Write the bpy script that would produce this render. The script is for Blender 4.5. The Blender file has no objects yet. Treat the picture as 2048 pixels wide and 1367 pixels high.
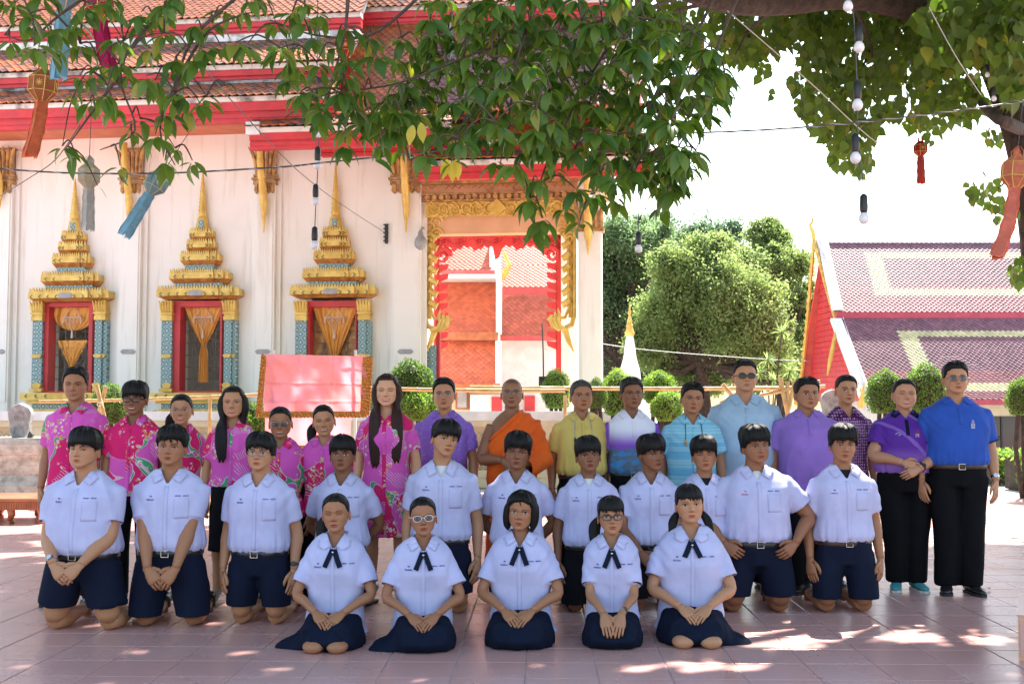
import bpy, bmesh, math, random
import numpy as np
from mathutils import Vector, Matrix, noise
from mathutils.bvhtree import BVHTree
R = math.radians
PI = math.pi
rnd = random.Random(7)
scene = bpy.context.scene
COL = scene.collection
# ---------------------------------------------------------------- camera, sky, sun, exposure
FOC = 2338.0; CAMH = 1.38; PITCH = math.atan(131.5 / FOC)
SUN_EL, SUN_AZ = R(54), R(24)          # azimuth from +Y (away from camera) towards +X
cam = bpy.data.objects.new('camera', bpy.data.cameras.new('camera'))
COL.objects.link(cam)
cam.location = (0, 0, CAMH); cam.rotation_euler = (R(90) + PITCH, 0, 0)
cam.data.sensor_width = 36; cam.data.lens = 36 * FOC / 2048; cam.data.clip_end = 3000; cam.data.clip_start = .05
scene.camera = cam
world = bpy.data.worlds.new('World'); scene.world = world; world.use_nodes = True
nt = world.node_tree; bg = nt.nodes['Background']
sky = nt.nodes.new('ShaderNodeTexSky'); sky.sky_type = 'NISHITA'; sky.sun_disc = False
sky.sun_elevation = SUN_EL; sky.sun_rotation = SUN_AZ
sky.air_density = 1.6; sky.dust_density = 2.0; sky.ozone_density = 1.5
nt.links.new(sky.outputs[0], bg.inputs[0]); bg.inputs[1].default_value = 0.12
sun = bpy.data.objects.new('sun', bpy.data.lights.new('sun', 'SUN')); COL.objects.link(sun)
sun.data.energy = 4.6; sun.data.angle = R(0.53); sun.data.color = (1, .94, .85)
SUND = Vector((math.sin(SUN_AZ) * math.cos(SUN_EL), math.cos(SUN_AZ) * math.cos(SUN_EL), math.sin(SUN_EL)))
sun.rotation_euler = SUND.to_track_quat('Z', 'Y').to_euler()
scene.view_settings.view_transform = 'Standard'; scene.view_settings.look = 'None'
scene.view_settings.exposure = 2.05; scene.view_settings.gamma = 1
scene.cycles.max_bounces = 7; scene.cycles.diffuse_bounces = 4; scene.cycles.transparent_max_bounces = 4
scene.cycles.glossy_bounces = 3; scene.cycles.transmission_bounces = 4
# ---------------------------------------------------------------- helpers
FW = Vector((0, math.cos(PITCH), math.sin(PITCH))); UP = Vector((0, -math.sin(PITCH), math.cos(PITCH)))
CP = Vector((0, 0, CAMH))
def ray(px, py): return Vector(((px - 1024) / FOC, 0, 0)) + UP * ((683.5 - py) / FOC) + FW
def P(px, py, Y):
    d = ray(px, py); return CP + d * (Y / d.y)
def G(px, py, z=0.):
    d = ray(px, py); return CP + d * ((z - CAMH) / d.z)
def empty(name, loc=(0, 0, 0), rz=0, parent=None):
    o = bpy.data.objects.new(name, None); COL.objects.link(o); o.location = loc; o.rotation_euler = (0, 0, rz)
    o.empty_display_size = .1
    if parent: o.parent = parent
    return o
def tag(o, label=None, cat=None, group=None, kind=None):
    if label: o['label'] = label
    if cat: o['category'] = cat
    if group: o['group'] = group
    if kind: o['kind'] = kind
    return o
def link(name, me, parent=None, loc=None, rot=None):
    o = bpy.data.objects.new(name, me); COL.objects.link(o)
    if parent: o.parent = parent
    if loc is not None: o.location = loc
    if rot is not None: o.rotation_euler = rot
    return o
class MB:
    """collects polygons; build() makes one mesh"""
    def __init__(s): s.v = []; s.f = []; s.m = []; s.c = []; s.mi = 0; s.col = None
    def add(s, vs, fs):
        b = len(s.v); s.v.extend([tuple(v) for v in vs])
        for f in fs: s.f.append(tuple(i + b for i in f)); s.m.append(s.mi)
        if s.col is not None: s.c.extend([s.col] * len(vs))
    def box(s, x0, x1, y0, y1, z0, z1, M=None):
        vs = [(x0,y0,z0),(x1,y0,z0),(x1,y1,z0),(x0,y1,z0),(x0,y0,z1),(x1,y0,z1),(x1,y1,z1),(x0,y1,z1)]
        if M is not None: vs = [M @ Vector(v) for v in vs]
        s.add(vs, [(3,2,1,0),(4,5,6,7),(0,1,5,4),(1,2,6,5),(2,3,7,6),(3,0,4,7)])
    def prism(s, poly, y0, y1, ax='y'):
        """polygon in (x,z), extruded along y"""
        n = len(poly)
        if ax == 'y': vs = [(x, y0, z) for x, z in poly] + [(x, y1, z) for x, z in poly]
        elif ax == 'x': vs = [(y0, x, z) for x, z in poly] + [(y1, x, z) for x, z in poly]
        else: vs = [(x, z, y0) for x, z in poly] + [(x, z, y1) for x, z in poly]
        s.add(vs, [tuple(range(n)), tuple(range(2*n-1, n-1, -1))] + [(i, i+n, (i+1) % n + n, (i+1) % n) for i in range(n)])
    def loft(s, rings, caps=True):
        n = len(rings[0]); vs = [p for r in rings for p in r]; fs = []
        for k in range(len(rings) - 1):
            for i in range(n):
                j = (i + 1) % n; fs.append((k*n+i, k*n+j, (k+1)*n+j, (k+1)*n+i))
        if caps: fs.append(tuple(range(n-1, -1, -1))); fs.append(tuple(range((len(rings)-1)*n, len(rings)*n)))
        s.add(vs, fs)
    def tube(s, pts, rad, n=8, flat=1., up=(0, 0, 1), caps=True):
        """flat<1 squashes the section along the second axis"""
        pts = [Vector(p) for p in pts]; N = len(pts); rings = []
        if not hasattr(rad, '__len__'): rad = [rad] * N
        prev = None
        for i, p in enumerate(pts):
            t = (pts[min(i+1, N-1)] - pts[max(i-1, 0)]).normalized()
            if prev is None:
                a = Vector(up); a = a - t * a.dot(t)
                if a.length < 1e-3: a = Vector((1, 0, 0)) - t * t.x
                a.normalize()
            else:
                a = prev - t * prev.dot(t); a.normalize()
            prev = a; b = t.cross(a)
            rings.append([p + a * (rad[i] * flat * math.cos(2*PI*k/n)) + b * (rad[i] * math.sin(2*PI*k/n)) for k in range(n)])
        s.loft(rings, caps)
    def lathe(s, prof, n=12, c=(0, 0, 0), sx=1, sy=1):
        rings = [[(c[0] + r*sx*math.cos(2*PI*k/n), c[1] + r*sy*math.sin(2*PI*k/n), c[2] + z) for k in range(n)] for r, z in prof]
        s.loft(rings)
    def build(s, name, mats, parent=None, smooth=False, loc=None, rot=None, link_it=True, auto=None):
        me = bpy.data.meshes.new(name); me.from_pydata(s.v, [], s.f); 
        if not isinstance(mats, (list, tuple)): mats = [mats]
        for m in mats: me.materials.append(m)
        if len(mats) > 1: me.polygons.foreach_set('material_index', s.m)
        if s.c and len(s.c) == len(s.v):
            a = me.color_attributes.new('col', 'FLOAT_COLOR', 'POINT')
            arr = np.ones((len(s.v), 4), np.float32); arr[:, :3] = np.array(s.c, np.float32)[:, :3]; a.data.foreach_set('color', arr.ravel())
        bm = bmesh.new(); bm.from_mesh(me); bmesh.ops.recalc_face_normals(bm, faces=bm.faces); bm.to_mesh(me); bm.free()
        if smooth: me.polygons.foreach_set('use_smooth', [True] * len(me.polygons))
        if auto: me.polygons.foreach_set('use_smooth', [True] * len(me.polygons)); me.set_sharp_from_angle(angle=R(auto))
        me.update()
        return link(name, me, parent, loc, rot) if link_it else me
# ---------------------------------------------------------------- materials
def newmat(name):
    m = bpy.data.materials.new(name); m.use_nodes = True; n = m.node_tree
    return m, n, n.nodes['Principled BSDF']
class NT:
    """small helper to write node trees"""
    def __init__(s, name, rough=.6, metal=0., spec=.5):
        s.m, s.t, s.b = newmat(name); s.b.inputs['Roughness'].default_value = rough; s.b.inputs['Metallic'].default_value = metal
        s.b.inputs['Specular IOR Level'].default_value = spec
        s._tc = None
    def n(s, typ, **kw):
        nd = s.t.nodes.new(typ)
        for k, v in kw.items():
            if k.startswith('i_'):
                key = k[2:].replace('_', ' '); nd.inputs[int(key) if key.isdigit() else key].default_value = v
            else: setattr(nd, k, v)
        return nd
    def l(s, a, b): s.t.links.new(a, b)
    def co(s, which='Object', scale=None, rot=None, loc=None):
        if s._tc is None: s._tc = s.n('ShaderNodeTexCoord')
        o = s._tc.outputs[which]
        if scale or rot or loc:
            mp = s.n('ShaderNodeMapping')
            if scale: mp.inputs['Scale'].default_value = scale
            if rot: mp.inputs['Rotation'].default_value = rot
            if loc: mp.inputs['Location'].default_value = loc
            s.l(o, mp.inputs[0]); o = mp.outputs[0]
        return o
    def noise(s, scale, co=None, detail=3, dist=0., rough=.55):
        nd = s.n('ShaderNodeTexNoise', i_Scale=scale, i_Detail=detail, i_Distortion=dist, i_Roughness=rough)
        s.l(co if co is not None else s.co(), nd.inputs['Vector']); return nd.outputs['Fac']
    def vor(s, scale, co=None, feature='F1', out='Distance', rand=1.):
        nd = s.n('ShaderNodeTexVoronoi', feature=feature, i_Scale=scale, i_Randomness=rand)
        s.l(co if co is not None else s.co(), nd.inputs['Vector']); return nd.outputs[out]
    def math(s, op, a, b=None, clamp=False):
        nd = s.n('ShaderNodeMath', operation=op, use_clamp=clamp)
        for i, x in enumerate((a, b)):
            if x is None: continue
            if isinstance(x, (int, float)): nd.inputs[i].default_value = x
            else: s.l(x, nd.inputs[i])
        return nd.outputs[0]
    def step(s, v, a, b):
        nd = s.n('ShaderNodeMapRange', interpolation_type='SMOOTHSTEP'); s.l(v, nd.inputs[0]); nd.inputs[1].default_value = a; nd.inputs[2].default_value = b
        return nd.outputs[0]
    def mix(s, f, a, b):
        nd = s.n('ShaderNodeMix', data_type='RGBA'); 
        if isinstance(f, (int, float)): nd.inputs[0].default_value = f
        else: s.l(f, nd.inputs[0])
        for i, x in ((6, a), (7, b)):
            if isinstance(x, (tuple, list)): nd.inputs[i].default_value = (*x[:3], 1)
            else: s.l(x, nd.inputs[i])
        return nd.outputs[2]
    def xyz(s, co=None):
        nd = s.n('ShaderNodeSeparateXYZ'); s.l(co if co is not None else s.co(), nd.inputs[0]); return nd.outputs
    def color(s, c):
        if isinstance(c, (tuple, list)): s.b.inputs['Base Color'].default_value = (*c[:3], 1)
        else: s.l(c, s.b.inputs['Base Color'])
    def bump(s, h, strength=.3, dist=.01):
        nd = s.n('ShaderNodeBump', i_Strength=strength, i_Distance=dist); s.l(h, nd.inputs['Height']); s.l(nd.outputs[0], s.b.inputs['Normal'])
def mat(name, c, c2=None, rough=.6, scale=3., metal=0., bump=0., bscale=None, detail=5, spec=.5, a=.35, b=.7, bdist=.005):
    """two-tone noisy surface"""
    t = NT(name, rough, metal, spec)
    if c2 is None: c2 = tuple(x * .82 for x in c)
    f = t.step(t.noise(scale, detail=detail), a, b); t.color(t.mix(f, c2, c))
    if bump: t.bump(t.noise(bscale or scale * 6, detail=4), bump, bdist)
    return t.m
def attrmat(name, rough=.6, scale=40., amt=.25, attr='col', bump=0., spec=.5, sss=0., bscale=120):
    t = NT(name, rough, 0, spec); at = t.n('ShaderNodeAttribute', attribute_name=attr)
    f = t.noise(scale); hv = t.n('ShaderNodeHueSaturation'); t.l(at.outputs['Color'], hv.inputs['Color'])
    t.l(t.math('ADD', t.math('MULTIPLY', f, amt), 1 - amt / 2), hv.inputs['Value']); t.color(hv.outputs[0])
    if bump: t.bump(t.noise(bscale), bump, .002)
    if sss:
        t.b.inputs['Subsurface Weight'].default_value = sss; t.b.inputs['Subsurface Radius'].default_value = (.012, .005, .003); t.b.inputs['Subsurface Scale'].default_value = 1
    return t.m
def leafmat(name, c1, c2, c3, trans=.35, rough=.42, spec=.4):
    """leaf with per-leaf variation (island) and light shining through"""
    t = NT(name, rough, 0, spec); g = t.n('ShaderNodeNewGeometry'); oi = t.n('ShaderNodeObjectInfo')
    r = t.math('FRACT', t.math('ADD', g.outputs['Random Per Island'], oi.outputs['Random']))
    c = t.mix(t.step(r, .0, .6), c1, c2); c = t.mix(t.step(r, .9, .97), c, c3)
    c = t.mix(t.math('MULTIPLY', t.noise(25., detail=2), .35), c, c1); c = t.mix(t.math('MULTIPLY', t.step(t.noise(.9, g.outputs['Position'], 3), .5, .65), .6), c, c1)
    t.color(c)
    tr = t.n('ShaderNodeBsdfTranslucent'); hv = t.n('ShaderNodeHueSaturation', i_Hue=.485, i_Saturation=1.15, i_Value=1.7); t.l(c, hv.inputs['Color']); t.l(hv.outputs[0], tr.inputs[0])
    mx = t.n('ShaderNodeMixShader', i_Fac=trans); out = t.t.nodes['Material Output']
    t.l(t.b.outputs[0], mx.inputs[1]); t.l(tr.outputs[0], mx.inputs[2]); t.l(mx.outputs[0], out.inputs[0])
    return t.m
M = {}
M['wall'] = mat('white_plaster', (.78, .75, .70), (.66, .62, .56), .75, .9, bump=.15, bscale=30)
def _wall():
    t = NT('weathered_plaster', .8); x = t.xyz()
    n1 = t.step(t.noise(1.2, detail=6), .45, .75); streak = t.step(t.noise(3., t.co(scale=(2.2, 2.2, .18)), detail=5), .52, .75)
    c = t.mix(t.math('MULTIPLY', n1, .35), (.82, .795, .745), (.70, .64, .55)); c = t.mix(t.math('MULTIPLY', streak, .5), c, (.58, .52, .43))
    t.color(c); t.bump(t.noise(25, detail=5), .2, .004); return t.m
M['wall'] = _wall()
M['cream'] = mat('cream_plaster', (.72, .62, .44), (.60, .50, .34), .75, 2., bump=.1)
M['peach'] = mat('peach_paint', (.75, .42, .24), (.66, .36, .20), .7, 2.)
M['red'] = mat('red_paint', (.62, .035, .045), (.48, .03, .04), .5, 4., bump=.1, bscale=14)
M['redlt'] = mat('light_red_paint', (.62, .10, .09), (.52, .07, .07), .55, 4.)
M['gold'] = mat('gold_paint', (.74, .53, .14), (.58, .36, .07), .42, 5., metal=.15, bump=.35, bscale=60)
M['goldorange'] = mat('orange_gold_paint', (.62, .30, .08), (.40, .15, .04), .45, 8., metal=.1, bump=.4, bscale=50)
M['chevron'] = mat('dark_green_inlay', (.05, .10, .06), None, .4, 8.)
M['soffitred'] = mat('orange_red_soffit', (.66, .20, .10), None, .6, 3.)
M['golddark'] = mat('worn_gold', (.56, .33, .10), (.28, .13, .05), .5, 9., metal=.1, bump=.5, bscale=50)
M['greyplaque'] = mat('grey_marble', (.36, .36, .37), (.28, .28, .29), .5, 9.)
M['white'] = mat('white_paint', (.8, .8, .8), (.68, .68, .67), .6, 4.)
M['capwhite'] = mat('weathered_white_edge', (.74, .72, .68), (.17, .16, .15), .8, 2.2, a=.30, b=.52, bump=.3)
M['capgrey'] = mat('mossy_grey_edge', (.34, .34, .34), (.06, .06, .06), .85, 3.5, a=.38, b=.62, bump=.4)
M['black'] = mat('black_plastic', (.02, .02, .022), None, .45, 8.)
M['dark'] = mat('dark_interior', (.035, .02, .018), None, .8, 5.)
M['glassdark'] = mat('dark_window_glass', (.02, .022, .025), None, .08, 2., spec=.6)
M['stone'] = mat('pale_weathered_stone', (.52, .48, .42), (.27, .24, .20), .85, 6., bump=.6, bscale=22, a=.3, b=.6, bdist=.02)
M['slate'] = mat('grey_boundary_stone', (.34, .33, .33), (.22, .22, .23), .85, 12., bump=.7, bscale=40, bdist=.01)
M['wood'] = mat('orange_brown_wood', (.42, .13, .05), (.28, .08, .03), .4, 5.)
M['bamboo'] = mat('dry_bamboo', (.58, .42, .18), (.42, .28, .11), .5, 8.)
M['bark'] = mat('dark_bark', (.06, .042, .03), (.025, .018, .014), .9, 9., bump=.9, bscale=25, bdist=.03)
M['twig'] = mat('brown_twig', (.10, .065, .045), (.05, .035, .028), .85, 20.)
M['wire'] = mat('dark_cable', (.06, .06, .065), None, .5, 20.)
M['wirelt'] = mat('pale_cable', (.45, .45, .45), None, .5, 20.)
def _mosaic():
    t = NT('teal_mosaic', .3); co = t.co(scale=(1, 1, 1), rot=(0, R(45), 0)); x = t.xyz(co)
    ax = t.math('ABSOLUTE', t.math('SUBTRACT', t.math('FRACT', t.math('MULTIPLY', x[0], 8.)), .5)); az = t.math('ABSOLUTE', t.math('SUBTRACT', t.math('FRACT', t.math('MULTIPLY', x[2], 8.)), .5))
    d = t.math('MAXIMUM', ax, az); ring = t.step(d, .34, .38); core = t.step(d, .17, .13)
    sp = t.step(t.noise(60., detail=2), .45, .55); c = t.mix(sp, (.025, .13, .16), (.11, .27, .30)); c = t.mix(core, c, (.50, .56, .54)); c = t.mix(t.math('MULTIPLY', ring, .55), c, (.36, .46, .46))
    c = t.mix(t.step(t.noise(30.), .62, .66), c, (.40, .22, .12)); t.color(c); t.bump(t.vor(55.), .5, .004); return t.m
M['mosaic'] = _mosaic()
M['tilevar'] = attrmat('glazed_roof_tile', .5, 3., .7, bump=.0, spec=.35)
def _satin(name, c1, c2):
    t = NT(name, .35, .25); t.color(t.mix(t.noise(6.), c1, c2)); t.b.inputs['Sheen Weight'].default_value = .3; return t.m
M['curtain'] = _satin('gold_satin', (.55, .20, .03), (.72, .36, .06))
M['lace'] = mat('cream_cord', (.74, .60, .52), None, .8, 20.)
M['grille'] = mat('grey_metal_grille', (.30, .29, .28), None, .4, 20., metal=.5)
# ================================================================ temple (ordination hall), built in its own frame
TH = R(7.0); T0 = Vector((0, 24, 0)); NIN = Vector((math.sin(TH), math.cos(TH), 0)); AX = Vector((math.cos(TH), -math.sin(TH), 0))
def TW(px, py, o=0.):
    d = ray(px, py); t = ((T0 - NIN * o - CP).dot(NIN)) / d.dot(NIN); p = CP + d * t; q = p - T0
    return q.dot(AX), p.z
def TX(px, o=0., py=500): return TW(px, py, o)[0]
def TZ(py, px=400, o=0.): return TW(px, py, o)[1]
temple = empty('temple', T0, -TH)
tag(temple, 'white temple hall with stacked red edged tile roofs, gold window spires and open porch', 'temple')
DEPTH = 4.6
# windows (outer px centre, opening px)
WIN = [(135, 102, 182), (394, 364, 444), (663, 622, 713)]
zs, zt = TZ(781), TZ(600)
xl, xr = TX(-260), TX(842)
def wall_with_holes(name, y0, y1, holes, x0, x1, z1, mt):
    b = MB(); xs = x0
    for a, c in holes:
        b.box(xs, a, y0, y1, 0, z1); b.box(a, c, y0, y1, 0, zs); b.box(a, c, y0, y1, zt, z1); xs = c
    b.box(xs, x1, y0, y1, 0, z1)
    bm = b; return b.build(name, mt, temple)
holes = [(TX(a, 0, 690), TX(c, 0, 690)) for _, a, c in WIN]
ztop = TZ(232, 400)
wall_with_holes('front_wall', 0, .35, holes, xl, xr, ztop, M['wall'])
bh = [(TX(70), TX(185)), (TX(345) , TX(400))]
xrr = TX(862, -DEPTH); xpw = TX(792)
wall_with_holes('rear_wall', DEPTH - .35, DEPTH, bh, xl, xrr, ztop, M['wall'])
b = MB(); b.box(xl, xl + .3, .352, DEPTH - .352, 0, ztop); b.build('end_wall', M['wall'], temple)
b = MB(); b.box(xpw - .30, xpw, .352, DEPTH - .352, 0, ztop - .01); b.build('porch_wall', M['wall'], temple)
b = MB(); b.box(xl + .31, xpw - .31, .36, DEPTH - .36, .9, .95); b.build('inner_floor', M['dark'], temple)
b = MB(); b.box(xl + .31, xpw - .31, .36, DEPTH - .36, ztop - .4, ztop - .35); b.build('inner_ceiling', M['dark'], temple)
# plaster base mouldings below the windows
for k, (z0, z1, o) in enumerate([(0, .9, .42), (.9, 1.0, .5), (1.0, 1.12, .36), (1.12, 1.2, .24)]):
    b = MB(); b.box(xl, xr + .02, -o, .02 * 0 - .002, z0, z1 - .001); b.build('base_moulding', M['cream'] if k < 3 else M['wall'], temple)
# pilasters with gold capitals and hanging brackets
def petal(b, x, y, z0, z1, w, out, th=.03):
    zm = z0 + (z1 - z0) * .72
    b.prism([(x - w*.32, z0), (x + w*.32, z0), (x + w*.5, zm), (x + w*.25, zm + (z1-zm)*.6), (x, z1), (x - w*.25, zm + (z1-zm)*.6), (x - w*.5, zm)], y - out - th, y)
PIL = [(-18, 22), (241, 281), (509, 549), (783, 842)]
for pa, pb in PIL:
    a, c = TX(pa, .18), TX(pb, .18); z1 = TZ(300, pa, .2)
    b = MB(); b.box(a, c, -.18, -.002, 1.2, z1); b.box(a + .04, c - .04, -.205, -.18, 1.5, z1)
    b.box(a - .1, a - .003, -.07, -.003, 1.2, z1); b.box(c + .003, c + .1, -.07, -.003, 1.2, z1)
    o = b.build('pilaster', M['wall'], temple)
    w = c - a; mx = (a + c) / 2; zb, zc = TZ(388, pa, .2), TZ(296, pa, .2); H = zc - zb
    g = MB()
    g.box(a - .03, c + .03, -.23, -.003, zb + H*.20, zb + H*.28); g.box(a - .06, c + .06, -.26, -.003, zb + H*.30, zb + H*.35)
    g.box(a - .03, c + .03, -.23, -.003, zb + H*.37, zb + H*.42)
    for k in range(5):
        x = a + w * (k + .5) / 5
        petal(g, x, -.2, zb, zb + H*.2, w/5.4, .03); 
        g.v[-14:] = [(vx, vy, 2*zb + H*.2 - vz) for vx, vy, vz in g.v[-14:]]
    for k in range(6):
        x = a + w * (k + .5) / 6; fl = (k - 2.5) * .028
        p0 = Vector((x, -.2, zb + H*.42)); g.tube([p0, p0 + Vector((fl*.3, -.03, H*.25)), p0 + Vector((fl, -.06, H*.45)), p0 + Vector((fl*2.2, -.13, H*.58))], [w*.085, w*.09, w*.10, .008], 6)
    g.box(a, c, -.19, -.004, zb + H*.42, zb + H*1.0)
    g.build('capital', M['golddark'], o)
    g = MB(); zq = TZ(468 if pa > 0 else 420, pa, .3)
    n = 14; pts = []; rd = []
    for k in range(n + 1):
        t = k / n; z = zc + .02 + (zq - zc) * t; pts.append((mx + .02, -.30 - .42 * (1 - t)**1.5 * (.6 + .4*math.sin(t*6)), z)); rd.append((.045 + .03*math.sin(t*PI)) * (1 if t < .75 else (1 - t) * 3 + .2) * (1 + .22*(k % 2)))
    g.tube(pts, rd, 8); g.build('naga_bracket', M['gold'], o, auto=50)
    q = MB(); zz = TZ(703, pa, .2); q.prism([(mx - .17, zz), (mx - .12, zz + .05), (mx + .12, zz + .05), (mx + .17, zz), (mx + .12, zz - .05), (mx - .12, zz - .05)], -.225, -.207)
    q.build('plaque', M['greyplaque'], o)
# window assemblies
def gold_tier(b, cx, hw, z0, z1, out, teeth=True, under=.3):
    """stepped band: vertical lip on top of a tapered soffit; plan steps back towards the ends"""
    H = z1 - z0; zb = z0 + H * under; y = 0.
    for f, oo in ((1., .72), (.86, .86), (.55, 1.)):
        w = hw * f; o = out * oo
        b.mi = 1
        b.loft([[(cx - w*.86, -o*.62, z0), (cx + w*.86, -o*.62, z0), (cx + w*.86, -.004, z0), (cx - w*.86, -.004, z0)],
                [(cx - w*.90, -o*.70, z0 + H*.1), (cx + w*.90, -o*.70, z0 + H*.1), (cx + w*.90, -.004, z0 + H*.1), (cx - w*.90, -.004, z0 + H*.1)],
                [(cx - w, -o, zb), (cx + w, -o, zb), (cx + w, -.004, zb), (cx - w, -.004, zb)]])
        b.mi = 0
        b.loft([[(cx - w*1.01, -o - .006, zb), (cx + w*1.01, -o - .006, zb), (cx + w*1.01, -.005, zb), (cx - w*1.01, -.005, zb)], [(cx - w, -o, z1 - H*.06*oo), (cx + w, -o, z1 - H*.06*oo), (cx + w, -.004, z1 - H*.06*oo), (cx - w, -.004, z1 - H*.06*oo)]])
def teeth(b, cx, hw, z, out, h, n):
    for k in range(n):
        x = cx - hw + 2 * hw * (k + .5) / n; f = abs(x - cx) / hw; o = out * (1. if f < .55 else .86 if f < .86 else .72); w = hw / n * .9
        b.prism([(x - w, z), (x + w, z), (x + w*.5, z + h*.6), (x, z + h), (x - w*.5, z + h*.6)], -o, -o + .03)
def lozenge(b, cx, z, y, n, hw):
    for k in range(n):
        x = cx - hw + 2 * hw * (k + .5) / n
        if abs(x - cx) < hw * .22: continue
        s = 1 if x > cx else -1; r = .035
        b.tube([(x, y, z + r), (x + s*r*1.3, y, z), (x, y, z - r)], .011, 4)
def curtain_mesh(b, cx, z0, z1, wf, y, nx=26, nz=26, amp=.03, cxf=None):
    vs = []; fs = []
    for j in range(nz + 1):
        t = j / nz; z = z1 + (z0 - z1) * t; w = wf(t); cc = cx + (cxf(t) if cxf else 0)
        for i in range(nx + 1):
            u = i / nx * 2 - 1
            vs.append((cc + u * w, y + amp * math.sin(u * 14 + t * 3) * (.4 + .6*min(1, t*3)) + .008*math.sin(u*37 + t*9), z))
    for j in range(nz):
        for i in range(nx): a = j*(nx+1)+i; fs.append((a, a+1, a+nx+2, a+nx+1))
    b.add(vs, fs)
def interp(t, xs, ys): return float(np.interp(t, xs, ys))
for wi, (pc, pa, pb) in enumerate(WIN):
    cx = TX(pc + 1, .3, 600); sc = 1 / 95.5 * (1 - .0 * wi)     # metres per px at the wall
    Z = lambda py: TZ(py, pc, .25)
    dy = [5, 0, -3][wi]        # small drift of the rows towards the left
    w = empty('window', (0, 0, 0)); w.parent = temple
    b = MB(); gold_tier(b, cx, 86*sc, Z(598 + dy), Z(577 + dy), .42); teeth(b, cx, 86*sc, Z(579 + dy), .42, .09, 30); b.build('cornice', [M['gold'], M['goldorange']], w)
    b = MB(); lozenge(b, cx, Z(589 + dy), -.425, 9, 80*sc); b.build('cornice_ornament', M['chevron'], w)
    b = MB(); zc = Z(587 + dy); b.prism([(cx-.17, zc), (cx-.12, zc+.055), (cx+.12, zc+.055), (cx+.17, zc), (cx+.12, zc-.055), (cx-.12, zc-.055)], -.44, -.421); b.build('plaque', M['greyplaque'], w)
    for (hp, y1, y0, out, nt_) in ((62, 544, 567, .36, 26), (41, 507, 530, .30, 18), (30, 483, 503, .26, 13), (25, 461, 481, .22, 10)):
        b = MB(); gold_tier(b, cx, hp*sc, Z(y0 + dy), Z(y1 + dy), out, under=.42); teeth(b, cx, hp*sc, Z(y1 + 1 + dy), out, .085, nt_); b.build('spire_tier', [M['gold'], M['goldorange']], w)
        b = MB(); lozenge(b, cx, Z((y1 + y0) / 2 - 2 + dy), -out - .004, 6, hp*sc*.85); b.build('tier_ornament', M['chevron'], w)
    for (hp, y1, y0, out) in ((50, 566, 580, .27), (30, 529, 543, .22), (22, 502, 508, .16), (18, 480, 484, .14)):
        b = MB(); b.box(cx - hp*sc, cx + hp*sc, -out, -.006, Z(y0 + dy), Z(y1 + dy)); b.build('teal_neck', M['mosaic'], w)
    b = MB(); zb = Z(461 + dy); hb = Z(430 + dy) - zb
    prof = [(16, 0), (16.5, .1), (14, .2), (13, .5), (11, .8), (8, .95), (6.5, 1.0)]
    b.lathe([(r*sc, zb + hb*t) for r, t in prof], 12, (cx, -.10, 0), 1, .55)
    for k in range(5):
        x = cx + (k - 2) * 5 * sc; b.tube([(x*1.0, -.17 + abs(k-2)*.02, zb + .02), (cx + (k-2)*4.2*sc, -.165 + abs(k-2)*.02, zb + hb*.6), (cx + (k-2)*2.2*sc, -.15, zb + hb*.97)], .012, 5)
    b.build('spire_bell', M['gold'], w, auto=45)
    b = MB(); b.box(cx - 5*sc, cx + 5*sc, -.185, -.12, zb + .03, zb + hb*.7); b.build('bell_mosaic', M['mosaic'], w)
    b = MB(); zb = Z(431 + dy); hb = Z(348 + dy - wi*12) - zb; pr = []
    for k in range(25):
        t = k / 24; r = 7.5 * (1 - t)**.8 + .5; r *= 1 + .22 * (k % 2); pr.append((r*sc, zb + hb*t))
    b.lathe(pr, 10, (cx, -.1, 0)); b.build('spire_needle', M['gold'], w, auto=60)
    # side columns
    x0, x1 = TX(pa, 0, 690), TX(pb, 0, 690)
    colw = 12 * sc
    for s, xe in ((-1, TX(pc - 58, .2, 690)), (1, TX(pc + 61, .2, 690))):
        for dxx, oo in ((0, .20), (s*colw*.75, .15)):
            cb = MB(); cb.box(xe + dxx - colw*.62, xe + dxx + colw*.62, -oo, -.005, Z(782), Z(640)); 
            co = cb.build('column', M['mosaic'], w)
        cb = MB(); cb.box(xe - colw*1.0 + s*colw*.3, xe + colw*1.0 + s*colw*.3, -.24, -.005, Z(640), Z(632))
        cb.box(xe - colw*1.1 + s*colw*.3, xe + colw*1.1 + s*colw*.3, -.26, -.005, Z(628), Z(624)); cb.box(xe - colw*.95 + s*colw*.3, xe + colw*.95 + s*colw*.3, -.22, -.006, Z(640), Z(600))
        for k in range(5):
            x = xe + s*colw*.3 + (k - 2)*colw*.45; cb.tube([(x, -.225, Z(622)), (x, -.24, Z(612)), (x + (k-2)*.012, -.29, Z(601))], [.03, .034, .012], 6)
        cb.build('column_capital', M['gold'], w)
        cb = MB(); cb.box(xe - colw*1.1 + s*colw*.3, xe + colw*1.1 + s*colw*.3, -.23, -.005, Z(783), Z(776)); petal(cb, xe, -.2, Z(776), Z(764), colw*1.6, .03)
        zz = Z(712); petal(cb, xe, -.2, zz - .03, zz + .05, colw*1.5, .02); petal(cb, xe + s*colw*.6, -.15, zz - .03, zz + .05, colw*1.5, .02); cb.build('column_foot', M['gold'], w)
    # red frame
    b = MB(); fo = 18*sc
    xa, xb2 = TX(pc - 48, .1, 690), TX(pc + 50, .1, 690)
    b.box(xa, x0 + .002, -.12, .20, zs, Z(600)); b.box(x1 - .002, xb2, -.12, .05, zs, Z(600)); b.box(x0 + .003, x1 - .003, -.12, .20, Z(612), Z(600)); b.box(xa, xb2, -.14, .2, zs - .05, zs - .002)
    b.build('frame', M['red'], w)
    # sill
    b = MB()
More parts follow.
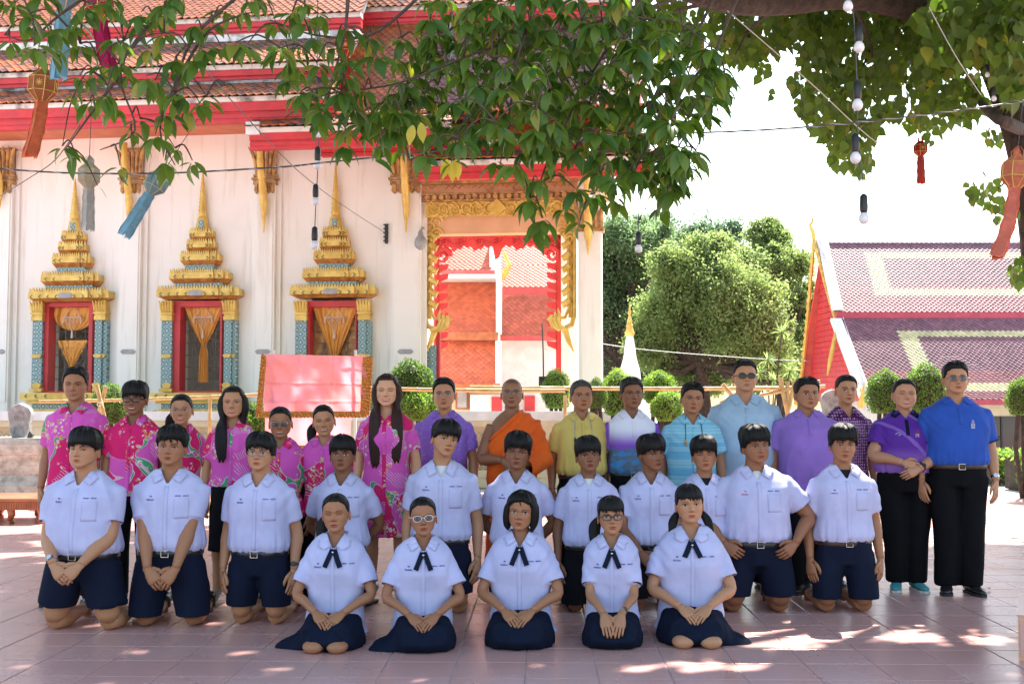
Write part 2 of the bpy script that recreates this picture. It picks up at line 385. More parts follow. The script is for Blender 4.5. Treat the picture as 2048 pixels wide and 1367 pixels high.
    for (hp, ya, yb, o) in ((88, 785, 800, .5), (80, 800, 807, .42)): b.box(cx - hp*sc, cx + hp*sc, -o, -.005, Z(yb) + .001, Z(ya) - .002)
    for (hp, ya, yb, o) in ((92, 822, 832, .5), (74, 817, 822, .42)): b.box(cx - hp*sc, cx + hp*sc, -o, -.005, Z(yb) + .001, Z(ya) - .002)
    for s in (-1, 1): b.tube([(cx + s*78*sc, -.4, Z(824)), (cx + s*90*sc, -.42, Z(829)), (cx + s*97*sc, -.43, Z(838)), (cx + s*92*sc, -.43, Z(845))], [.06, .06, .05, .02], 6)
    b.build('sill', M['gold'], w); b = MB(); b.box(cx - 70*sc, cx + 70*sc, -.36, -.006, Z(817), Z(807)); b.build('sill_band', M['mosaic'], w)
    b = MB(); lozenge(b, cx, Z(792), -.505, 8, 84*sc); b.build('sill_ornament', M['chevron'], w)
    # grille
    g = MB(); zt2 = Z(612)
    for k in range(1, 4): x = x0 + (x1 - x0) * k / 4; g.tube([(x, .18, zs), (x, .18, zt2)], .007, 4)
    for k in range(1, 7): z = zs + (zt2 - zs) * k / 7; g.tube([(x0, .18, z), (x1, .18, z)], .007, 4)
    mx, mz = (x0 + x1) / 2, zs + (zt2 - zs)*.45
    for rr in (.12, .2, .29): g.tube([(mx + rr*math.cos(a*PI/10), .17, mz + rr*math.sin(a*PI/10)*1.2) for a in range(21)], .007, 4)
    for k in range(12):
        a = k*PI/6; g.tube([(mx + .2*math.cos(a), .17, mz + .24*math.sin(a)), (mx + .3*math.cos(a + .3), .17, mz + .36*math.sin(a + .3)), (mx + .33*math.cos(a), .17, mz + .42*math.sin(a))], .006, 4)
    g.tube([(mx - .2, .17, zs + .1), (mx - .05, .17, zs + .25), (mx - .22, .17, zs + .42), (mx + .22, .17, zs + .42), (mx + .05, .17, zs + .25), (mx + .2, .17, zs + .1), (mx - .2, .17, zs + .1)], .008, 4)
    g.build('grille', M['grille'], w)
    # curtains
    c = MB(); hw = (x1 - x0) / 2 - .01
    if wi == 0:
        curtain_mesh(c, mx, zt2 - .5, zt2, lambda t: hw * (1 - .0*t) * math.sqrt(max(.02, 1 - (max(0, t - .35)/.66)**2)), .1, amp=.02)
        curtain_mesh(c, mx - .06, zs + .45, zs + 1.1, lambda t: hw * .75 * (1 - t) + .02, .16, amp=.02)
    elif wi == 1:
        curtain_mesh(c, mx, zs + .18, zt2, lambda t: interp(t, [0, .35, .5, .62, 1], [hw, hw*.42, .05, .10, .12]), .09)
    else:
        curtain_mesh(c, mx, zs + .2, zt2, lambda t: interp(t, [0, .35, .7, .8, 1], [hw, hw*.55, .06, .10, .12]), .09)
    c.build('curtain', M['curtain'], w, smooth=True)
    # macrame hanging
    l = MB(); tz = Z(632); tw = .20
    l.tube([(mx - tw, .03, tz), (mx, .03, tz + .24), (mx + tw, .03, tz)], .010, 5); l.tube([(mx - tw, .03, tz), (mx + tw, .03, tz)], .013, 5)
    for r_ in range(6):
        for q in range(6 - r_):
            x = mx - tw + tw*2*(q + .5 + r_*.5)/6; z = tz - .02 - r_*.045; d = .027
            l.tube([(x - d, .03, z), (x, .03, z - d), (x + d, .03, z), (x, .03, z + d*.6), (x - d, .03, z)], .0085, 4)
    l.tube([(mx, .03, tz - .27), (mx, .03, tz - .36), (mx, .03, tz - .45)], [.012, .022, .03], 6)
    for s in (-1, 1): l.tube([(mx + s*tw, .03, tz), (mx + s*tw, .03, tz - .12)], [.012, .022], 5)
    l.build('macrame_hanging', M['lace'], w)
    if wi == 2:
        s_ = MB(); s_.box(x0 + .01, x1 - .01, .215, .25, zs, zt2); sh = s_.build('shutter', M['golddark'], w)
# ---------------------------------------------------------------- roofs (tiers of tiles above red fascias)
TILEC = {'orange': (.31, .085, .025), 'maroon': (.14, .042, .038), 'green': (.12, .22, .12), 'brown': (.13, .055, .035), 'black': (.06, .05, .045)}
roof_tile_me = None
def diamond_tile(w, h, th=.02):
    """pointed fish-scale tile lying in local xy, tip towards -y"""
    b = MB(); pts = [(-w/2, h*.5), (w/2, h*.5), (w/2, -h*.1), (0, -h*.55), (-w/2, -h*.1)]
    b.v = [(x, y, .004 if y > 0 else th) for x, y in pts] + [(x, y, -.006 if y > 0 else 0) for x, y in pts]
    b.f = [(0, 1, 2, 3, 4), (4, 3, 8, 9), (3, 2, 7, 8), (0, 4, 9, 5), (1, 6, 7, 2)][::1]; b.m = [0]*5
    return b
class TileField:
    """rows of overlapping tiles on the quad p0(lower left) p1(lower right) p2(upper right) p3(upper left)"""
    def __init__(s, name, parent, mt, w=.17, h=.15):
        s.name, s.parent, s.mt, s.w, s.h = name, parent, mt, w, h; s.items = []
    def field(s, p0, p1, p2, p3, colf, bulge=0):
        p0, p1, p2, p3 = map(Vector, (p0, p1, p2, p3)); L = ((p1-p0).length + (p2-p3).length)/2; Hh = ((p3-p0).length + (p2-p1).length)/2
        nr = max(2, int(Hh / (s.h))); 
        for r_ in range(nr + 1):
            v = r_ / nr; a = p0.lerp(p3, v); c = p1.lerp(p2, v); n = max(1, int((c - a).length / s.w))
            vv = min(1, v + .5/nr); up = (p3 - p0).lerp(p2 - p1, .5).normalized(); xx = (c - a).normalized(); zz = xx.cross(up).normalized()
            if zz.z < 0: zz = -zz
            for k in range(n + 1):
                u = (k + (.5 if r_ % 2 else 0)) / n
                if u > 1.0: continue
                q = a.lerp(c, u) + zz * (bulge * 4 * v * (v - 1))
                s.items.append((q + zz * .012, xx, up, zz, colf(u, v)))
    def finish(s, singles=0, key=None, colname='roof_tile', stuffname=None):
        its = s.items; t = diamond_tile(s.w*1.0, s.h*2.0)
        if singles:
            its = sorted(its, key=key); 
            metas = {}
            for q, xx, up, zz, c in its[:singles]:
                c = tuple(round(x, 2) for x in c)
                if c not in metas:
                    tb = diamond_tile(s.w*1.0, s.h*2.0); tb.c = [c]*len(tb.v); metas[c] = tb.build('roof_tile', s.mt, link_it=False)
                o = link('roof_tile', metas[c], s.parent)
                mm = Matrix((( xx.x, up.x, zz.x, q.x), (xx.y, up.y, zz.y, q.y), (xx.z, up.z, zz.z, q.z), (0, 0, 0, 1))); o.matrix_local = mm
            its = its[singles:]
        if not its: return
        V = np.array(t.v); n = len(V); Q = np.array([[*q] for q, *_ in its]); X = np.array([[*i[1]] for i in its]); U = np.array([[*i[2]] for i in its]); Z = np.array([[*i[3]] for i in its])
        vs = Q[:, None] + V[None, :, 0, None]*X[:, None] + V[None, :, 1, None]*U[:, None] + V[None, :, 2, None]*Z[:, None]
        vs = vs.reshape(-1, 3); fs = [tuple(i + k*n for i in f) for k in range(len(its)) for f in t.f]
        me = bpy.data.meshes.new(s.name); me.from_pydata(vs.tolist(), [], fs); me.materials.append(s.mt)
        a = me.color_attributes.new('col', 'FLOAT_COLOR', 'POINT'); arr = np.ones((len(vs), 4), np.float32); arr[:, :3] = np.repeat(np.array([i[4] for i in its]), n, 0); a.data.foreach_set('color', arr.ravel())
        o = link(s.name, me, s.parent); o['kind'] = 'stuff'; return o
def jit(c, k=.25):
    f = 1 + (rnd.random() - .5) * 2 * k; return (c[0]*f, c[1]*f, c[2]*f)
def slab(name, mt, p0, p1, p2, p3, parent, th=.06):
    p = [Vector(q) for q in (p0, p1, p2, p3)]; nrm = (p[1]-p[0]).cross(p[3]-p[0]).normalized()
    if nrm.z < 0: nrm = -nrm
    b = MB(); b.loft([[q - nrm*th for q in p], [q - nrm*.002 for q in p]]); return b.build(name, mt, parent)
RT = TileField('roof_tiles', temple, M['tilevar'], .17, .105)
def orange(u, v): 
    return (jit(TILEC['orange'], .35) if rnd.random() > .15 + .5*(v > .5) else jit(TILEC['brown'], .35))
# tier : (px range, fascia y bottom, fascia y top, out) measured at px 250; slopes join fascia tops to the next fascia
def tier(x0, x1, zb, zt_, out, out2, z2, capd=.05, name='', cfun=orange, white=.10, rend=None):
    b = MB(); b.box(x0, x1, -out - .05, -out + .1, zb, zt_); b.box(x0, x1, -out - .10, -out - .052, zb + (zt_ - zb)*.55, zt_ - .003); b.box(x0, x1, -out - .075, -out - .051, zb + (zt_ - zb)*.22, zb + (zt_ - zb)*.42)
    b.build('fascia', M['red'], temple)
    b = MB(); b.box(x0 - .01, x1 + .01, -out - .14, -out + .1, zt_, zt_ + white); b.build('eave_edge', M['capwhite'], temple)
    z1 = zt_ + white
    slab('roof_slope', M['capgrey'], (x0, -out + .05, z1 + .01), (x1, -out + .05, z1 + .01), (x1, -out2, z2), (x0, -out2, z2), temple)
    RT.field((x0 + .02, -out - .16, z1 + .03), (x1 - .02, -out - .16, z1 + .03), (x1 - .02, -out2, z2 + .02), (x0 + .02, -out2, z2 + .02), cfun)
X0, X1 = TX(-260), TX(672, 1.2)
zf = lambda py, o: TZ(py, 250, o)
# soffit
b = MB(); b.box(X0, TX(1290, 1.4), -1.3, .0, TZ(250, 250, 1.3) + .06, TZ(250, 250, 1.3) + .12); b.build('soffit', M['soffitred'], temple)
tier(X0, X1, zf(254, 1.3), zf(214, 1.3), 1.3, .75, zf(172, .75))
b = MB(); b.box(X0, X1, -.95, -.70, zf(182, .85), zf(172, .85)); b.build('ridge_edge', M['capgrey'], temple)
tier(X0, X1, zf(176, .7), zf(151, .7), .7, -.65, zf(90, -.65) )
b = MB(); b.box(X0, X1, .45, .75, zf(93, -.5), zf(79, -.5)); b.build('ridge_edge', M['capwhite'], temple)
def upc(u, v):
    return jit(TILEC['orange'], .3) if v < .8 else jit(TILEC['maroon'])
tier(X0, X1, zf(80, -.7), zf(57, -.7), -.7, -2.6, zf(-60, -2.6), cfun=upc)
# lower extension from px 502
xe0, xe1 = TX(502, 1.6, 280), TX(900, 1.6, 280)
tier(xe0, xe1, TZ(298, 600, 1.6), TZ(266, 600, 1.6), 1.6, .95, TZ(232, 600, .95), cfun=lambda u, v: jit(TILEC['black'], .5) if rnd.random() < .3 else jit(TILEC['orange'], .4))
b = MB(); b.box(xe0 - .05, xe0 + .22, -1.78, -1.2, TZ(270, 600, 1.6), TZ(245, 600, 1.6)); b.build('ridge_edge', M['white'], temple)
# porch roof
xp0, xp1 = TX(838, 1.5, 340), TX(1303, 1.5, 340)
zpb, zpt = TZ(356, 1050, 1.5), TZ(330, 1050, 1.5)
def porchc(u, v):
    if .06 < u < .94 and .12 < v < .95: return jit(TILEC['maroon'], .3) if (u > .25) else jit(TILEC['orange'], .3)
    return jit(TILEC['orange'], .25) 
tier(xp0, xp1, zpb, zpt, 1.5, .9, TZ(303, 1050, .9), cfun=porchc)
tier(TX(640, .9), TX(1268, .9, 200), TZ(303, 1050, .85), TZ(290, 1050, .85), .85, -1.8, TZ(40, 1050, -1.8), cfun=porchc)
tier(TX(560, -1.8), TX(1245, -1.8, 60), TZ(42, 1050, -1.8), TZ(15, 1050, -1.8), -1.8, -4, TZ(-160, 1050, -4), cfun=orange)
for (pxa, pya, oa, pxb, pyb, ob) in ((1268, 300, .9, 1262, 30, -1.8), (636, 160, .3, 640, -40, -2.2), (905, 250, .2, 900, 30, -2.0)):
    a = TW(pxa, pya, oa); c = TW(pxb, pyb, ob)
    b = MB(); pts = [Vector((a[0], -oa, a[1])).lerp(Vector((c[0], -ob, c[1])), t/6) + Vector((0, 0, .06)) for t in range(7)]
    b.tube(pts, .11, 6, flat=1.6); b.build('bargeboard', M['capgrey'], temple)
    b = MB(); b.tube([p + Vector((.12, 0, -.02)) for p in pts], .06, 6, flat=2.); b.build('barge_trim', M['redlt'], temple)
RT.finish(300, key=lambda it: (it[0].x * 0 + abs(it[0].x - TX(280)) * .6 + abs(it[0].z - TZ(60, 250, -1.2))*2.))
# ---------------------------------------------------------------- porch: columns, lintel, carved friezes
zl = TZ(357, 1000, .1)
def porch_column(name, pa, pb, y0, y1, z1, mt):
    b = MB(); a, c = TX(pa, -y0), TX(pb, -y0); b.box(a, c, y0, y1, .9, z1); b.box(a + .05, c - .05, y0 - .02, y0 - .002, 1.2, z1 - .2)
    b.box(a - .06, c + .06, y0 - .06, y1 + .06, .5, 1.25)
    return b.build(name, mt, temple), (a + c)/2
rc, rx = porch_column('porch_column', 1156, 1202, -.18, .45, zl, M['wall'])
g = MB(); zq = TZ(510, 1180, .3); zc = TZ(360, 1180, .3)
pts = [(rx - .02, -.28 - .4*(1 - k/12)**1.5, zc + (zq - zc)*k/12) for k in range(13)]
g.tube(pts, [(.05 + .03*math.sin(k/12*PI)) * (1 if k < 9 else (12.5 - k)/3.5) * (1 + .2*(k % 2)) for k in range(13)], 8); g.build('naga_bracket', M['gold'], rc, auto=50)
a_, c_ = TX(1150, .2), TX(1208, .2)
g = MB(); zb = TZ(455, 1180, .2); zc = TZ(400, 1180, .2)
for k in range(5):
    x = a_ + (c_ - a_)*(k + .5)/5; g.tube([(x, -.2, zb), (x, -.23, (zb+zc)/2), (x + (k-2)*.03, -.32, zc)], [.05, .06, .015], 6)
g.box(a_, c_, -.22, .1, zb - .08, zb); g.build('capital', M['golddark'], rc)
porch_column('porch_column', 1122, 1153, DEPTH - .5, DEPTH, zl - .2, M['wall'])
b = MB(); b.box(TX(842), TX(1204), -.10, .40, TZ(400, 1000), zl + .5); b.box(TX(843), TX(1154), .0, .35, TZ(466, 1000), TZ(400, 1000) - .002)
b.build('lintel', M['peach'], temple)
b = MB(); b.box(TX(842) + .01, TX(1204) - .01, .41, DEPTH + .1, zl + .3, zl + .36); b.build('porch_ceiling', M['peach'], temple)
b = MB(); b.box(xr + .03, TX(1220), -.9, DEPTH + .5, 0, .5); b.box(xr + .04, TX(1215), -.5, DEPTH + .3, .5, .9); b.box(xpw + .01, xr + .02, .36, DEPTH - .36, .5, .9); b.build('porch_floor', M['cream'], temple)
def scroll(b, cx, cz, r, s, y, rad=.028, flip=1, turns=1.6, n=16):
    pts = []
    for k in range(n + 1):
        t = k / n; a = t * turns * 2 * PI; rr = r * (1 - t * .85); pts.append((cx + s*rr*math.cos(a), y - .015*math.sin(t*9), cz + flip*rr*math.sin(a)))
    b.tube(pts, [rad * (1 - .5*k/n) for k in range(n + 1)], 5)
def frieze(b, x0, x1, z, h, y, n, rad=.028):
    for k in range(n):
        x = x0 + (x1 - x0)*(k + .5)/n; s = 1 if x < (x0 + x1)/2 else -1; fl = 1 if k % 2 else -1
        scroll(b, x, z, h*.48, s, y, rad, fl); w = (x1 - x0)/n
        for q in range(3):
            a0 = q*1.9 + k; b.tube([(x + .3*h*math.cos(a0), y, z + .3*h*math.sin(a0)), (x + .5*h*math.cos(a0 + .4), y - .03, z + .5*h*math.sin(a0 + .4)), (x + .62*h*math.cos(a0 + .1), y, z + .58*h*math.sin(a0 + .1))], [rad, rad*1.1, .006], 5)
        b.tube([(x - w*.5, y, z - fl*h*.4), (x - w*.1, y - .01, z - fl*h*.5), (x + w*.3, y, z - fl*h*.2), (x + w*.5, y, z + fl*h*.4)], rad*.8, 5)
pa, pb = TX(850, .15), TX(1150, .15)
g = MB()
for (ya, yb, o) in ((360, 366, .30), (384, 388, .24), (396, 400, .18)): g.box(TX(842, .2), TX(1204, .2), -o, -.11, TZ(yb, 1000, .2), TZ(ya, 1000, .2))
n = 22
for k in range(n):
    x = pa + (pb - pa)*(k + .5)/n; z = TZ(375, 1000, .2); r = .07; g.tube([(x - r, -.17, z), (x, -.17, z + r), (x + r, -.17, z), (x, -.17, z - r), (x - r, -.17, z)], .016, 4)
    z = TZ(391, 1000, .2); petal(g, x, -.2, z - .06, z + .03, .11, .04); z = TZ(357, 1000, .2); petal(g, x, -.26, z - .02, z + .07, .11, .05)
g.build('dentil_frieze', M['golddark'], temple)
g = MB(); g.box(TX(850, .1), TX(1152, .1), -.125, -.11, TZ(432, 1000, .1), TZ(402, 1000, .1)); frieze(g, TX(855, .1), TX(1150, .1), TZ(417, 1000, .1), .30, -.14, 13, .022); zz = TZ(417, 1000, .1); xx = TX(994, .1); g.prism([(xx - .2, zz), (xx, zz + .2), (xx + .2, zz), (xx, zz - .2)], -.2, -.12)
g.build('scroll_frieze', M['gold'], temple)
# side brackets (naga along the jambs), front gold and rear red
def jamb(px_in, px_out, s, y, mt, mt2, topy, boty, name):
    xi = TX(px_out, -y); wv = TX(px_in, -y) - xi
    g = MB(); z0, z1 = TZ(boty, 1000, -y), TZ(topy, 1000, -y); 
    [scroll(g, xi + wv*(.35 + .35*(q_ % 2)), z1 + .12 - q_*.13, abs(wv)*.34, s if q_ % 2 else -s, y - .03, .03) for q_ in range(5)]
    g.tube([(xi + wv*.1, y, z1), (xi + wv*.1, y, z0 + .3), (xi + wv*.25, y, z0 + .1), (xi + wv*.8, y - .05, z0)], [.05, .055, .07, .05], 6, flat=.8)
    g.tube([(xi + wv*.45, y, z1), (xi + wv*.4, y, z0 + .45), (xi + wv*.6, y, z0 + .25), (xi + wv*1.1, y - .03, z0 + .22)], [.03, .03, .035, .03], 6)
    xa_, xb_ = sorted((xi + wv*.16, xi + wv*.42)); g.box(xa_, xb_, y + .02, y + .10, z0 + .25, z1)
    n = 7
    for k in range(n):
        z = z0 + .45 + (z1 - z0 - .6)*k/n
        g.tube([(xi + wv*.35, y, z + .15), (xi + wv*.7, y - .02, z + .05), (xi + wv*.80, y, z + .12)], [.075, .07, .015], 6)
    # three raised heads
    for q in range(3):
        hx = xi + wv*(.85 + q*.20); g.tube([(hx - wv*.4, y - .06, z0 + .0), (hx, y - .1, z0 + .05 + q*.02), (hx + wv*.12, y - .12, z0 + .2), (hx + wv*.04, y - .12, z0 + .30), (hx + wv*.10, y - .13, z0 + .44 - q*.08)], [.05, .055, .045, .04, .006], 6)
        g.tube([(hx + wv*.1, y - .12, z0 + .24), (hx + wv*.3, y - .14, z0 + .20)], [.045, .010], 6)
    g.tube([(xi + wv*.6, y, z0 - .02), (xi + wv*.4, y, z0 - .25), (xi + wv*.15, y, z0 - .45)], [.07, .05, .01], 6)
    g.build(name, mt, temple, auto=50)
jamb(885, 846, 1, .02, M['gold'], None, 440, 660, 'naga_jamb'); jamb(1115, 1152, -1, .02, M['gold'], None, 440, 660, 'naga_jamb')
yb = DEPTH - .3
g = MB(); x0, x1 = TX(868, -yb), TX(1122, -yb); z1 = TZ(466, 1000, -yb)
g.box(x0 - .5, x1 + .4, yb, yb + .12, z1, z1 + .8)
g.build('rear_lintel', M['peach'], temple)
g = MB(); zw = TZ(500, 1000, -yb); pts = [(x0 - .05, z1)]
n = 60
low = [(x0 + (x1 - x0)*k/n, zw + (.10*abs(math.sin(k*PI/10)) + .04*math.sin(k*1.9)) + (-.22 if abs(k - n/2) < 1.5 else 0)) for k in range(n + 1)]
g.v = []; 
for k in range(n):
    (xa, za), (xb_, zb_) = low[k], low[k+1]; g.prism([(xa, za), (xb_, zb_), (xb_, z1 - .003), (xa, z1 - .003)], yb + .02, yb + .08)
frieze(g, x0, x1, (z1 + zw)/2 + .03, .2, yb + .0, 7, .025)
for s, xx in ((1, x0), (-1, x1)):
    scroll(g, xx + s*.22, zw - .12, .2, s, yb + .04, .07); n = 9; zl_ = TZ(700, 1000, -yb)
    g.box(min(xx, xx + s*.13), max(xx, xx + s*.13), yb + .02, yb + .09, zl_ - .6, z1)
    for k in range(n):
        z = zl_ + (zw - .3 - zl_)*k/n; g.prism([(xx + s*.1, z), (xx + s*.33, z + .1), (xx + s*.36, z + .22), (xx + s*.1, z + .2)], yb + .02, yb + .08)
g.build('red_fretwork', M['red'], temple)
b = MB(); b.box(TX(847, -.1), TX(872, -.1), .1, .3, 1.0, TZ(690, 860, -.1)); b.build('porch_mosaic_post', M['mosaic'], temple)
b = MB(); b.box(TX(873, -.2), TX(880, -.2), .2, .35, 1.0, TZ(640, 870, -.2)); b.build('porch_door_frame', M['red'], temple)
sp = MB(); c = TW(841, 481, .4); sp.lathe([(.02, .22), (.05, .18), (.06, .1), (.11, .04), (.13, -.04), (.11, -.13), (.04, -.19)], 12, (c[0], -.4, c[1])); 
sp.tube([(c[0], -.4, c[1] + .2), (c[0], -.2, c[1] + .3), (c[0], 0, c[1] + .3)], .02, 6); sp.build('round_lamp', M['greyplaque'], temple, smooth=True)
bb = MB(); c = TW(772, 467, .1); bb.box(c[0] - .03, c[0] + .03, -.1, -.003, c[1] - .2, c[1] + .2)
for k in range(5): bb.box(c[0] - .05, c[0] + .05, -.13, -.101, c[1] - .17 + k*.085, c[1] - .14 + k*.085)
bb.build('cable_bracket', M['black'], temple)
# ================================================================ ground
def _tile():
    t = NT('pink_ceramic_tile', .34, 0, .5); oi = t.n('ShaderNodeObjectInfo'); at = t.n('ShaderNodeNewGeometry')
    r = t.math('FRACT', t.math('ADD', oi.outputs['Random'], at.outputs['Random Per Island']))
    c = t.mix(r, (.55, .295, .26), (.59, .325, .29)); g = t.n('ShaderNodeNewGeometry')
    co = g.outputs['Position']; n = t.noise(1.3, co, 6); c = t.mix(t.math('MULTIPLY', t.step(n, .45, .75), .35), c, (.48, .36, .34))
    n2 = t.noise(45, co, 3); c = t.mix(t.math('MULTIPLY', t.step(n2, .55, .8), .25), c, (.32, .20, .18)); t.color(c)
    t.l(t.math('ADD', t.math('MULTIPLY', n, .22), .16), t.b.inputs['Roughness']); t.bump(t.noise(9, co, 3), .12, .004); return t.m
M['tile'] = _tile(); M['grout'] = mat('pale_grout', (.58, .50, .48), (.44, .36, .34), .85, 3.)
M['concrete'] = mat('pale_concrete', (.50, .46, .41), (.38, .35, .31), .85, .8, bump=.2)
b = MB(); b.add([(-600, -300, -.012), (600, -300, -.012), (600, 900, -.012), (-600, 900, -.012)], [(0, 1, 2, 3)]); gr = b.build('ground', M['concrete']); gr['kind'] = 'structure'
TS = .377; ROT = R(-1.3)
YEND = 19.2
floor_ = empty('floor', (0, 0, 0), ROT); floor_['kind'] = 'structure'
b = MB(); b.add([(-30, -12, -.005), (30, -12, -.005), (30, YEND, -.005), (-30, YEND, -.005)], [(0, 1, 2, 3)]); b.build('grout_bed', M['grout'], floor_)
def tile_mb(w=TS, g=.0032, bev=.004):
    t = MB(); a = w/2 - g; c = a - bev
    t.loft([[(-a, -a, -.008), (a, -a, -.008), (a, a, -.008), (-a, a, -.008)], [(-a, -a, -.0015), (a, -a, -.0015), (a, a, -.0015), (-a, a, -.0015)], [(-c, -c, 0), (c, -c, 0), (c, c, 0), (-c, c, 0)]]); return t
tm = tile_mb().build('floor_tile', M['tile'], link_it=False)
off = G(1501, 1367); offx = (off.x * math.cos(-ROT) - off.y * math.sin(-ROT)) % TS; row0 = G(600, 1268.3); offy = (row0.y - .02) % TS
cand = []
for i in range(-75, 75):
    for j in range(-30, 52):
        x = offx + (i + .5)*TS; y = offy + (j + .5)*TS
        if y > YEND - .2 or abs(x) > 28 or y < -11: continue
        vis = 5.6 < y and abs(x) < y * .438 + .35
        cand.append((0 if vis and y < 12 else 1, y if vis else 99, x, y))
cand.sort()
for k, (_, _, x, y) in enumerate(cand[:300]): link('floor_tile', tm, floor_, (x, y, 0))
V = np.array([v.co[:] for v in tm.vertices]); Fs = [tuple(p.vertices) for p in tm.polygons]; vs = []; fs = []
for k, (_, _, x, y) in enumerate(cand[300:]):
    vs.append(V + np.array([x, y, 0])); fs += [tuple(i + k*len(V) for i in f) for f in Fs[1:]]
me = bpy.data.meshes.new('far_floor_tiles'); me.from_pydata(np.concatenate(vs).tolist(), [], fs); me.materials.append(M['tile']); o = link('far_floor_tiles', me, floor_); o['kind'] = 'stuff'
# ================================================================ foliage tools
LEAF_OV = [(0, -.02), (.12, .13), (.30, .21), (.52, .23), (.72, .17), (.88, .07), (1., 0)]    # (along, half width)
LEAF_HEART = [(-.03, .0), (.02, .22), (.15, .34), (.33, .36), (.52, .27), (.7, .12), (.82, .04), (1., 0)]
def leaf_arrays(prof, fold=.25, curl=.25):
    """one leaf of unit length along +x, returns verts and faces"""
    vs = []; fs = []
    for t, w in prof:
        w = abs(w); z = -curl * t * t; vs += [(t, w, z + fold*w), (t, 0, z), (t, -w, z + fold*w)]
    for k in range(len(prof) - 1):
        a = k*3; fs += [(a, a+1, a+4, a+3), (a+1, a+2, a+5, a+4)]
    return np.array(vs, float), fs
def scatter_mesh(name, va, fa, pos, dirs, ups, size, mt, parent=None, kind='stuff', smooth=True):
    n = len(va); pos = np.array(pos, float); d = np.array(dirs, float); u = np.array(ups, float); size = np.array(size, float)
    d /= np.linalg.norm(d, axis=1)[:, None] + 1e-9; s = np.cross(u, d); s /= np.linalg.norm(s, axis=1)[:, None] + 1e-9; u = np.cross(d, s)
    vs = pos[:, None] + size[:, None, None] * (va[None, :, 0, None]*d[:, None] + va[None, :, 1, None]*s[:, None] + va[None, :, 2, None]*u[:, None])
    K = len(pos); me = bpy.data.meshes.new(name); nf = len(fa); sz = [len(f) for f in fa]; tot = sum(sz)
    me.vertices.add(K*n); me.vertices.foreach_set('co', vs.astype(np.float32).ravel())
    flat = np.array([i for f in fa for i in f]); li = (flat[None] + (np.arange(K)*n)[:, None]).ravel()
    me.loops.add(len(li)); me.loops.foreach_set('vertex_index', li.astype(np.int32)); me.polygons.add(K*nf)
    st = np.concatenate([[0], np.cumsum(sz)[:-1]]); me.polygons.foreach_set('loop_start', (st[None] + (np.arange(K)*tot)[:, None]).ravel().astype(np.int32))
    me.update(calc_edges=True); me.materials.append(mt)
    if smooth: me.polygons.foreach_set('use_smooth', [True]*len(me.polygons))
    o = link(name, me, parent)
    if kind: o['kind'] = kind
    return o
def leaf_object(me, name, p, d, u, size, parent):
    d = Vector(d).normalized(); u = Vector(u); s = u.cross(d).normalized(); u = d.cross(s)
    o = link(name, me, parent); o.matrix_local = Matrix(((d.x*size, s.x*size, u.x*size, p[0]), (d.y*size, s.y*size, u.y*size, p[1]), (d.z*size, s.z*size, u.z*size, p[2]), (0, 0, 0, 1))); return o
QUAD = (np.array([(0, 0, 0), (.45, .28, .08), (1, 0, -.1), (.45, -.28, .08)]), [(0, 1, 2, 3)])
ng = np.random.default_rng(11)
def rand_dirs(n, zbias=0.):
    d = ng.normal(size=(n, 3)); d[:, 2] += zbias; return d / np.linalg.norm(d, axis=1)[:, None]
M['far_leaf'] = leafmat('bright_far_foliage', (.155, .225, .085), (.215, .29, .115), (.27, .33, .14), .52, .6, .2)  # distance haze put into the far foliage colours, paled and greyed
M['far_leaf2'] = leafmat('deep_far_foliage', (.11, .18, .09), (.165, .24, .12), (.2, .27, .14), .5, .6, .2)
M['topiary'] = leafmat('clipped_shrub_leaf', (.07, .14, .03), (.13, .24, .05), (.20, .30, .08), .4, .5, .3)
M['topiary2'] = leafmat('light_shrub_leaf', (.14, .26, .05), (.22, .36, .08), (.3, .42, .12), .45, .5, .3)
M['hazy'] = leafmat('dark_back_foliage', (.085, .14, .085), (.12, .18, .10), (.15, .2, .12), .45, .7, .2)
# ---------------------------------------------------------------- trees behind
def big_tree(base, h, blobs, n, mt, label, group, leaf=.22, shade=1.):
    blobs = [(c, r_*(.85 + rnd.random()*.25)) for c, r_ in blobs]; blobs += [(tuple(Vector(c) + Vector((rnd.uniform(-1, 1), rnd.uniform(-.5, .5), rnd.uniform(-.9, .8)))*r_), r_*.35) for c, r_ in blobs for _ in range(3)]
    t = empty('tree', base); tag(t, label, 'tree', group)
    b = MB(); bx = Vector((0, 0, 0)); hub = Vector((0, 0, h*.35))
    b.tube([(0, 0, -.1), (.1, 0, h*.18), hub], [.32, .24, .2], 8); 
    for c, r_ in blobs:
        c = Vector(c); m_ = hub.lerp(c, .5) + Vector((0, 0, -.2)); b.tube([hub, m_, c, c + Vector((0, 0, r_*.5))], [.16, .1, .05, .02], 6)
        for q in range(5):
            e = c + Vector(rand_dirs(1)[0]) * r_ * .8; b.tube([c + (c-m_)*0.0, (c+e)/2 + Vector((0, 0, .1)), e], [.05, .03, .01], 4)
    b.build('trunk', M['bark'], t)
    pos = []; tot = sum(r_**2 for _, r_ in blobs)
    for c, r_ in blobs:
        ncl = max(10, int(60 * r_)); cl = rand_dirs(ncl) * (ng.random((ncl, 1))**.4) * np.array([1, .8, .85]) * r_ + np.array(c)
        m_ = int(n * r_**2 / tot); idx = ng.integers(0, ncl, m_)
        pos.append(cl[idx] + ng.normal(size=(m_, 3)) * r_ * .19 * np.array([1.1, 1, .9]))
    pos = np.concatenate(pos); m_ = len(pos)
    va, fa = QUAD; d = rand_dirs(m_, -.3); scatter_mesh('crown', va, fa, pos, d, rand_dirs(m_, 1.), leaf*(.6 + ng.random(m_)*.8), mt, t); return t
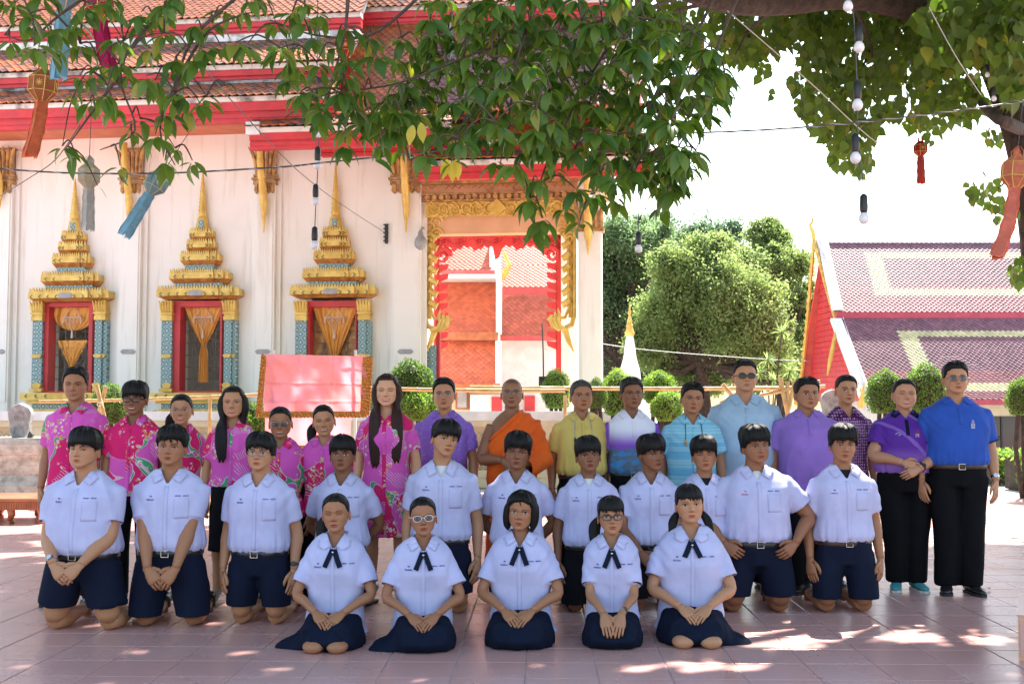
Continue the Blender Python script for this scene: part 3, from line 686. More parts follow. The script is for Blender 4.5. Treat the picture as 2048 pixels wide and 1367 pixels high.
def blob_px(px, py, rp, Y, base):
    p = P(px, py, Y); return (tuple(p - Vector(base)), rp / FOC * Y)
def ftree(pxb, Y, blobs, n, mt, label, leaf=.2):
    base = Vector(((pxb - 1024)/FOC*Y, Y, 0)); bl = []
    for (x, y, r_, *dd) in blobs:
        YY = Y + (dd[0] if dd else (rnd.random() - .5)*2); bl.append(blob_px(x, y, r_, YY, base))
    return big_tree(base, 8, bl, n, mt, label, 'trees behind the temple grounds', leaf)
ftree(1235, 40, [(1230, 480, 60), (1280, 500, 60), (1250, 560, 60), (1225, 640, 55), (1230, 710, 60), (1300, 470, 40), (1190, 600, 50), (1280, 640, 60)], 60000, M['far_leaf2'], 'dark green leafy tree right behind the white porch column', .11)
ftree(1400, 36, [(1350, 530, 55), (1400, 510, 50), (1440, 500, 45), (1375, 590, 70), (1440, 580, 70), (1330, 640, 60), (1400, 670, 75), (1480, 640, 75), (1510, 600, 60), (1300, 700, 55), (1380, 740, 60), (1470, 720, 60), (1535, 690, 50), (1560, 740, 40)], 135000, M['far_leaf'], 'broad bright green feathery tree with low spreading crown', .095)
ftree(1560, 44, [(1530, 470, 40), (1550, 500, 45), (1500, 540, 50), (1580, 530, 40), (1560, 580, 55), (1600, 610, 50), (1590, 680, 55), (1545, 455, 25), (1520, 620, 60)], 66000, M['far_leaf'], 'tall pointed green tree beside the red gable', .11)
ftree(1330, 48, [(1310, 470, 50), (1340, 500, 60), (1450, 470, 40), (1270, 540, 60), (1400, 500, 60), (1480, 540, 60), (1290, 620, 80), (1240, 700, 80), (1350, 680, 90), (1450, 690, 90), (1560, 700, 80), (1200, 760, 60), (1640, 720, 60)], 60000, M['hazy'], 'dark mass of foliage rearmost behind the bright tree', .17)
ftree(2100, 30, [(2050, 520, 30), (2070, 560, 40), (2065, 500, 25)], 5000, M['far_leaf2'], 'tree tip showing over the purple roof at the right edge', .12)
# spiky dracaena beside the gable
dt = empty('dracaena', P(1540, 780, 26) * 1.0); dt.location.z = 0; tag(dt, 'slender spiky plant with tufts of narrow leaves by the bamboo frame', 'plant')
b = MB(); dp = []; dd_ = []; ds = []
for (px, py) in ((1563, 665), (1520, 745), (1548, 760), (1500, 765), (1580, 740), (1535, 720)):
    tp = P(px, py, 26) - dt.location; b.tube([(0, 0, 0), (tp.x*.4, 0, tp.z*.5), tp], [.03, .02, .015], 5)
    for k in range(34): dp.append(tuple(tp)); v = rand_dirs(1, .35)[0]; dd_.append(v); ds.append(.2 + rnd.random()*.12)
b.build('stem', M['twig'], dt); nar = (np.array([(0, .02, 0), (0, -.02, 0), (.5, -.06, .05), (.5, .06, .05), (1, 0, -.15)]), [(0, 1, 2, 3), (3, 2, 4)])
scatter_mesh('foliage', nar[0], nar[1], dp, dd_, rand_dirs(len(dp), 2), ds, M['far_leaf'], dt)
# ---------------------------------------------------------------- topiary and hedges
def topiary(px, py, rx, ry, Y, label, mt, stem=True, n=5200, squash=1., leaf=.05, group='clipped round shrubs'):
    c = P(px, py, Y); a = rx/FOC*Y; h = ry/FOC*Y; t = empty('topiary_shrub', (c.x, Y, 0)); tag(t, label, 'shrub', group)
    d = rand_dirs(n); lump = 1 + .09*np.sin(d[:, 0]*6 + px) * np.cos(d[:, 2]*5 + px) + .06*np.sin(d[:, 1]*9 + d[:, 0]*7 + px) + .05*np.abs(ng.normal(size=n))*(ng.random(n) < .25)
    rr = (1 - .18*ng.random((n, 1))**2) * lump[:, None]; pos = d * rr * np.array([a, a, h]); pos[:, 2] = np.where(pos[:, 2] < -h*.75, -h*.75, pos[:, 2]) + c.z
    ups = d + ng.normal(size=(n, 3))*.5; dirs = np.cross(ups, rand_dirs(n)) + d*.5
    scatter_mesh('foliage', QUAD[0], QUAD[1], pos, dirs, ups, leaf*(.7 + .7*ng.random(n))*a/.45, mt, t)
    b = MB(); k = b.lathe([(.02, -h*.7), (a*.75, -h*.6), (a*.88, 0), (a*.7, h*.6), (.02, h*.88)], 10, (0, 0, c.z)); b.build('inner_twigs', M['bark'], t)
    b = MB()
    for q in range(3): b.tube([((q-1)*.05, 0, 0), ((q-1)*.12, .02, c.z*.5), ((q-1)*a*.3, 0, c.z - h*.5)], .035, 6)
    b.build('trunk', M['bark'], t); return t
topiary(822, 775, 47, 52, 17.5, 'dark clipped dome shrub behind the purple shirted man with glasses', M['topiary'])
topiary(836, 815, 42, 30, 17.2, 'lower lighter tier of clipped shrub just under the dome shrub', M['topiary2'])
topiary(222, 812, 38, 42, 17, 'round shrub behind the crossed bamboo poles at left', M['topiary'])
topiary(500, 842, 45, 34, 17, 'dark shrub left of the pink cloth banner', M['topiary'])
topiary(1112, 782, 28, 42, 22, 'bright shrub just left of the porch column, behind the yellow shirt', M['topiary2'])
topiary(1192, 790, 22, 32, 19, 'small shrub just right of the porch column', M['topiary'])
topiary(1237, 790, 34, 50, 20, 'light green shrub in front of the white stupa', M['topiary2'])
topiary(1318, 778, 34, 34, 19.5, 'upper light green ball shrub right of the stupa', M['topiary2'])
topiary(1335, 815, 32, 32, 19, 'lower light green ball shrub under the upper ball', M['topiary2'])
topiary(1770, 788, 36, 46, 19, 'clipped cone shrub behind the smiling woman in purple', M['topiary'])
topiary(1852, 782, 40, 52, 18.5, 'big clipped egg shrub between the purple woman and the blue polo man', M['topiary'])
topiary(2046, 797, 31, 40, 18, 'clipped ball shrub at the right edge in front of dark windows', M['topiary'])
def hedge(pa, pb, py, Y, h, label, dep=.7):
    a, c = P(pa, py, Y), P(pb, py, Y); L = c.x - a.x; t = empty('hedge', (a.x, Y, 0)); tag(t, label, 'hedge'); n = int(2600*L)
    f = ng.random((n, 3)); pos = np.stack([f[:, 0]*L, f[:, 1]*dep, h*(.05 + .95*f[:, 2]**.4)], 1); pos[:, 1] = np.where(f[:, 2] < .6, pos[:, 1]*.15, pos[:, 1]); pos += ng.normal(size=pos.shape)*.02
    scatter_mesh('foliage', QUAD[0], QUAD[1], pos, rand_dirs(n), rand_dirs(n, 1), .07*(.6 + ng.random(n)), M['topiary2'], t)
    b = MB(); b.box(.03, L - .03, .08, dep, 0, h*.9); b.build('inner_twigs', M['bark'], t)
hedge(1985, 2046, 900, 21, .58, 'low trimmed hedge behind the blue polo man'); hedge(2040, 2100, 900, 19.5, .62, 'low hedge clump at the right edge')
# ---------------------------------------------------------------- right hall with patterned roof
hall = empty('temple_hall', (8.1, 27, 0)); tag(hall, 'low hall at right with purple red tiled roof, pale yellow tile borders and red gable', 'temple hall')
def HL(p): return Vector(p) - Vector((8.1, 27, 0))
XR = 22.
MA, YE = (.24, .075, .085), (.50, .46, .24)
HT = TileField('roof_tiles', hall, M['tilevar'], .125, .062)
def hallc(y0, y1, uL):
    def f(u, v):
        uu = u * 13.; inb = (.9 + uL < uu) and y0 < v < y1; core = (1.28 + uL < uu) and y0 + .10 < v < y1 - .09
        if inb and not core: return jit(YE, .15)
        return jit((.17, .07, .09), .25) if v > .35 else jit(MA, .25)
    return f
ridgeL, ridgeR = P(1642, 484, 30.), Vector((XR + 1, 30, 0)); ridgeR.z = ridgeL.z
u1L = P(1672, 622, 28.3); l0L = P(1668, 641, 28.2); e0L = P(1726, 797, 26.7)
def hv(p, x=None): 
    q = HL(p); 
    if x is not None: q.x = x - 8.1
    return q
slab('roof_slope', M['capgrey'], hv(u1L), hv(u1L, XR + 1), hv(ridgeL, XR + 1), hv(ridgeL), hall)
slab('roof_slope', M['capgrey'], hv(e0L), hv(e0L, XR + 1), hv(l0L, XR + 1), hv(l0L), hall)
HT.field(hv(u1L), hv(u1L, XR + 1), hv(ridgeL, XR + 1), hv(ridgeL), hallc(.2, .84, 0), bulge=0)
HT.field(hv(e0L), hv(e0L, XR + 1), hv(l0L, XR + 1), hv(l0L), hallc(.08, .86, .3), bulge=0)
HT.finish(300, key=lambda it: abs(it[0].x - 2.2)*.5 + abs(it[0].z - 1.9))
for pa_, pb_ in ((u1L, ridgeL), (e0L, l0L)):
    b = MB(); a_, c_ = hv(pa_), hv(pb_); nrm = (c_ - a_).cross(Vector((1, 0, 0))).normalized(); nrm = nrm if nrm.z > 0 else -nrm; w0 = Vector((-.10, 0, 0)); w1 = Vector((.16, 0, 0))
    b.loft([[a_ + w0 + nrm*.01, a_ + w1 + nrm*.01, c_ + w1 + nrm*.01, c_ + w0 + nrm*.01], [a_ + w0 + nrm*.09, a_ + w1 + nrm*.09, c_ + w1 + nrm*.09, c_ + w0 + nrm*.09]]); b.build('white_verge', M['white'], hall)
# far slopes and ridge
rb = HL((0, 0, 0)); 
slab('rear_slope', M['redlt'], hv(Vector((8.1, 33.3, e0L.z))), hv(Vector((8.1, 33.3, e0L.z)), XR + 1), hv(ridgeL, XR + 1), hv(ridgeL, 8.0), hall)
b = MB(); b.tube([hv(ridgeL), hv(ridgeL, XR + 1)], .07, 6); b.build('ridge', M['white'], hall)
M['magenta'] = mat('maroon_pink_paint', (.42, .05, .09), None, .5, 4.)
b = MB(); q = hv(u1L); b.box(q.x, XR - 7, q.y - .06, q.y + .02, q.z - .22, q.z - .02); q = hv(e0L); b.box(q.x + .05, XR - 7, q.y - .05, q.y + .03, q.z - .14, q.z - .02); b.build('fascia', M['magenta'], hall)
# curved white bargeboards with gold edge, red gable
apex = P(1628, 480, 30); lowR = P(1728, 803, 26.6); lowL = P(1598, 800, 33.2)
def curve(a, c, sag, n=12):
    a, c = Vector(a), Vector(c); return [a.lerp(c, k/n) + Vector((0, 0, -sag*math.sin(PI*k/n))) for k in range(n + 1)]
cR = curve(apex, lowR, .22); cL = curve(apex, lowL, .22)
b = MB(); b.tube([HL(p + Vector((.12, .0, -.02))) for p in cR], .09, 6, flat=2.); b.build('bargeboard', M['white'], hall)
for cv in (cR, cL):
    b = MB(); b.tube([HL(p) for p in cv], .05, 6)
    for k, p in enumerate(cv[1:-1]):
        for s in (.0, .5):
            q = HL(p.lerp(cv[k+2], s)); b.tube([q, q + Vector((-.02, 0, .1)), q + Vector((-.02, 0, .17))], [.04, .05, .006], 5)
    q = HL(cv[-1]); b.tube([q, q + Vector((-.1, -.1, -.08)), q + Vector((-.1, -.2, .1)), q + Vector((-.05, -.2, .42))], [.06, .08, .05, .01], 6)
    b.build('gold_barge', M['gold'], hall)
q = HL(apex); b = MB(); b.tube([q, q + Vector((-.02, 0, .2)), q + Vector((-.10, 0, .38)), q + Vector((-.02, 0, .5)), q + Vector((-.08, 0, .72))], [.05, .06, .05, .03, .006], 6); b.build('finial', M['gold'], hall)
def boards(name, pts3, n, mt, off=Vector((.25, 0, 0))):
    """gable boarding built board by board between the two edge curves"""
    A, B_ = pts3
    for k in range(n):
        t0, t1 = k/n, (k + .93)/n
        def at(c, t): x = t*(len(c) - 1); i = min(int(x), len(c) - 2); return c[i].lerp(c[i+1], x - i)
        a0, a1, c0, c1 = at(A, t0), at(A, t1), at(B_, t0), at(B_, t1)
        b = MB(); f = [HL(x + off) for x in (a0, c0, c1, a1)]; g_ = [x + Vector((.05, 0, 0)) for x in f]; b.loft([f, g_]); b.build(name, mt, hall)
boards('gable_board', (cL[1:], cR[1:]), 26, M['red'])
b = MB(); cm = [p.lerp(q_, .0) for p, q_ in zip(cR, cL)]; z = P(1640, 540, 29).z
b.tube([HL(P(1672, 665, 27.9)), HL(P(1660, 720, 27.8)), HL(P(1655, 750, 27.8))], [.05, .05, .02], 6); b.build('gold_bracket', M['gold'], hall)
# walls, windows
b = MB(); b.box(.6, XR - 8, .3, .5, 0, e0L.z); b.build('wall', M['cream'], hall); b = MB(); b.box(.6, .8, .5, 5.9, 0, e0L.z); b.build('end_wall', M['white'], hall)
for k in range(5):
    x = P(1958, 860, 27.25).x - 8.1 + k*1.15; z0, z1 = P(1958, 905, 27.25).z, P(1958, 832, 27.25).z
    b = MB(); b.box(x, x + 1.08, .27, .298, z0, z1); w = b.build('window', M['glassdark'], hall); b = MB()
    for xx in (0, .51, 1.04): b.box(x + xx, x + xx + .04, .24, .268, z0, z1)
    b.box(x, x + 1.08, .238, .266, z0 - .05, z0 - .002); b.build('frame', M['black'], w)
# ---------------------------------------------------------------- building seen through the porch
th = empty('monks_quarters', (0, 34, 0)); tag(th, 'white building with red tiled roofs seen through the open porch', 'building')
def Q(px, py, Y=34): p = P(px, py, Y); return Vector((p.x, p.y - 34, p.z))
PT = TileField('roof_tiles', th, M['tilevar'], .15, .075)
RD = (.50, .13, .07)
rf = lambda u, v: jit(RD, .18)
def proof(a, c, d, e, Ya=33.4, Yb=34.6):
    """px corners: lower-left, lower-right, upper-right, upper-left"""
    p = [Q(*a, Ya), Q(*c, Ya), Q(*d, Yb), Q(*e, Yb)]; slab('roof_slope', M['redlt'], *p, th); PT.field(*p, rf)
proof((800, 662), (992, 662), (992, 556), (800, 556)); proof((800, 766), (990, 766), (990, 682), (800, 682), 32.6, 33.3)
proof((1004, 670), (1140, 670), (1140, 592), (1004, 592), 34.2, 34.9); proof((1004, 572), (1140, 572), (1140, 470), (1004, 470), 35.2, 37); proof((800, 538), (978, 538), (978, 470), (800, 470), 35, 36.2)
proof((-60, 820), (230, 820), (230, 700), (-60, 700), 33, 35)
PT.finish(300, key=lambda it: abs(it[0].x + .9) + abs(it[0].z - 3)*.8)
def pbox(a, c, Y0, Y1, name, mt):
    p, q_ = Q(*a, Y0), Q(*c, Y0); b = MB(); b.box(p.x, q_.x, Y0 - 34, Y1 - 34, q_.z, p.z); return b.build(name, mt, th)
pbox((800, 664), (996, 680), 33.0, 33.3, 'fascia', M['wood']); pbox((800, 767), (1000, 776), 32.3, 32.6, 'fascia', M['wood'])
pbox((1000, 671), (1140, 681), 34.0, 34.2, 'fascia', M['redlt']); pbox((1000, 574), (1140, 590), 34.9, 35.1, 'fascia', M['redlt']); pbox((800, 540), (990, 548), 34.7, 34.9, 'fascia', M['redlt'])
pbox((800, 548), (998, 556), 33.4, 34.6, 'white_ridge', M['white']); pbox((992, 548), (1003, 665), 33.1, 34.7, 'white_verge', M['white']); pbox((991, 681), (1002, 776), 32.5, 33.4, 'white_verge', M['white']); pbox((979, 480), (988, 535), 35, 36, 'white_verge', M['white'])
pbox((1003, 682), (1160, 960), 34.5, 38, 'wall', M['white']); pbox((780, 776), (1002, 960), 33.2, 36, 'wall', M['cream']); pbox((-80, 821), (300, 960), 33.6, 36, 'wall', M['white'])
pbox((940, 789), (1004, 960), 33.0, 33.19, 'white_wall', M['white'])
for (a, c) in (((983, 793), (1004, 960)), ((1049, 791), (1070, 960))): pbox(a, c, 32.9 if a[0] < 1000 else 34.4, 32.99 if a[0] < 1000 else 34.49, 'red_door', M['red'])
pbox((911, 778), (938, 818), 33.1, 33.19, 'window', M['wood']); pbox((915, 782), (933, 815), 33.05, 33.09, 'window_pane', M['greyplaque'])
g = MB(); q = Q(1003, 560, 33.2); g.tube([q, q + Vector((.12, 0, .25)), q + Vector((.22, 0, .45)), q + Vector((.10, 0, .7)), q + Vector((.02, 0, .95))], [.06, .1, .07, .05, .01], 6); g.build('finial', M['gold'], th)
s = MB(); q = P(1087, 765, 22.5); so = empty('loudspeaker', q); tag(so, 'small black loudspeaker hanging in the porch opening', 'speaker'); s.box(-.09, .09, -.08, .08, -.12, .12); s.build('cabinet', M['black'], so); s = MB(); s.lathe([(.07, 0), (.06, .01), (.02, .02)], 14); s.build('cone', M['glassdark'], so, rot=(R(90), 0, 0), loc=(0, -.082, -.02))
s = MB(); s.tube([(0, 0, .12), (0, .2, .6), (0, 1.0, 1.2)], .015, 5); s.build('bracket', M['black'], so)
# ---------------------------------------------------------------- stupa
st = empty('stupa', (P(1260, 760, 29).x, 29, 0)); tag(st, 'slim white stupa with gold needle spire among the shrubs', 'stupa')
zz = lambda py: P(1260, py, 29).z; m_ = 29/FOC
b = MB(); b.lathe([(.6, 0), (.55, zz(830)), (30*m_, zz(790)), (22*m_, zz(765)), (20*m_, zz(740)), (13*m_, zz(715)), (10*m_, zz(690)), (7*m_, zz(672)), (7*m_, zz(668))], 16); b.build('body', M['white'], st, auto=40)
b = MB(); b.lathe([(16*m_, zz(738)), (15*m_, zz(728)), (12*m_, zz(722)), (14*m_, zz(718)), (11*m_, zz(712))], 12); b.lathe([(8*m_, zz(672)), (10*m_, zz(666)), (6*m_, zz(655)), (7*m_, zz(650)), (4*m_, zz(645)), (5*m_, zz(640)), (2*m_, zz(632)), (2.6*m_, zz(626)), (.01, zz(608))], 10); b.build('gold_spire', M['gold'], st)
# ---------------------------------------------------------------- balustrade wall
YB = 20.4
bw = empty('balustrade_wall', (0, YB, 0)); tag(bw, 'low cream balustrade wall with pierced ornament panels behind the group', 'wall')
xa, xb_ = -12., P(1240, 900, YB).x
ztp = P(1000, 822, YB).z
for nm, z0, z1, o, mt in (('base', 0, .16, .12, M['cream']), ('plinth', .162, .30, .05, M['cream']), ('coping', ztp - .16, ztp, .08, M['white']), ('coping_moulding', ztp - .27, ztp - .162, .03, M['cream'])):
    b = MB(); b.box(xa, xb_, -o, .25 + o, z0, z1); b.build(nm, mt, bw)
b = MB(); x = xa
seg = 1.7
while x < xb_:
    b.box(x, min(xb_, x + .9), 0.001, .249, .302, ztp - .272); x += seg
b.build('pier', M['cream'], bw)
x = xa + .9
vt = MB()
while x < xb_ - .8:
    for r_ in range(4):
        for q in range(5):
            cx_, cz_ = x + .08 + q*.16, .38 + r_*.17; vt.tube([(cx_ + .075*math.cos(a*PI/4), .12, cz_ + .075*math.sin(a*PI/4)) for a in range(9)], .014, 4)
            vt.prism([(cx_ - .03, cz_), (cx_, cz_ + .03), (cx_ + .03, cz_), (cx_, cz_ - .03)], .10, .14)
    vt.box(x, x + .8, .16, .2, .302, ztp - .272); x += seg
vt.build('pierced_block', M['cream'], bw)

# ================================================================ people
def lin(h):  # srgb hex to linear
    return tuple(((int(h[i:i+2], 16)/255)**2.2) for i in (0, 2, 4))
M['skin'] = attrmat('skin', .5, 30., .12, sss=.05, bump=.08, spec=.35)
M['hair'] = None
def _hair():
    t = NT('black_hair', .55, 0, .22); at = t.n('ShaderNodeAttribute', attribute_name='col')
    f = t.noise(55., t.co(scale=(3, 3, .5)), 4); hv = t.n('ShaderNodeHueSaturation'); t.l(at.outputs['Color'], hv.inputs['Color']); t.l(t.math('ADD', t.math('MULTIPLY', f, 1.2), .4), hv.inputs['Value']); t.color(hv.outputs[0])
    t.bump(t.noise(140., t.co(scale=(3, 3, .35)), 4), .5, .004); return t.m
M['hair'] = _hair()
def cloth(name, c, c2=None, scale=6., rough=.85, fine=500., bump=.12):
    t = NT(name, rough, 0, .12 if max(c) < .1 else .25); c2 = c2 or tuple(x*.86 for x in c); t.color(t.mix(t.step(t.noise(scale, detail=5), .35, .7), c2, c))
    h = t.math('ADD', t.math('MULTIPLY', t.noise(22., detail=5, dist=.8), .8), t.math('MULTIPLY', t.noise(fine), .05)); t.bump(h, bump*2, .006)
    t.b.inputs['Sheen Weight'].default_value = .0 if max(c) < .1 else .06; return t.m
M['school'] = cloth('white_school_cotton', (.50, .50, .74)); M['navy'] = cloth('navy_cotton', (.008, .012, .030)); M['blackcloth'] = cloth('black_cloth', (.006, .006, .008))
M['navy2'] = cloth('dark_navy_skirt_cloth', (.006, .010, .026)); M['skyshirt'] = cloth('pale_blue_cotton', (.36, .50, .66)); M['purple'] = cloth('lilac_polo_cotton', (.27, .15, .50)); M['yellow'] = cloth('yellow_polo_cotton', (.62, .47, .13), (.55, .40, .11))
M['blue'] = cloth('royal_blue_polo_knit', (.025, .085, .42)); M['robe'] = cloth('orange_robe_cloth', (.78, .13, .012), (.68, .095, .01), bump=.25); M['undershirt'] = cloth('white_undershirt', (.75, .75, .76)); M['darkundershirt'] = cloth('black_undershirt', (.02, .02, .025))
M['leather'] = mat('black_leather', (.018, .016, .016), None, .3, 20.); M['brownleather'] = mat('brown_leather', (.05, .025, .016), None, .45, 20.); M['steel'] = mat('polished_steel', (.6, .6, .6), None, .25, 9., metal=1.)
M['thread'] = mat('blue_thread', (.03, .05, .30), None, .8, 9.); M['redthread'] = mat('red_thread', (.55, .08, .12), None, .8, 9.); M['whitethread'] = mat('white_thread', (.75, .75, .78), None, .8, 9.); M['teal'] = mat('teal_canvas', (.05, .30, .33), None, .7, 30.); M['rubber'] = mat('white_rubber', (.62, .60, .56), None, .7, 9.); M['beige'] = mat('beige_leather', (.30, .22, .17), None, .6, 9.); M['soleblack'] = mat('dark_sole', (.02, .02, .02), None, .7, 9.)
def _lens(name, c, f, r=.08):
    t = NT(name, r, 0, .5); t.color(c); tr = t.n('ShaderNodeBsdfTransparent'); mx = t.n('ShaderNodeMixShader', i_Fac=f); t.l(tr.outputs[0], mx.inputs[1]); t.l(t.b.outputs[0], mx.inputs[2]); t.l(mx.outputs[0], t.t.nodes['Material Output'].inputs[0]); return t.m
M['lens'] = _lens('clear_lens', (.5, .52, .55), .06); M['lensdark'] = _lens('tinted_lens', (.05, .05, .08), .62); M['lensblack'] = _lens('black_lens', (.004, .004, .005), 1., .35)
M['wireframe'] = mat('thin_metal_frame', (.35, .32, .30), None, .3, 9., metal=.8); M['blackframe'] = mat('black_acetate', (.012, .012, .012), None, .3, 9.)
def _floral():
    t = NT('pink_floral_print', .8, 0, .25); co = t.co(); oi = t.n('ShaderNodeObjectInfo'); ad = t.n('ShaderNodeVectorMath', operation='ADD'); t.l(co, ad.inputs[0])
    cb = t.n('ShaderNodeCombineXYZ'); t.l(t.math('MULTIPLY', oi.outputs['Random'], 9.), cb.inputs[0]); t.l(t.math('MULTIPLY', oi.outputs['Random'], 5.), cb.inputs[2]); t.l(cb.outputs[0], ad.inputs[1]); c0 = ad.outputs[0]; nz_ = t.n('ShaderNodeTexNoise', i_Scale=28., i_Detail=2.); t.l(c0, nz_.inputs['Vector']); vm = t.n('ShaderNodeVectorMath', operation='SCALE'); vm.inputs['Scale'].default_value = .03; t.l(nz_.outputs['Color'], vm.inputs[0]); va = t.n('ShaderNodeVectorMath', operation='ADD'); t.l(c0, va.inputs[0]); t.l(vm.outputs[0], va.inputs[1]); c1 = va.outputs[0]
    base = t.step(t.noise(4.2, c0, 1, .6), .485, .515); c = t.mix(base, (.60, .012, .13), (.62, .09, .42))
    edge = t.noise(4.2, c0, 1, .6); ed = t.math('ABSOLUTE', t.math('SUBTRACT', edge, .5))
    # long leaves following the colour borders, outlined in white
    lw = t.math('MULTIPLY', t.step(t.noise(7., c0, 1), .45, .62), .030); l1 = t.math('LESS_THAN', ed, t.math('ADD', lw, .0035)); l2 = t.math('LESS_THAN', ed, t.math('SUBTRACT', lw, .006))
    c = t.mix(t.math('MULTIPLY', l1, .75), c, (.62, .60, .55)); c = t.mix(l2, c, (.06, .30, .14))
    # flower sprays
    v = t.n('ShaderNodeTexVoronoi', i_Scale=42.); t.l(c1, v.inputs['Vector']); reg = t.step(t.noise(6.5, c0, 1), .55, .6); d = v.outputs['Distance']
    m = t.math('MULTIPLY', reg, t.math('LESS_THAN', d, .42)); sep = t.n('ShaderNodeSeparateColor'); t.l(v.outputs['Color'], sep.inputs[0])
    fc = t.mix(t.step(sep.outputs[0], .45, .5), (.70, .68, .66), (.75, .38, .06)); c = t.mix(t.math('MULTIPLY', m, .85), c, fc); c = t.mix(t.math('MULTIPLY', m, t.math('LESS_THAN', d, .16)), c, (.25, .02, .08))
    # fine fern strokes
    w = t.n('ShaderNodeTexWave', i_Scale=26., i_Distortion=3.); w.bands_direction = 'DIAGONAL'; t.l(c0, w.inputs['Vector']); m2 = t.math('MULTIPLY', t.step(w.outputs['Fac'], .8, .9), t.step(t.noise(5.5, c0, 1, .3), .60, .63)); c = t.mix(t.math('MULTIPLY', m2, .6), c, (.70, .62, .68))
    t.color(c); t.bump(t.noise(22., detail=5, dist=.8), .35, .006); return t.m
M['floral'] = _floral()
def _pat():
    t = NT('plum_motif_print', .8, 0, .25); br = t.vor(56., t.co(scale=(1, .3, .8)), rand=.2); m = t.math('MULTIPLY', t.step(br, .10, .16), t.step(br, .46, .38)); t.color(t.mix(t.math('MULTIPLY', m, .8), (.075, .008, .085), (.55, .32, .52))); return t.m
M['plum'] = _pat()
def _pfl():
    t = NT('violet_tonal_floral', .8, 0, .25); z = t.xyz()[2]; m = t.math('MULTIPLY', t.step(t.vor(42.), .3, .2), .35); c = t.mix(m, (.24, .12, .50), (.50, .36, .75)); c = t.mix(t.step(z, 1.05, .9), c, (.12, .03, .24)); t.color(c); t.bump(t.noise(22., detail=5, dist=.8), .35, .006); return t.m
M['violetfloral'] = _pfl()
def _check():
    t = NT('turquoise_woven_check', .85, 0, .25); x = t.xyz(); r = t.n('ShaderNodeTexNoise', noise_dimensions='1D', i_Scale=16., i_Detail=1.); t.l(x[2], r.inputs['W']); c = t.mix(t.step(r.outputs['Fac'], .42, .56), (.13, .42, .62), (.30, .56, .66))
    r2 = t.n('ShaderNodeTexNoise', noise_dimensions='1D', i_Scale=60., i_Detail=0.); t.l(x[2], r2.inputs['W']); c = t.mix(t.math('MULTIPLY', t.step(r2.outputs['Fac'], .55, .6), .5), c, (.08, .38, .62))
    w = t.n('ShaderNodeTexChecker', i_Scale=150.); t.l(t.co(), w.inputs[0]); c = t.mix(t.math('MULTIPLY', w.outputs[1], .15), c, (.5, .6, .6)); t.color(c); t.bump(t.noise(22., detail=5, dist=.8), .35, .006); return t.m
M['check'] = _check()
def _grad():
    t = NT('white_to_violet_print', .8, 0, .25); x = t.xyz(); z = x[2]; n = t.noise(9., detail=4); zz = t.math('ADD', z, t.math('MULTIPLY', n, .02)); c = t.mix(t.step(zz, 1.24, 1.10), (.70, .68, .80), (.22, .08, .50))
    c = t.mix(t.step(t.math('ADD', z, t.math('MULTIPLY', n, .12)), 1.15, 1.12), c, (.10, .14, .20)); pic = t.math('LESS_THAN', t.math('ADD', z, t.math('MULTIPLY', n, .12)), 1.13)
    p = t.step(t.noise(14., t.co(scale=(1, 1, 2.2)), 5), .45, .6); c = t.mix(t.math('MULTIPLY', pic, p), c, (.05, .22, .48)); c = t.mix(t.step(t.math('ABSOLUTE', x[0]), .165, .18), c, (.20, .07, .46)); c = t.mix(t.step(z, 1.375, 1.39), c, (.22, .08, .50)); t.color(c); t.bump(t.noise(22., detail=5, dist=.8), .35, .006); return t.m
M['gradient'] = _grad()
def _two():
    t = NT('violet_sport_polo', .75, 0, .3); x = t.xyz(); c = t.mix(t.step(x[2], 1.1, .95), (.085, .018, .26), (.26, .12, .46)); w = t.n('ShaderNodeTexWave', i_Scale=2.2, i_Distortion=1.2); w.bands_direction = 'DIAGONAL'; t.l(t.co(), w.inputs['Vector']); c = t.mix(t.math('MULTIPLY', t.step(w.outputs['Fac'], .92, .97), .5), c, (.30, .16, .55))
    c = t.mix(t.step(t.math('ADD', x[0], t.math('MULTIPLY', x[2], -.12)), .0, .012), c, (.36, .19, .58)); t.color(c); t.bump(t.noise(22., detail=5, dist=.8), .35, .006); return t.m
M['sport'] = _two()

HZ = np.array([0, .03, .08, .15, .2, .25, .33, .42, .5, .58, .7, .8, .88, .94, .98, 1.0])
HW = np.array([.07, .15, .215, .262, .285, .30, .322, .335, .338, .34, .335, .305, .25, .18, .10, .01])
HF = np.array([.27, .34, .375, .38, .375, .38, .385, .375, .372, .40, .40, .37, .31, .23, .13, .01])
HB = np.array([-.14, -.06, .05, .16, .21, .26, .34, .40, .43, .445, .44, .40, .335, .25, .14, .01])
def head_base(phi, z, fat=1., off=0.):
    """phi 0 = front, returns x,y,z in head heights (ear axis at y=0, chin z=0)"""
    w = np.interp(z, HZ, HW); f = np.interp(z, HZ, HF); b = np.interp(z, HZ, HB)
    w = w * (1 + (fat - 1) * .62 * np.clip(1.15 - z*1.3, 0.30, 1)); yc = (b - f)/2; ry = (f + b)/2
    s, c = np.sin(phi), np.cos(phi); n = 2/2.25
    sx = np.sign(s)*np.abs(s)**n; cy = np.sign(c)*np.abs(c)**n
    x = (w + off)*sx; y = yc - (ry + off)*cy; zz = z + np.clip(1 - z/.3, 0, 1)**1.3 * .20 * (.5 - .5*c)
    return x, y, zz + off*np.clip((z - .75)*4, -.3, 1)
def g_(a, s): return np.exp(-(a/s)**2)
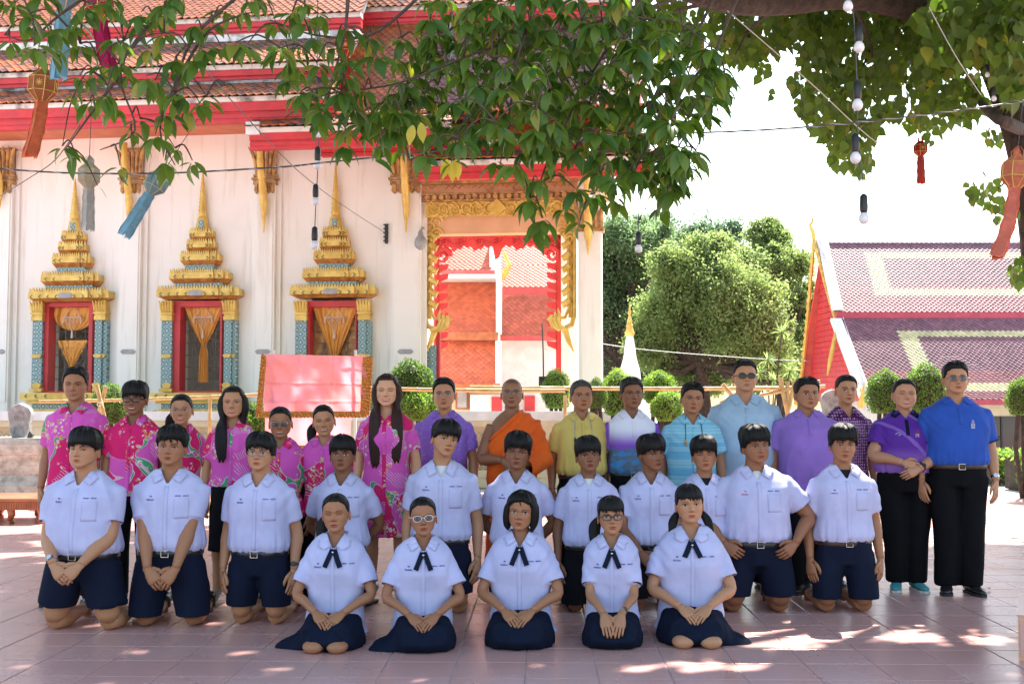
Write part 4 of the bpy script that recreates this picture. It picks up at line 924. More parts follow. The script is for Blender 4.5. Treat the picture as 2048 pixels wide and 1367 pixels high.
def make_head(p):
    """returns verts, faces, colours of head (unit: metres, chin at origin of z, facing -y)"""
    fat = p.get('fat', 1.); smile = p.get('smile', 0.); eo = p.get('eyes', .95); skin = np.array(p['skin']); fem = p.get('fem', 0)
    rg = p['rng']
    u = np.linspace(-1, 1, 89)[:-1]; phi = np.sign(u)*(np.abs(u)*.52 + .48*np.abs(u)**3.2)*PI
    z1 = np.linspace(0, .70, 60); z2 = .70 + .30*np.sin(np.linspace(0, PI/2, 16)[1:]); z = np.concatenate([z1, z2])
    PH, Z = np.meshgrid(phi, z); x, y, zz = head_base(PH, Z, fat)
    front = np.clip(np.cos(PH)*1.6, 0, 1)**.7
    ax = np.abs(x); d = np.zeros_like(x)
    nw = 1 + (rg.random() - .5)*.3
    d += front*(.028*g_(x, .035)*g_(z[:, None]-.50, .09) + .078*g_(x, .050)*g_(Z-.380, .058) + .035*g_(x, .04)*g_(Z-.44, .05))
    d += front*.044*g_(ax-.060*nw, .030)*g_(Z-.362, .026)
    d -= front*.022*g_(x, .06)*g_(Z-.315, .02)
    d -= front*.048*g_(ax-.145, .070)*g_(Z-.50, .042); d += front*.022*g_(ax-.148, .048)*g_(Z-.497, .026)
    d += front*.016*g_(ax-.13, .10)*g_(Z-.575, .03)
    ck = .018 + .022*smile; d += front*ck*g_(ax-.205, .075)*g_(Z-.385 - .02*smile, .06)
    mw = .098 + .030*smile; mz = .225 + smile*.030*(x/mw)**2
    mm = g_(ax/mw, .95); d += front*(.026*g_(x, .10)*g_(Z-.225, .055)); d += front*mm*(.024*g_(Z-mz-.022, .014) + .028*g_(Z-mz+.026, .017) - .020*g_(Z-mz, .009))
    d -= front*.018*g_(x, .08)*g_(Z-.160, .020); d += front*.022*g_(x, .07)*g_(Z-.07, .045)
    d -= front*smile*.010*g_(ax-.135 - .0*Z, .02)*g_(Z-.27, .05)
    # nostril corners, philtrum
    d += .02*g_(ax-.30, .05)*g_(Z-.17, .05)*(fat - .9)
    y = y - d
    C = np.ones(x.shape + (3,))*skin
    def paint(m, c): 
        m = np.clip(m, 0, 1)[..., None]; C[:] = C*(1 - m) + np.array(c)*m
    fr = (np.cos(PH) > .15).astype(float)
    # cheeks, lips
    paint(fr*.35*g_(ax-.2, .09)*g_(Z-.37, .07), skin*np.array([1.08, .86, .84]))
    paint(fr*.30*g_(x, .07)*g_(Z-.38, .05), skin*np.array([1.06, .90, .88]))
    lip = np.array(p.get('lip', skin*np.array([.85, .38, .38])))
    op = .016*smile if p.get('teeth', 0) else 0.
    prof = np.clip(1 - (ax/mw)**2, 0, 1)
    up = (Z - mz)/(.038*prof + 1e-3 + op); lo = (mz - Z)/(.044*prof + 1e-3 + op)
    inl = fr*(ax < mw)*np.where(Z > mz, np.clip((1 - up)*5, 0, 1), np.clip((1 - lo)*5, 0, 1)); paint(inl*.92, lip)
    if op: 
        ih = np.clip((op*prof**.5*1.15 - np.abs(Z - mz))*150, 0, 1)*(ax < mw*.93)*fr; paint(ih, (.10, .02, .02)); ih = np.clip((op*prof**.5 - np.abs(Z - mz - .003))*170, 0, 1)*(ax < mw*.80)*fr; paint(ih, (.72, .66, .58))
    else: paint(fr*g_(Z - mz, .0055)*(ax < mw)*.8, lip*.35)
    # nostrils: shade of the hollows painted as darker skin
    paint(fr*g_(ax-.034, .016)*g_(Z-.336, .013)*.85, skin*.22)
    # eyes
    ex = .148; ew = .072 - .006*smile; dx = (ax - ex)/ew; al = np.clip(1 - dx**2, 0, 1); eo2 = eo*(1 - .35*smile)
    zc = .500 + .006*(ax - ex)/ew; uo = .029*eo2*al**.6; lo_ = .019*eo2*al**.6
    if eo > .15:
        inside = fr*np.clip((uo - (Z - zc))*260, 0, 1)*np.clip((lo_ + (Z - zc))*260, 0, 1)*(np.abs(dx) < 1); paint(inside, (.50, .46, .43))
        gx = p.get('gaze', 0.); ir = np.hypot((ax - ex) - gx*np.sign(x)*.02, (Z - zc - .004)*.9); paint(inside*np.clip((.034 - ir)*160, 0, 1), (.014, .008, .006))
        paint(fr*(np.abs(dx) < 1.12)*g_(Z - zc - uo - .005, .0105)*.97, (.02, .012, .010)); paint(fr*(np.abs(dx) < 1)*g_(Z - zc + lo_ + .003, .005)*.45, skin*.4)
    else: paint(fr*(np.abs(dx) < 1.05)*g_(Z - zc + .010*al, .012)*.95, (.02, .012, .01))
    # brows
    bz = .582 + .014*np.clip(1 - ((ax - .165)/.09)**2, -1, 1) + p.get('brow', 0); bth = (.013 if fem else .021)*np.clip(1.25 - (ax - .07)/.17*.6, .3, 1.2)
    paint(fr*g_(Z - bz, bth)*np.clip((ax - .055)*60, 0, 1)*np.clip((.245 - ax)*50, 0, 1)*(.85 if fem else .95), (.012, .009, .008))
    if p.get('moustache'): paint(fr*.35*g_(Z - .285, .022)*(ax < .10), (.05, .035, .03))
    if p.get('shaved'):
        hl = np.where(np.cos(PH) > .2, .80, np.where(np.cos(PH) > -.25, .50, .22)); paint(np.clip((Z - hl)*18, 0, 1)*.55, (.06, .05, .05))
    n = len(phi); rows = len(z); S = p['S']
    V = np.stack([x, y, zz], -1).reshape(-1, 3)*S; F = []
    for j in range(rows - 1):
        for i in range(n): k = (i + 1) % n; F.append((j*n+i, j*n+k, (j+1)*n+k, (j+1)*n+i))
    F.append(tuple(range((rows-1)*n, rows*n))); F.append(tuple(range(n - 1, -1, -1)))
    C = C.reshape(-1, 3)
    # ears
    for s in (-1, 1):
        vs = []; b0 = len(V); rr = []
        EN, ER = 14, 5
        for j in range(ER):
            t = j/(ER - 1)
            for i in range(EN):
                a = 2*PI*i/EN; rx = .062*(1 - .25*(math.sin(a) < -.3)); rz = .125; q = [0.55, 1.0, 1.0, .8, .45][j]; outv = [0., .03, .055, .058, .035][j]
                vs.append((s*(.325*(1 + (fat - 1)*.30) + outv + .02*math.cos(a)*0), .03 + rx*q*math.cos(a) + outv*.5, .42 + rz*q*math.sin(a)))
        V = np.concatenate([V, np.array(vs)*S]); C = np.concatenate([C, np.ones((len(vs), 3))*skin*np.array([1.02, .9, .86])])
        for j in range(ER - 1):
            for i in range(EN): k = (i + 1) % EN; f = (b0+j*EN+i, b0+j*EN+k, b0+(j+1)*EN+k, b0+(j+1)*EN+i); F.append(f if s > 0 else f[::-1])
        f = tuple(b0 + (ER-1)*EN + i for i in range(EN)); F.append(f if s > 0 else f[::-1])
    return V, F, C
def sinn(p, seed, freq, n=5, an=(1, 1, 1)):
    """cheap smooth noise in about -1..1"""
    r = np.random.default_rng(seed); out = np.zeros(len(p)); q = p*np.array(an)
    for i in range(n):
        k = r.normal(size=3); k = k/np.linalg.norm(k)*freq*(.6 + .8*r.random()); w = np.sin(q @ (k[[1, 2, 0]]*.5) + r.random()*6)*.9; out += np.sin(q @ k + r.random()*6.28 + w)
    return out/math.sqrt(n)*1.2
def make_hair(p):
    st = p['hair']; fat = p.get('fat', 1.); S = p['S']; seed = p['seed']; rg = p['rng']
    u = np.linspace(-1, 1, 113)[:-1]; phi = u*PI
    z = np.concatenate([np.linspace(.04, .62, 24), .62 + .38*np.sin(np.linspace(0, PI/2, 24)[1:])])
    PH, Z = np.meshgrid(phi, z); c = np.cos(PH); a = np.abs(PH)
    #            front  temple side  nape  top   sidethick fringe-sharpness, noise
    P_ = {'short': (.80, .70, .46, .20, .050, .020, .05, .012), 'fade': (.80, .74, .55, .35, .055, .012, .05, .012), 'neat': (.82, .72, .50, .22, .070, .020, .05, .014), 'side': (.785, .70, .48, .20, .070, .022, .05, .016),
          'fringe': (.635, .61, .47, .20, .100, .050, .03, .020), 'curtain': (.66, .60, .42, .18, .100, .058, .03, .022), 'messy': (.70, .66, .48, .20, .115, .046, .035, .030), 'fluffy': (.665, .63, .45, .18, .125, .056, .03, .026),
          'tied': (.80, .70, .50, .20, .030, .016, .05, .008), 'tiedfringe': (.66, .66, .48, .16, .045, .022, .02, .014), 'long': (.80, .68, .40, .0, .045, .045, .04, .010), 'bob': (.76, .62, .30, .0, .055, .07, .03, .014)}[st]
    hf, ht, hs, hn, T, TS_, sh, nz = P_
    hl = np.interp(a, [0, .45, .95, 1.25, 1.6, 2.2, PI], [hf, hf, ht, hs + .02, hs, (hs + hn)/2, hn])
    if st == 'long' or st == 'bob' or st == 'curtain': part = p.get('part', 0.); hl = np.where(a < .8, hf + .02 - .10*np.clip((np.abs(PH - part) - .05)/.75, 0, 1)**1.5*(st != 'long'), hl)
    nn = sinn(np.stack([np.cos(PH)*3, np.sin(PH)*3, Z*2], -1).reshape(-1, 3), seed, 3., 6).reshape(Z.shape); strand = sinn(np.stack([np.cos(PH)*9, np.sin(PH)*9, Z*1.6], -1).reshape(-1, 3), seed+1, 4., 7).reshape(Z.shape)
    jag = np.sin(PH*19 + nn*2)*.008 + strand*.007
    hl = hl + jag*(1. if sh < .04 else .3)
    top = np.clip((Z - .55)/.35, 0, 1); th = (TS_ + (T - TS_)*top)*(1 + .12*(c > .3)*top)
    th = th + nz*(nn*.5 + strand*.35)*(.3 + top)
    if st in ('tied', 'long', 'side', 'neat') : th -= .010*g_(PH - p.get('part', .0), .06)*top*(c > .2)
    m = np.clip((Z - hl)/sh, 0, 1); m = m*m*(3 - 2*m); off = th*m - .035*(1 - m)
    lat = 1 - .50*np.clip((Z - .78)/.2, 0, 1)**1.2; offx = np.where(m > 0, off*np.where(off > 0, lat, 1), off)
    x, y, zz = head_base(PH, Z, fat, 0); x0, y0, z0 = head_base(PH, Z, fat, .01)
    x, y, zz = x + (x0 - x)/.01*offx, y + (y0 - y)/.01*offx, zz + off*top*1.0
    V = np.stack([x, y, zz], -1).reshape(-1, 3)*S; n = len(phi); F = []
    for j in range(len(z) - 1):
        for i in range(n): k = (i + 1) % n; F.append((j*n+i, j*n+k, (j+1)*n+k, (j+1)*n+i))
    F.append(tuple(range((len(z)-1)*n, len(z)*n)))
    F = [f for f in F]
    # tufts along the surface to break the outline
    V = list(map(tuple, V)); nt_ = {'messy': 150, 'fluffy': 150, 'fringe': 110, 'curtain': 90, 'short': 30, 'fade': 30, 'neat': 40, 'side': 60, 'tiedfringe': 60, 'bob': 24, 'tied': 0, 'long': 0}[st]
    for q in range(nt_):
        ph = (rg.random()*2 - 1)*PI; 
        if st in ('fringe', 'curtain', 'tiedfringe', 'fluffy', 'messy') and rg.random() < .45: ph *= .30
        zq = .60 + .36*rg.random() if rg.random() < .7 or abs(ph) < 1 else .3 + .3*rg.random()
        hh = float(np.interp(abs(ph), [0, .45, .95, 1.25, 1.6, 2.2, PI], [hf, hf, ht, hs, hs, (hs + hn)/2, hn]))
        if abs(ph) < 1 and st in ('fringe', 'curtain', 'tiedfringe', 'fluffy'): zq = hh + .06 + .06*rg.random()
        if zq < hh + .03: continue
        tt = (TS_ + (T - TS_)*min(1, max(0, (zq - .55)/.35)))*.7; L = (.08 + .06*rg.random())*(1 if st not in ('short', 'fade', 'neat', 'tied', 'long', 'side') else .5); lift = {'messy': .028, 'fluffy': .022}.get(st, .006)*rg.random()*1.3
        pts = []; sw = (rg.random() - .5)*.25
        for s_ in range(4):
            t = s_/3; X, Y_, Z_ = head_base(np.array([ph + sw*t]), np.array([max(.05, zq - L*t)]), fat, tt*(1 - .15*t) + lift*t*(1.5 - t)); pts.append(Vector((float(X[0]), float(Y_[0]), float(Z_[0]) + tt*min(1, max(0, (zq - .55)/.35))*.8))*S)
        b = MB(); b.tube(pts, [.008*S*2, .011*S*2, .007*S*2, .0010], 5, flat=.6); o = len(V); V += b.v; F += [tuple(i + o for i in f) for f in b.f]
    hc = p.get('hairc', (.006, .005, .005))
    return V, F, hc
def remesh(b, voxel, smooth=4):
    me = bpy.data.meshes.new('tmp'); me.from_pydata([tuple(v) for v in b.v], [], b.f); o = bpy.data.objects.new('tmp', me); COL.objects.link(o)
    bm = bmesh.new(); bm.from_mesh(me); bmesh.ops.recalc_face_normals(bm, faces=bm.faces); bm.to_mesh(me); bm.free()
    md = o.modifiers.new('r', 'REMESH'); md.mode = 'VOXEL'; md.voxel_size = voxel; md.adaptivity = 0
    dg = bpy.context.evaluated_depsgraph_get(); ev = o.evaluated_get(dg); m2 = ev.to_mesh()
    n = len(m2.vertices); co = np.empty(n*3); m2.vertices.foreach_get('co', co); co = co.reshape(-1, 3)
    npoly = len(m2.polygons); li = np.empty(len(m2.loops), np.int64); m2.loops.foreach_get('vertex_index', li); F = li.reshape(-1, 4)
    E = np.empty(len(m2.edges)*2, np.int64); m2.edges.foreach_get('vertices', E); E = E.reshape(-1, 2)
    ev.to_mesh_clear(); bpy.data.objects.remove(o); bpy.data.meshes.remove(me)
    cnt = np.bincount(E.ravel(), minlength=n)[:, None] + 1e-9
    for _ in range(smooth):
        acc = np.stack([np.bincount(E[:, 0], co[E[:, 1], k], n) + np.bincount(E[:, 1], co[E[:, 0], k], n) for k in range(3)], 1); co = co*.4 + acc/cnt*.6
    return co, F
def vnormals(co, F):
    d1 = co[F[:, 2]] - co[F[:, 0]]; d2 = co[F[:, 3]] - co[F[:, 1]]; nf = np.cross(d1, d2); N = np.zeros_like(co)
    for k in range(4):
        for a in range(3): N[:, a] += np.bincount(F[:, k], nf[:, a], len(co))
    return N/(np.linalg.norm(N, axis=1)[:, None] + 1e-9)
def cloth_obj(name, b, voxel, mt, parent, cuts=(), smooth=4, folds=.006, seed=1, ff=7.5, an=(1.6, 1.6, .5), pre=None, extra=None):
    """cuts: functions (co, N) -> signed distance (negative = cut away), snap direction, mask"""
    co, F = remesh(b, voxel, smooth); N = vnormals(co, F)
    if folds:
        n1 = sinn(co, seed, ff*1.3, 6, an); n2 = sinn(co, seed + 5, ff*3.0, 5, (1.2, 1.2, .8)); n3 = sinn(co, seed + 8, ff*5.0, 5, (1., 1., .5))
        co = co + N*np.maximum(folds*(.8 - 1.7*np.abs(n1)**.8) + folds*.55*(.5 - np.abs(n2)) + folds*.22*n3, -.0035)[:, None]
    if extra is not None: co = co + N*extra(co)[:, None]
    if pre is not None: co = pre(co, N)
    dead = np.zeros(len(co), bool); edge = np.zeros(len(co), bool)
    for cf in cuts:
        sd, dr, mk = cf(co, N); sn = mk & (sd < 0) & (sd > -voxel*1.25); co = np.where(sn[:, None], co - dr*sd[:, None], co); dead |= mk & (sd <= -voxel*1.25); edge |= sn
    if len(cuts):
        keep = ~dead[F].any(1) & ~(edge | dead)[F].all(1); F = F[keep]; used = np.zeros(len(co), bool); used[F.ravel()] = True; idx = np.cumsum(used) - 1; co = co[used]; F = idx[F]
    me = bpy.data.meshes.new(name); me.vertices.add(len(co)); me.vertices.foreach_set('co', co.astype(np.float32).ravel()); me.loops.add(F.size); me.loops.foreach_set('vertex_index', F.astype(np.int32).ravel()); me.polygons.add(len(F)); me.polygons.foreach_set('loop_start', (np.arange(len(F))*4).astype(np.int32)); me.update(calc_edges=True)
    me.polygons.foreach_set('use_smooth', [True]*len(F)); me.materials.append(mt); o = link(name, me, parent)
    bvh = BVHTree.FromPolygons([tuple(c) for c in co], [tuple(f) for f in F]); return o, bvh
ZD = np.array([0., 0., 1.])
def zcut(z0, above=True):
    """keep what is above (or below) z0"""
    return (lambda co, N: (co[:, 2] - z0, ZD, np.ones(len(co), bool))) if above else (lambda co, N: (z0 - co[:, 2], -ZD, np.ones(len(co), bool)))
def sring(cx, cy, z, rx, ry, n=28, e=2.4, tilt=0.):
    out = []
    for k in range(n):
        a = 2*PI*k/n; s, c = math.sin(a), math.cos(a); out.append((cx + rx*math.copysign(abs(s)**(2/e), s), cy + ry*math.copysign(abs(c)**(2/e), c), z + tilt*c))
    return out
def ik(S, W, l1, l2, pole):
    S, W = Vector(S), Vector(W); d = W - S; L = min(d.length, (l1 + l2)*.999); dn = d.normalized(); a = (l1*l1 - l2*l2 + L*L)/(2*L); h = math.sqrt(max(0, l1*l1 - a*a)); pl = Vector(pole); pl = (pl - dn*pl.dot(dn)).normalized(); return S + dn*a + pl*h, S + dn*L
def bezier_path(pts, n=5):
    """rounds the corners of a polyline"""
    out = []; P_ = [Vector(p) for p in pts]
    for i in range(len(P_) - 1):
        p0 = P_[max(i-1, 0)]; p1, p2 = P_[i], P_[i+1]; p3 = P_[min(i+2, len(P_)-1)]
        for k in range(n):
            t = k/n; out.append(.5*((2*p1) + (p2 - p0)*t + (2*p0 - 5*p1 + 4*p2 - p3)*t*t + (3*p1 - p0 - 3*p2 + p3)*t**3))
    out.append(P_[-1]); return out
def add_hand(b, W, d, n, side, k, curl=.5, spread=.3):
    """W wrist, d pointing direction, n back-of-hand normal, side: unit vector towards the thumb"""
    d = Vector(d).normalized(); n = Vector(n); n = (n - d*n.dot(d)).normalized(); s = d.cross(n); 
    if s.dot(Vector(side)) < 0: s = -s
    rings = []
    for t, hw, ht in ((-.012, .026, .019), (.015, .029, .018), (.045, .038, .016), (.075, .042, .014), (.092, .040, .011), (.100, .034, .006)):
        rings.append([W + d*t*k + s*(hw*k*math.cos(2*PI*q/12)) + n*(ht*k*math.sin(2*PI*q/12)) for q in range(12)])
    b.loft(rings)
    for i, (lat, L, r_) in enumerate(((.030, .068, .0088), (.010, .077, .0092), (-.010, .072, .0088), (-.029, .056, .0078))):
        p = W + d*(.082*k) + s*lat*k; dd = (d + s*(lat*spread*4)).normalized(); pts = [p]; ang = 0; segs = (.45, .30, .25)
        for j, sg in enumerate(segs):
            ang += curl*(.5, .7, .5)[j]; p = p + (dd*math.cos(ang) - n*math.sin(ang))*L*sg*k*1.18; pts.append(p)
        b.tube([pts[0], pts[0].lerp(pts[1], .5), pts[1], pts[1].lerp(pts[2], .5), pts[2], pts[3]], [r_*k*1.05, r_*k, r_*k*1.02, r_*k*.9, r_*k*.92, r_*k*.6], 7)
    p = W + d*.018*k + s*.024*k; b.tube([p, p + (d*.03 + s*.026 - n*.004)*k, p + (d*.060 + s*.034 - n*.012)*k, p + (d*.084 + s*.030 - n*.018)*k], [.014*k, .0125*k, .0105*k, .006*k], 7)
TOR = [(.86, .160, .112, .0), (.93, .166, .115, .0), (1.02, .160, .106, 0.), (1.12, .162, .108, -.002), (1.22, .168, .113, -.006), (1.30, .172, .112, -.002), (1.350, .168, .098, .006), (1.390, .138, .082, .012), (1.425, .102, .068, .016), (1.45, .070, .060, .012)]
def torso_rings(p, off=0., dz=0., zmin=0, zmax=9, bl=1.):
    k, f, w = p['k'], p['f'], p.get('fem', 0); out = []
    for z, rx, ry, yo in TOR:
        if z < zmin or z > zmax: continue
        g = f if z < 1.33 else 1 + (f - 1)*.55; bel = (p.get('belly', 0)*.05 + max(0, f - 1)*.16)*math.exp(-((z - 1.05)/.13)**2)*bl
        if w: rx *= {.86: 1.04, 1.02: .93}.get(z, .95 if z > 1.2 else 1.); bel += .018*math.exp(-((z - 1.235)/.05)**2)
        sl = p.get('slump', 0)*(z - .9)
        out.append(sring(0, (yo - bel*.5)*k + sl, (z*k + dz), (rx*g + off)*k, (ry*(1 + (g - 1)*.7) + bel*.5 + off)*k, 28, 2.5 if z < 1.38 else 2.1))
    return out
def project(bvh, x, z, off=.002, y0=-2.):
    h = bvh.ray_cast(Vector((x, y0, z)), Vector((0, 1, 0)))
    if h[0] is None: return None
    return Vector((x, h[0].y - off, z))
def patch(bvh, pts2, nx, nz, off=.003, thick=.003):
    """quad patch given by 4 corners (x,z) laid on the cloth"""
    b = MB(); (a, c, d, e) = pts2; vs = []
    for j in range(nz + 1):
        for i in range(nx + 1):
            u, v = i/nx, j/nz; x = (a[0]*(1-u) + c[0]*u)*(1-v) + (e[0]*(1-u) + d[0]*u)*v; z = (a[1]*(1-u) + c[1]*u)*(1-v) + (e[1]*(1-u) + d[1]*u)*v
            q = project(bvh, x, z, off); vs.append(q if q else None)
    if any(v is None for v in vs):
        ok = [v for v in vs if v is not None]
        if not ok: return None
        ym = sum(v.y for v in ok)/len(ok)
        for j in range(nz + 1):
            for i in range(nx + 1):
                if vs[j*(nx+1)+i] is None:
                    u, v = i/nx, j/nz; vs[j*(nx+1)+i] = Vector(((a[0]*(1-u) + c[0]*u)*(1-v) + (e[0]*(1-u) + d[0]*u)*v, ym, (a[1]*(1-u) + c[1]*u)*(1-v) + (e[1]*(1-u) + d[1]*u)*v))
    n = len(vs); back = [v + Vector((0, thick + .004, 0)) for v in vs]; fs = []
    for j in range(nz):
        for i in range(nx): q = j*(nx+1)+i; fs.append((q, q+1, q+nx+2, q+nx+1))
    ring = [i for i in range(nx+1)] + [j*(nx+1)+nx for j in range(1, nz+1)] + [nz*(nx+1)+i for i in range(nx-1, -1, -1)] + [j*(nx+1) for j in range(nz-1, 0, -1)]
    for i in range(len(ring)): q, r_ = ring[i], ring[(i+1) % len(ring)]; fs.append((q, q+n, r_+n, r_))
    b.add(vs + back, fs); return b
def squiggle(bvh, x0, x1, z, h, seed, rad=.0016, words=2):
    r = random.Random(seed); b = MB(); gap = .012; W = (x1 - x0 - gap*(words-1))/words
    for w in range(words):
        xa = x0 + w*(W + gap); n = max(3, int(W/(h*.75)))
        for g in range(n):
            gx = xa + W*(g + .1)/n; gw = W/n*.72; kind = r.randrange(4)
            pl = {0: [(0, 0), (0, 1), (.8, 1), (.8, 0)], 1: [(0, .6), (.1, 0), (.5, .7), (.9, 0), (.9, 1)], 2: [(.9, 1), (.2, 1), (0, .5), (.4, 0), (.9, .2)], 3: [(.1, 0), (.1, .9), (.5, 1), (.9, .6), (.9, 0)]}[kind]
            pts = [project(bvh, gx + px*gw, z + pz*h, .002) for px, pz in pl]
            if any(q is None for q in pts): continue
            b.tube(pts, rad, 4)
    return b if b.v else None
def collar(p, bvh, mt, parent, dz, zV, wide=1., rounded=False, name='collar'):
    k = p['k']; b = MB(); N = 40; rows = []
    yN = .012*k; rn = .066*k*(1 + (p['f'] - 1)*.35); zN = 1.455*k + dz
    for i in range(N + 1):
        u = i/N*2 - 1; a = abs(u); s = 1 if u > 0 else -1
        if a < .62:
            an = a/.62*R(128); inn = Vector((s*rn*math.sin(an), yN + rn*math.cos(an)*.95, zN - .012*k*(a/.62)**2)); mid = inn + Vector((s*.010*math.sin(an), .010*math.cos(an), .006))*k
            o = .040*k*wide; out = Vector((s*(rn + o)*math.sin(an), yN + (rn + o*.8)*math.cos(an), zN - .040*k))
            if an > R(80):
                t = (an - R(80))/R(48); out = out + Vector((s*.012*k*t*wide, 0, -.015*k*t)); q = project(bvh, out.x, out.z, .009*k)
                if q and t > .3: out = Vector((out.x, min(q.y, out.y), out.z))
        else:
            t = (a - .62)/.38; zE = zV + (.045 if not rounded else .030)*k; xt = rn*math.sin(R(128)); zt_ = zN - .012*k; vws = p.get('vw', .060)*k; z = zt_*(1 - t) + zE*t; x = (xt*(1 - t) + (zE - zV)/(1.46*k + dz - zV)*vws*t); q = project(bvh, s*(x + .004), z, .004*k); y = q.y if q else -.09*k
            y2 = yN - rn*.58; y = min(y*min(1, t*1.8 + .15) + y2*(1 - min(1, t*1.8 + .15)), y2)
            inn = Vector((s*x, y, z)); tipx, tipz = .080*k*wide, zV + .010*k
            sx0 = (rn + .040*k*wide)*math.sin(R(128)) + .014*k; sz0 = zN - .058*k
            if rounded: th_ = t*PI*.5; ox, oz = sx0 + (.112*k - sx0)*math.sin(th_*1.3) - .052*k*t**4, sz0 + (zV + .004*k - sz0)*(1 - math.cos(th_))**.9
            else: ox, oz = sx0*(1 - t) + tipx*t, sz0*(1 - t) + tipz*t
            q = project(bvh, s*ox, oz, .010*k); oy = q.y if q else y; out = Vector((s*ox, oy, oz)); mid = inn.lerp(out, .35) + Vector((0, -.006*k, .002*k))
        rows.append((inn - Vector((0, 0, .018*k)) if a < .62 else inn + Vector((0, .006*k, -.002)), inn, mid, mid.lerp(out, .55) + Vector((0, -.001, .001)), out, out + Vector((-s*.002, .008*k, .002))))
    vs = [v for r_ in rows for v in r_]; m = 6; fs = [(i*m+j, (i+1)*m+j, (i+1)*m+j+1, i*m+j+1) for i in range(N) for j in range(m - 1)]
    b.add(vs, fs); return b.build(name, mt, parent, smooth=True)
def pants_mesh(p, off, hips, knees, ends, r0, r1, r2, zb, dz, zt=.965):
    b = MB(); k, f = p['k'], p['f']; rr = torso_rings(p, off, dz, .8, zt + .001, .6); b.loft([sring(0, 0, hips[0][2] - .07*k, .135*f*k, .105*f*k)] + rr + [sring(0, -.0, zt*k + dz + .01, (.158*f + off)*k, (.107*f + off)*k)])
    for h, kn, e in zip(hips, knees, ends):
        pts = bezier_path([h, kn, e] if e else [h, kn], 5); n = len(pts); rad = [float(np.interp(i/(n-1), [0, .5, 1], [r0, r1, r2])) for i in range(n)]; b.tube(pts, rad, 16, up=(0, 1, 0), flat=1.)
    return b
def shoe(name, x, y, k, mt, sole, parent, ang=0., heel=0.):
    t = Matrix.Rotation(ang, 3, 'Z'); b = MB(); rings = []
    for (yy, hw, h) in ((.095, .022, .045), (.085, .034, .07), (.04, .038, .085), (-.02, .040, .068), (-.08, .047, .045), (-.13, .042, .035), (-.165, .026, .026), (-.175, .010, .018)):
        rings.append([Vector((x, y, .018 + heel*max(0, (yy + .1))*3)) + t @ Vector((hw*math.cos(a)*k, yy*k, h*.5*k*(1 + math.sin(a)))) for a in [2*PI*q/10 for q in range(10)]])
    b.loft(rings); o = b.build(name, mt, parent, smooth=True); b = MB(); out = []
    for (yy, hw) in ((.10, .024), (.05, .038), (-.03, .038), (-.09, .048), (-.14, .042), (-.178, .018)): out.append((yy, hw))
    pl = [(hw, yy) for yy, hw in out] + [(-hw, yy) for yy, hw in out[::-1]]; vs = [t @ Vector((a*k, c*k, 0)) + Vector((x, y, 0)) for a, c in pl]
    b.loft([[v + Vector((0, 0, .001)) for v in vs], [v + Vector((0, 0, .019)) for v in vs]]); b.build('sole', sole, o)
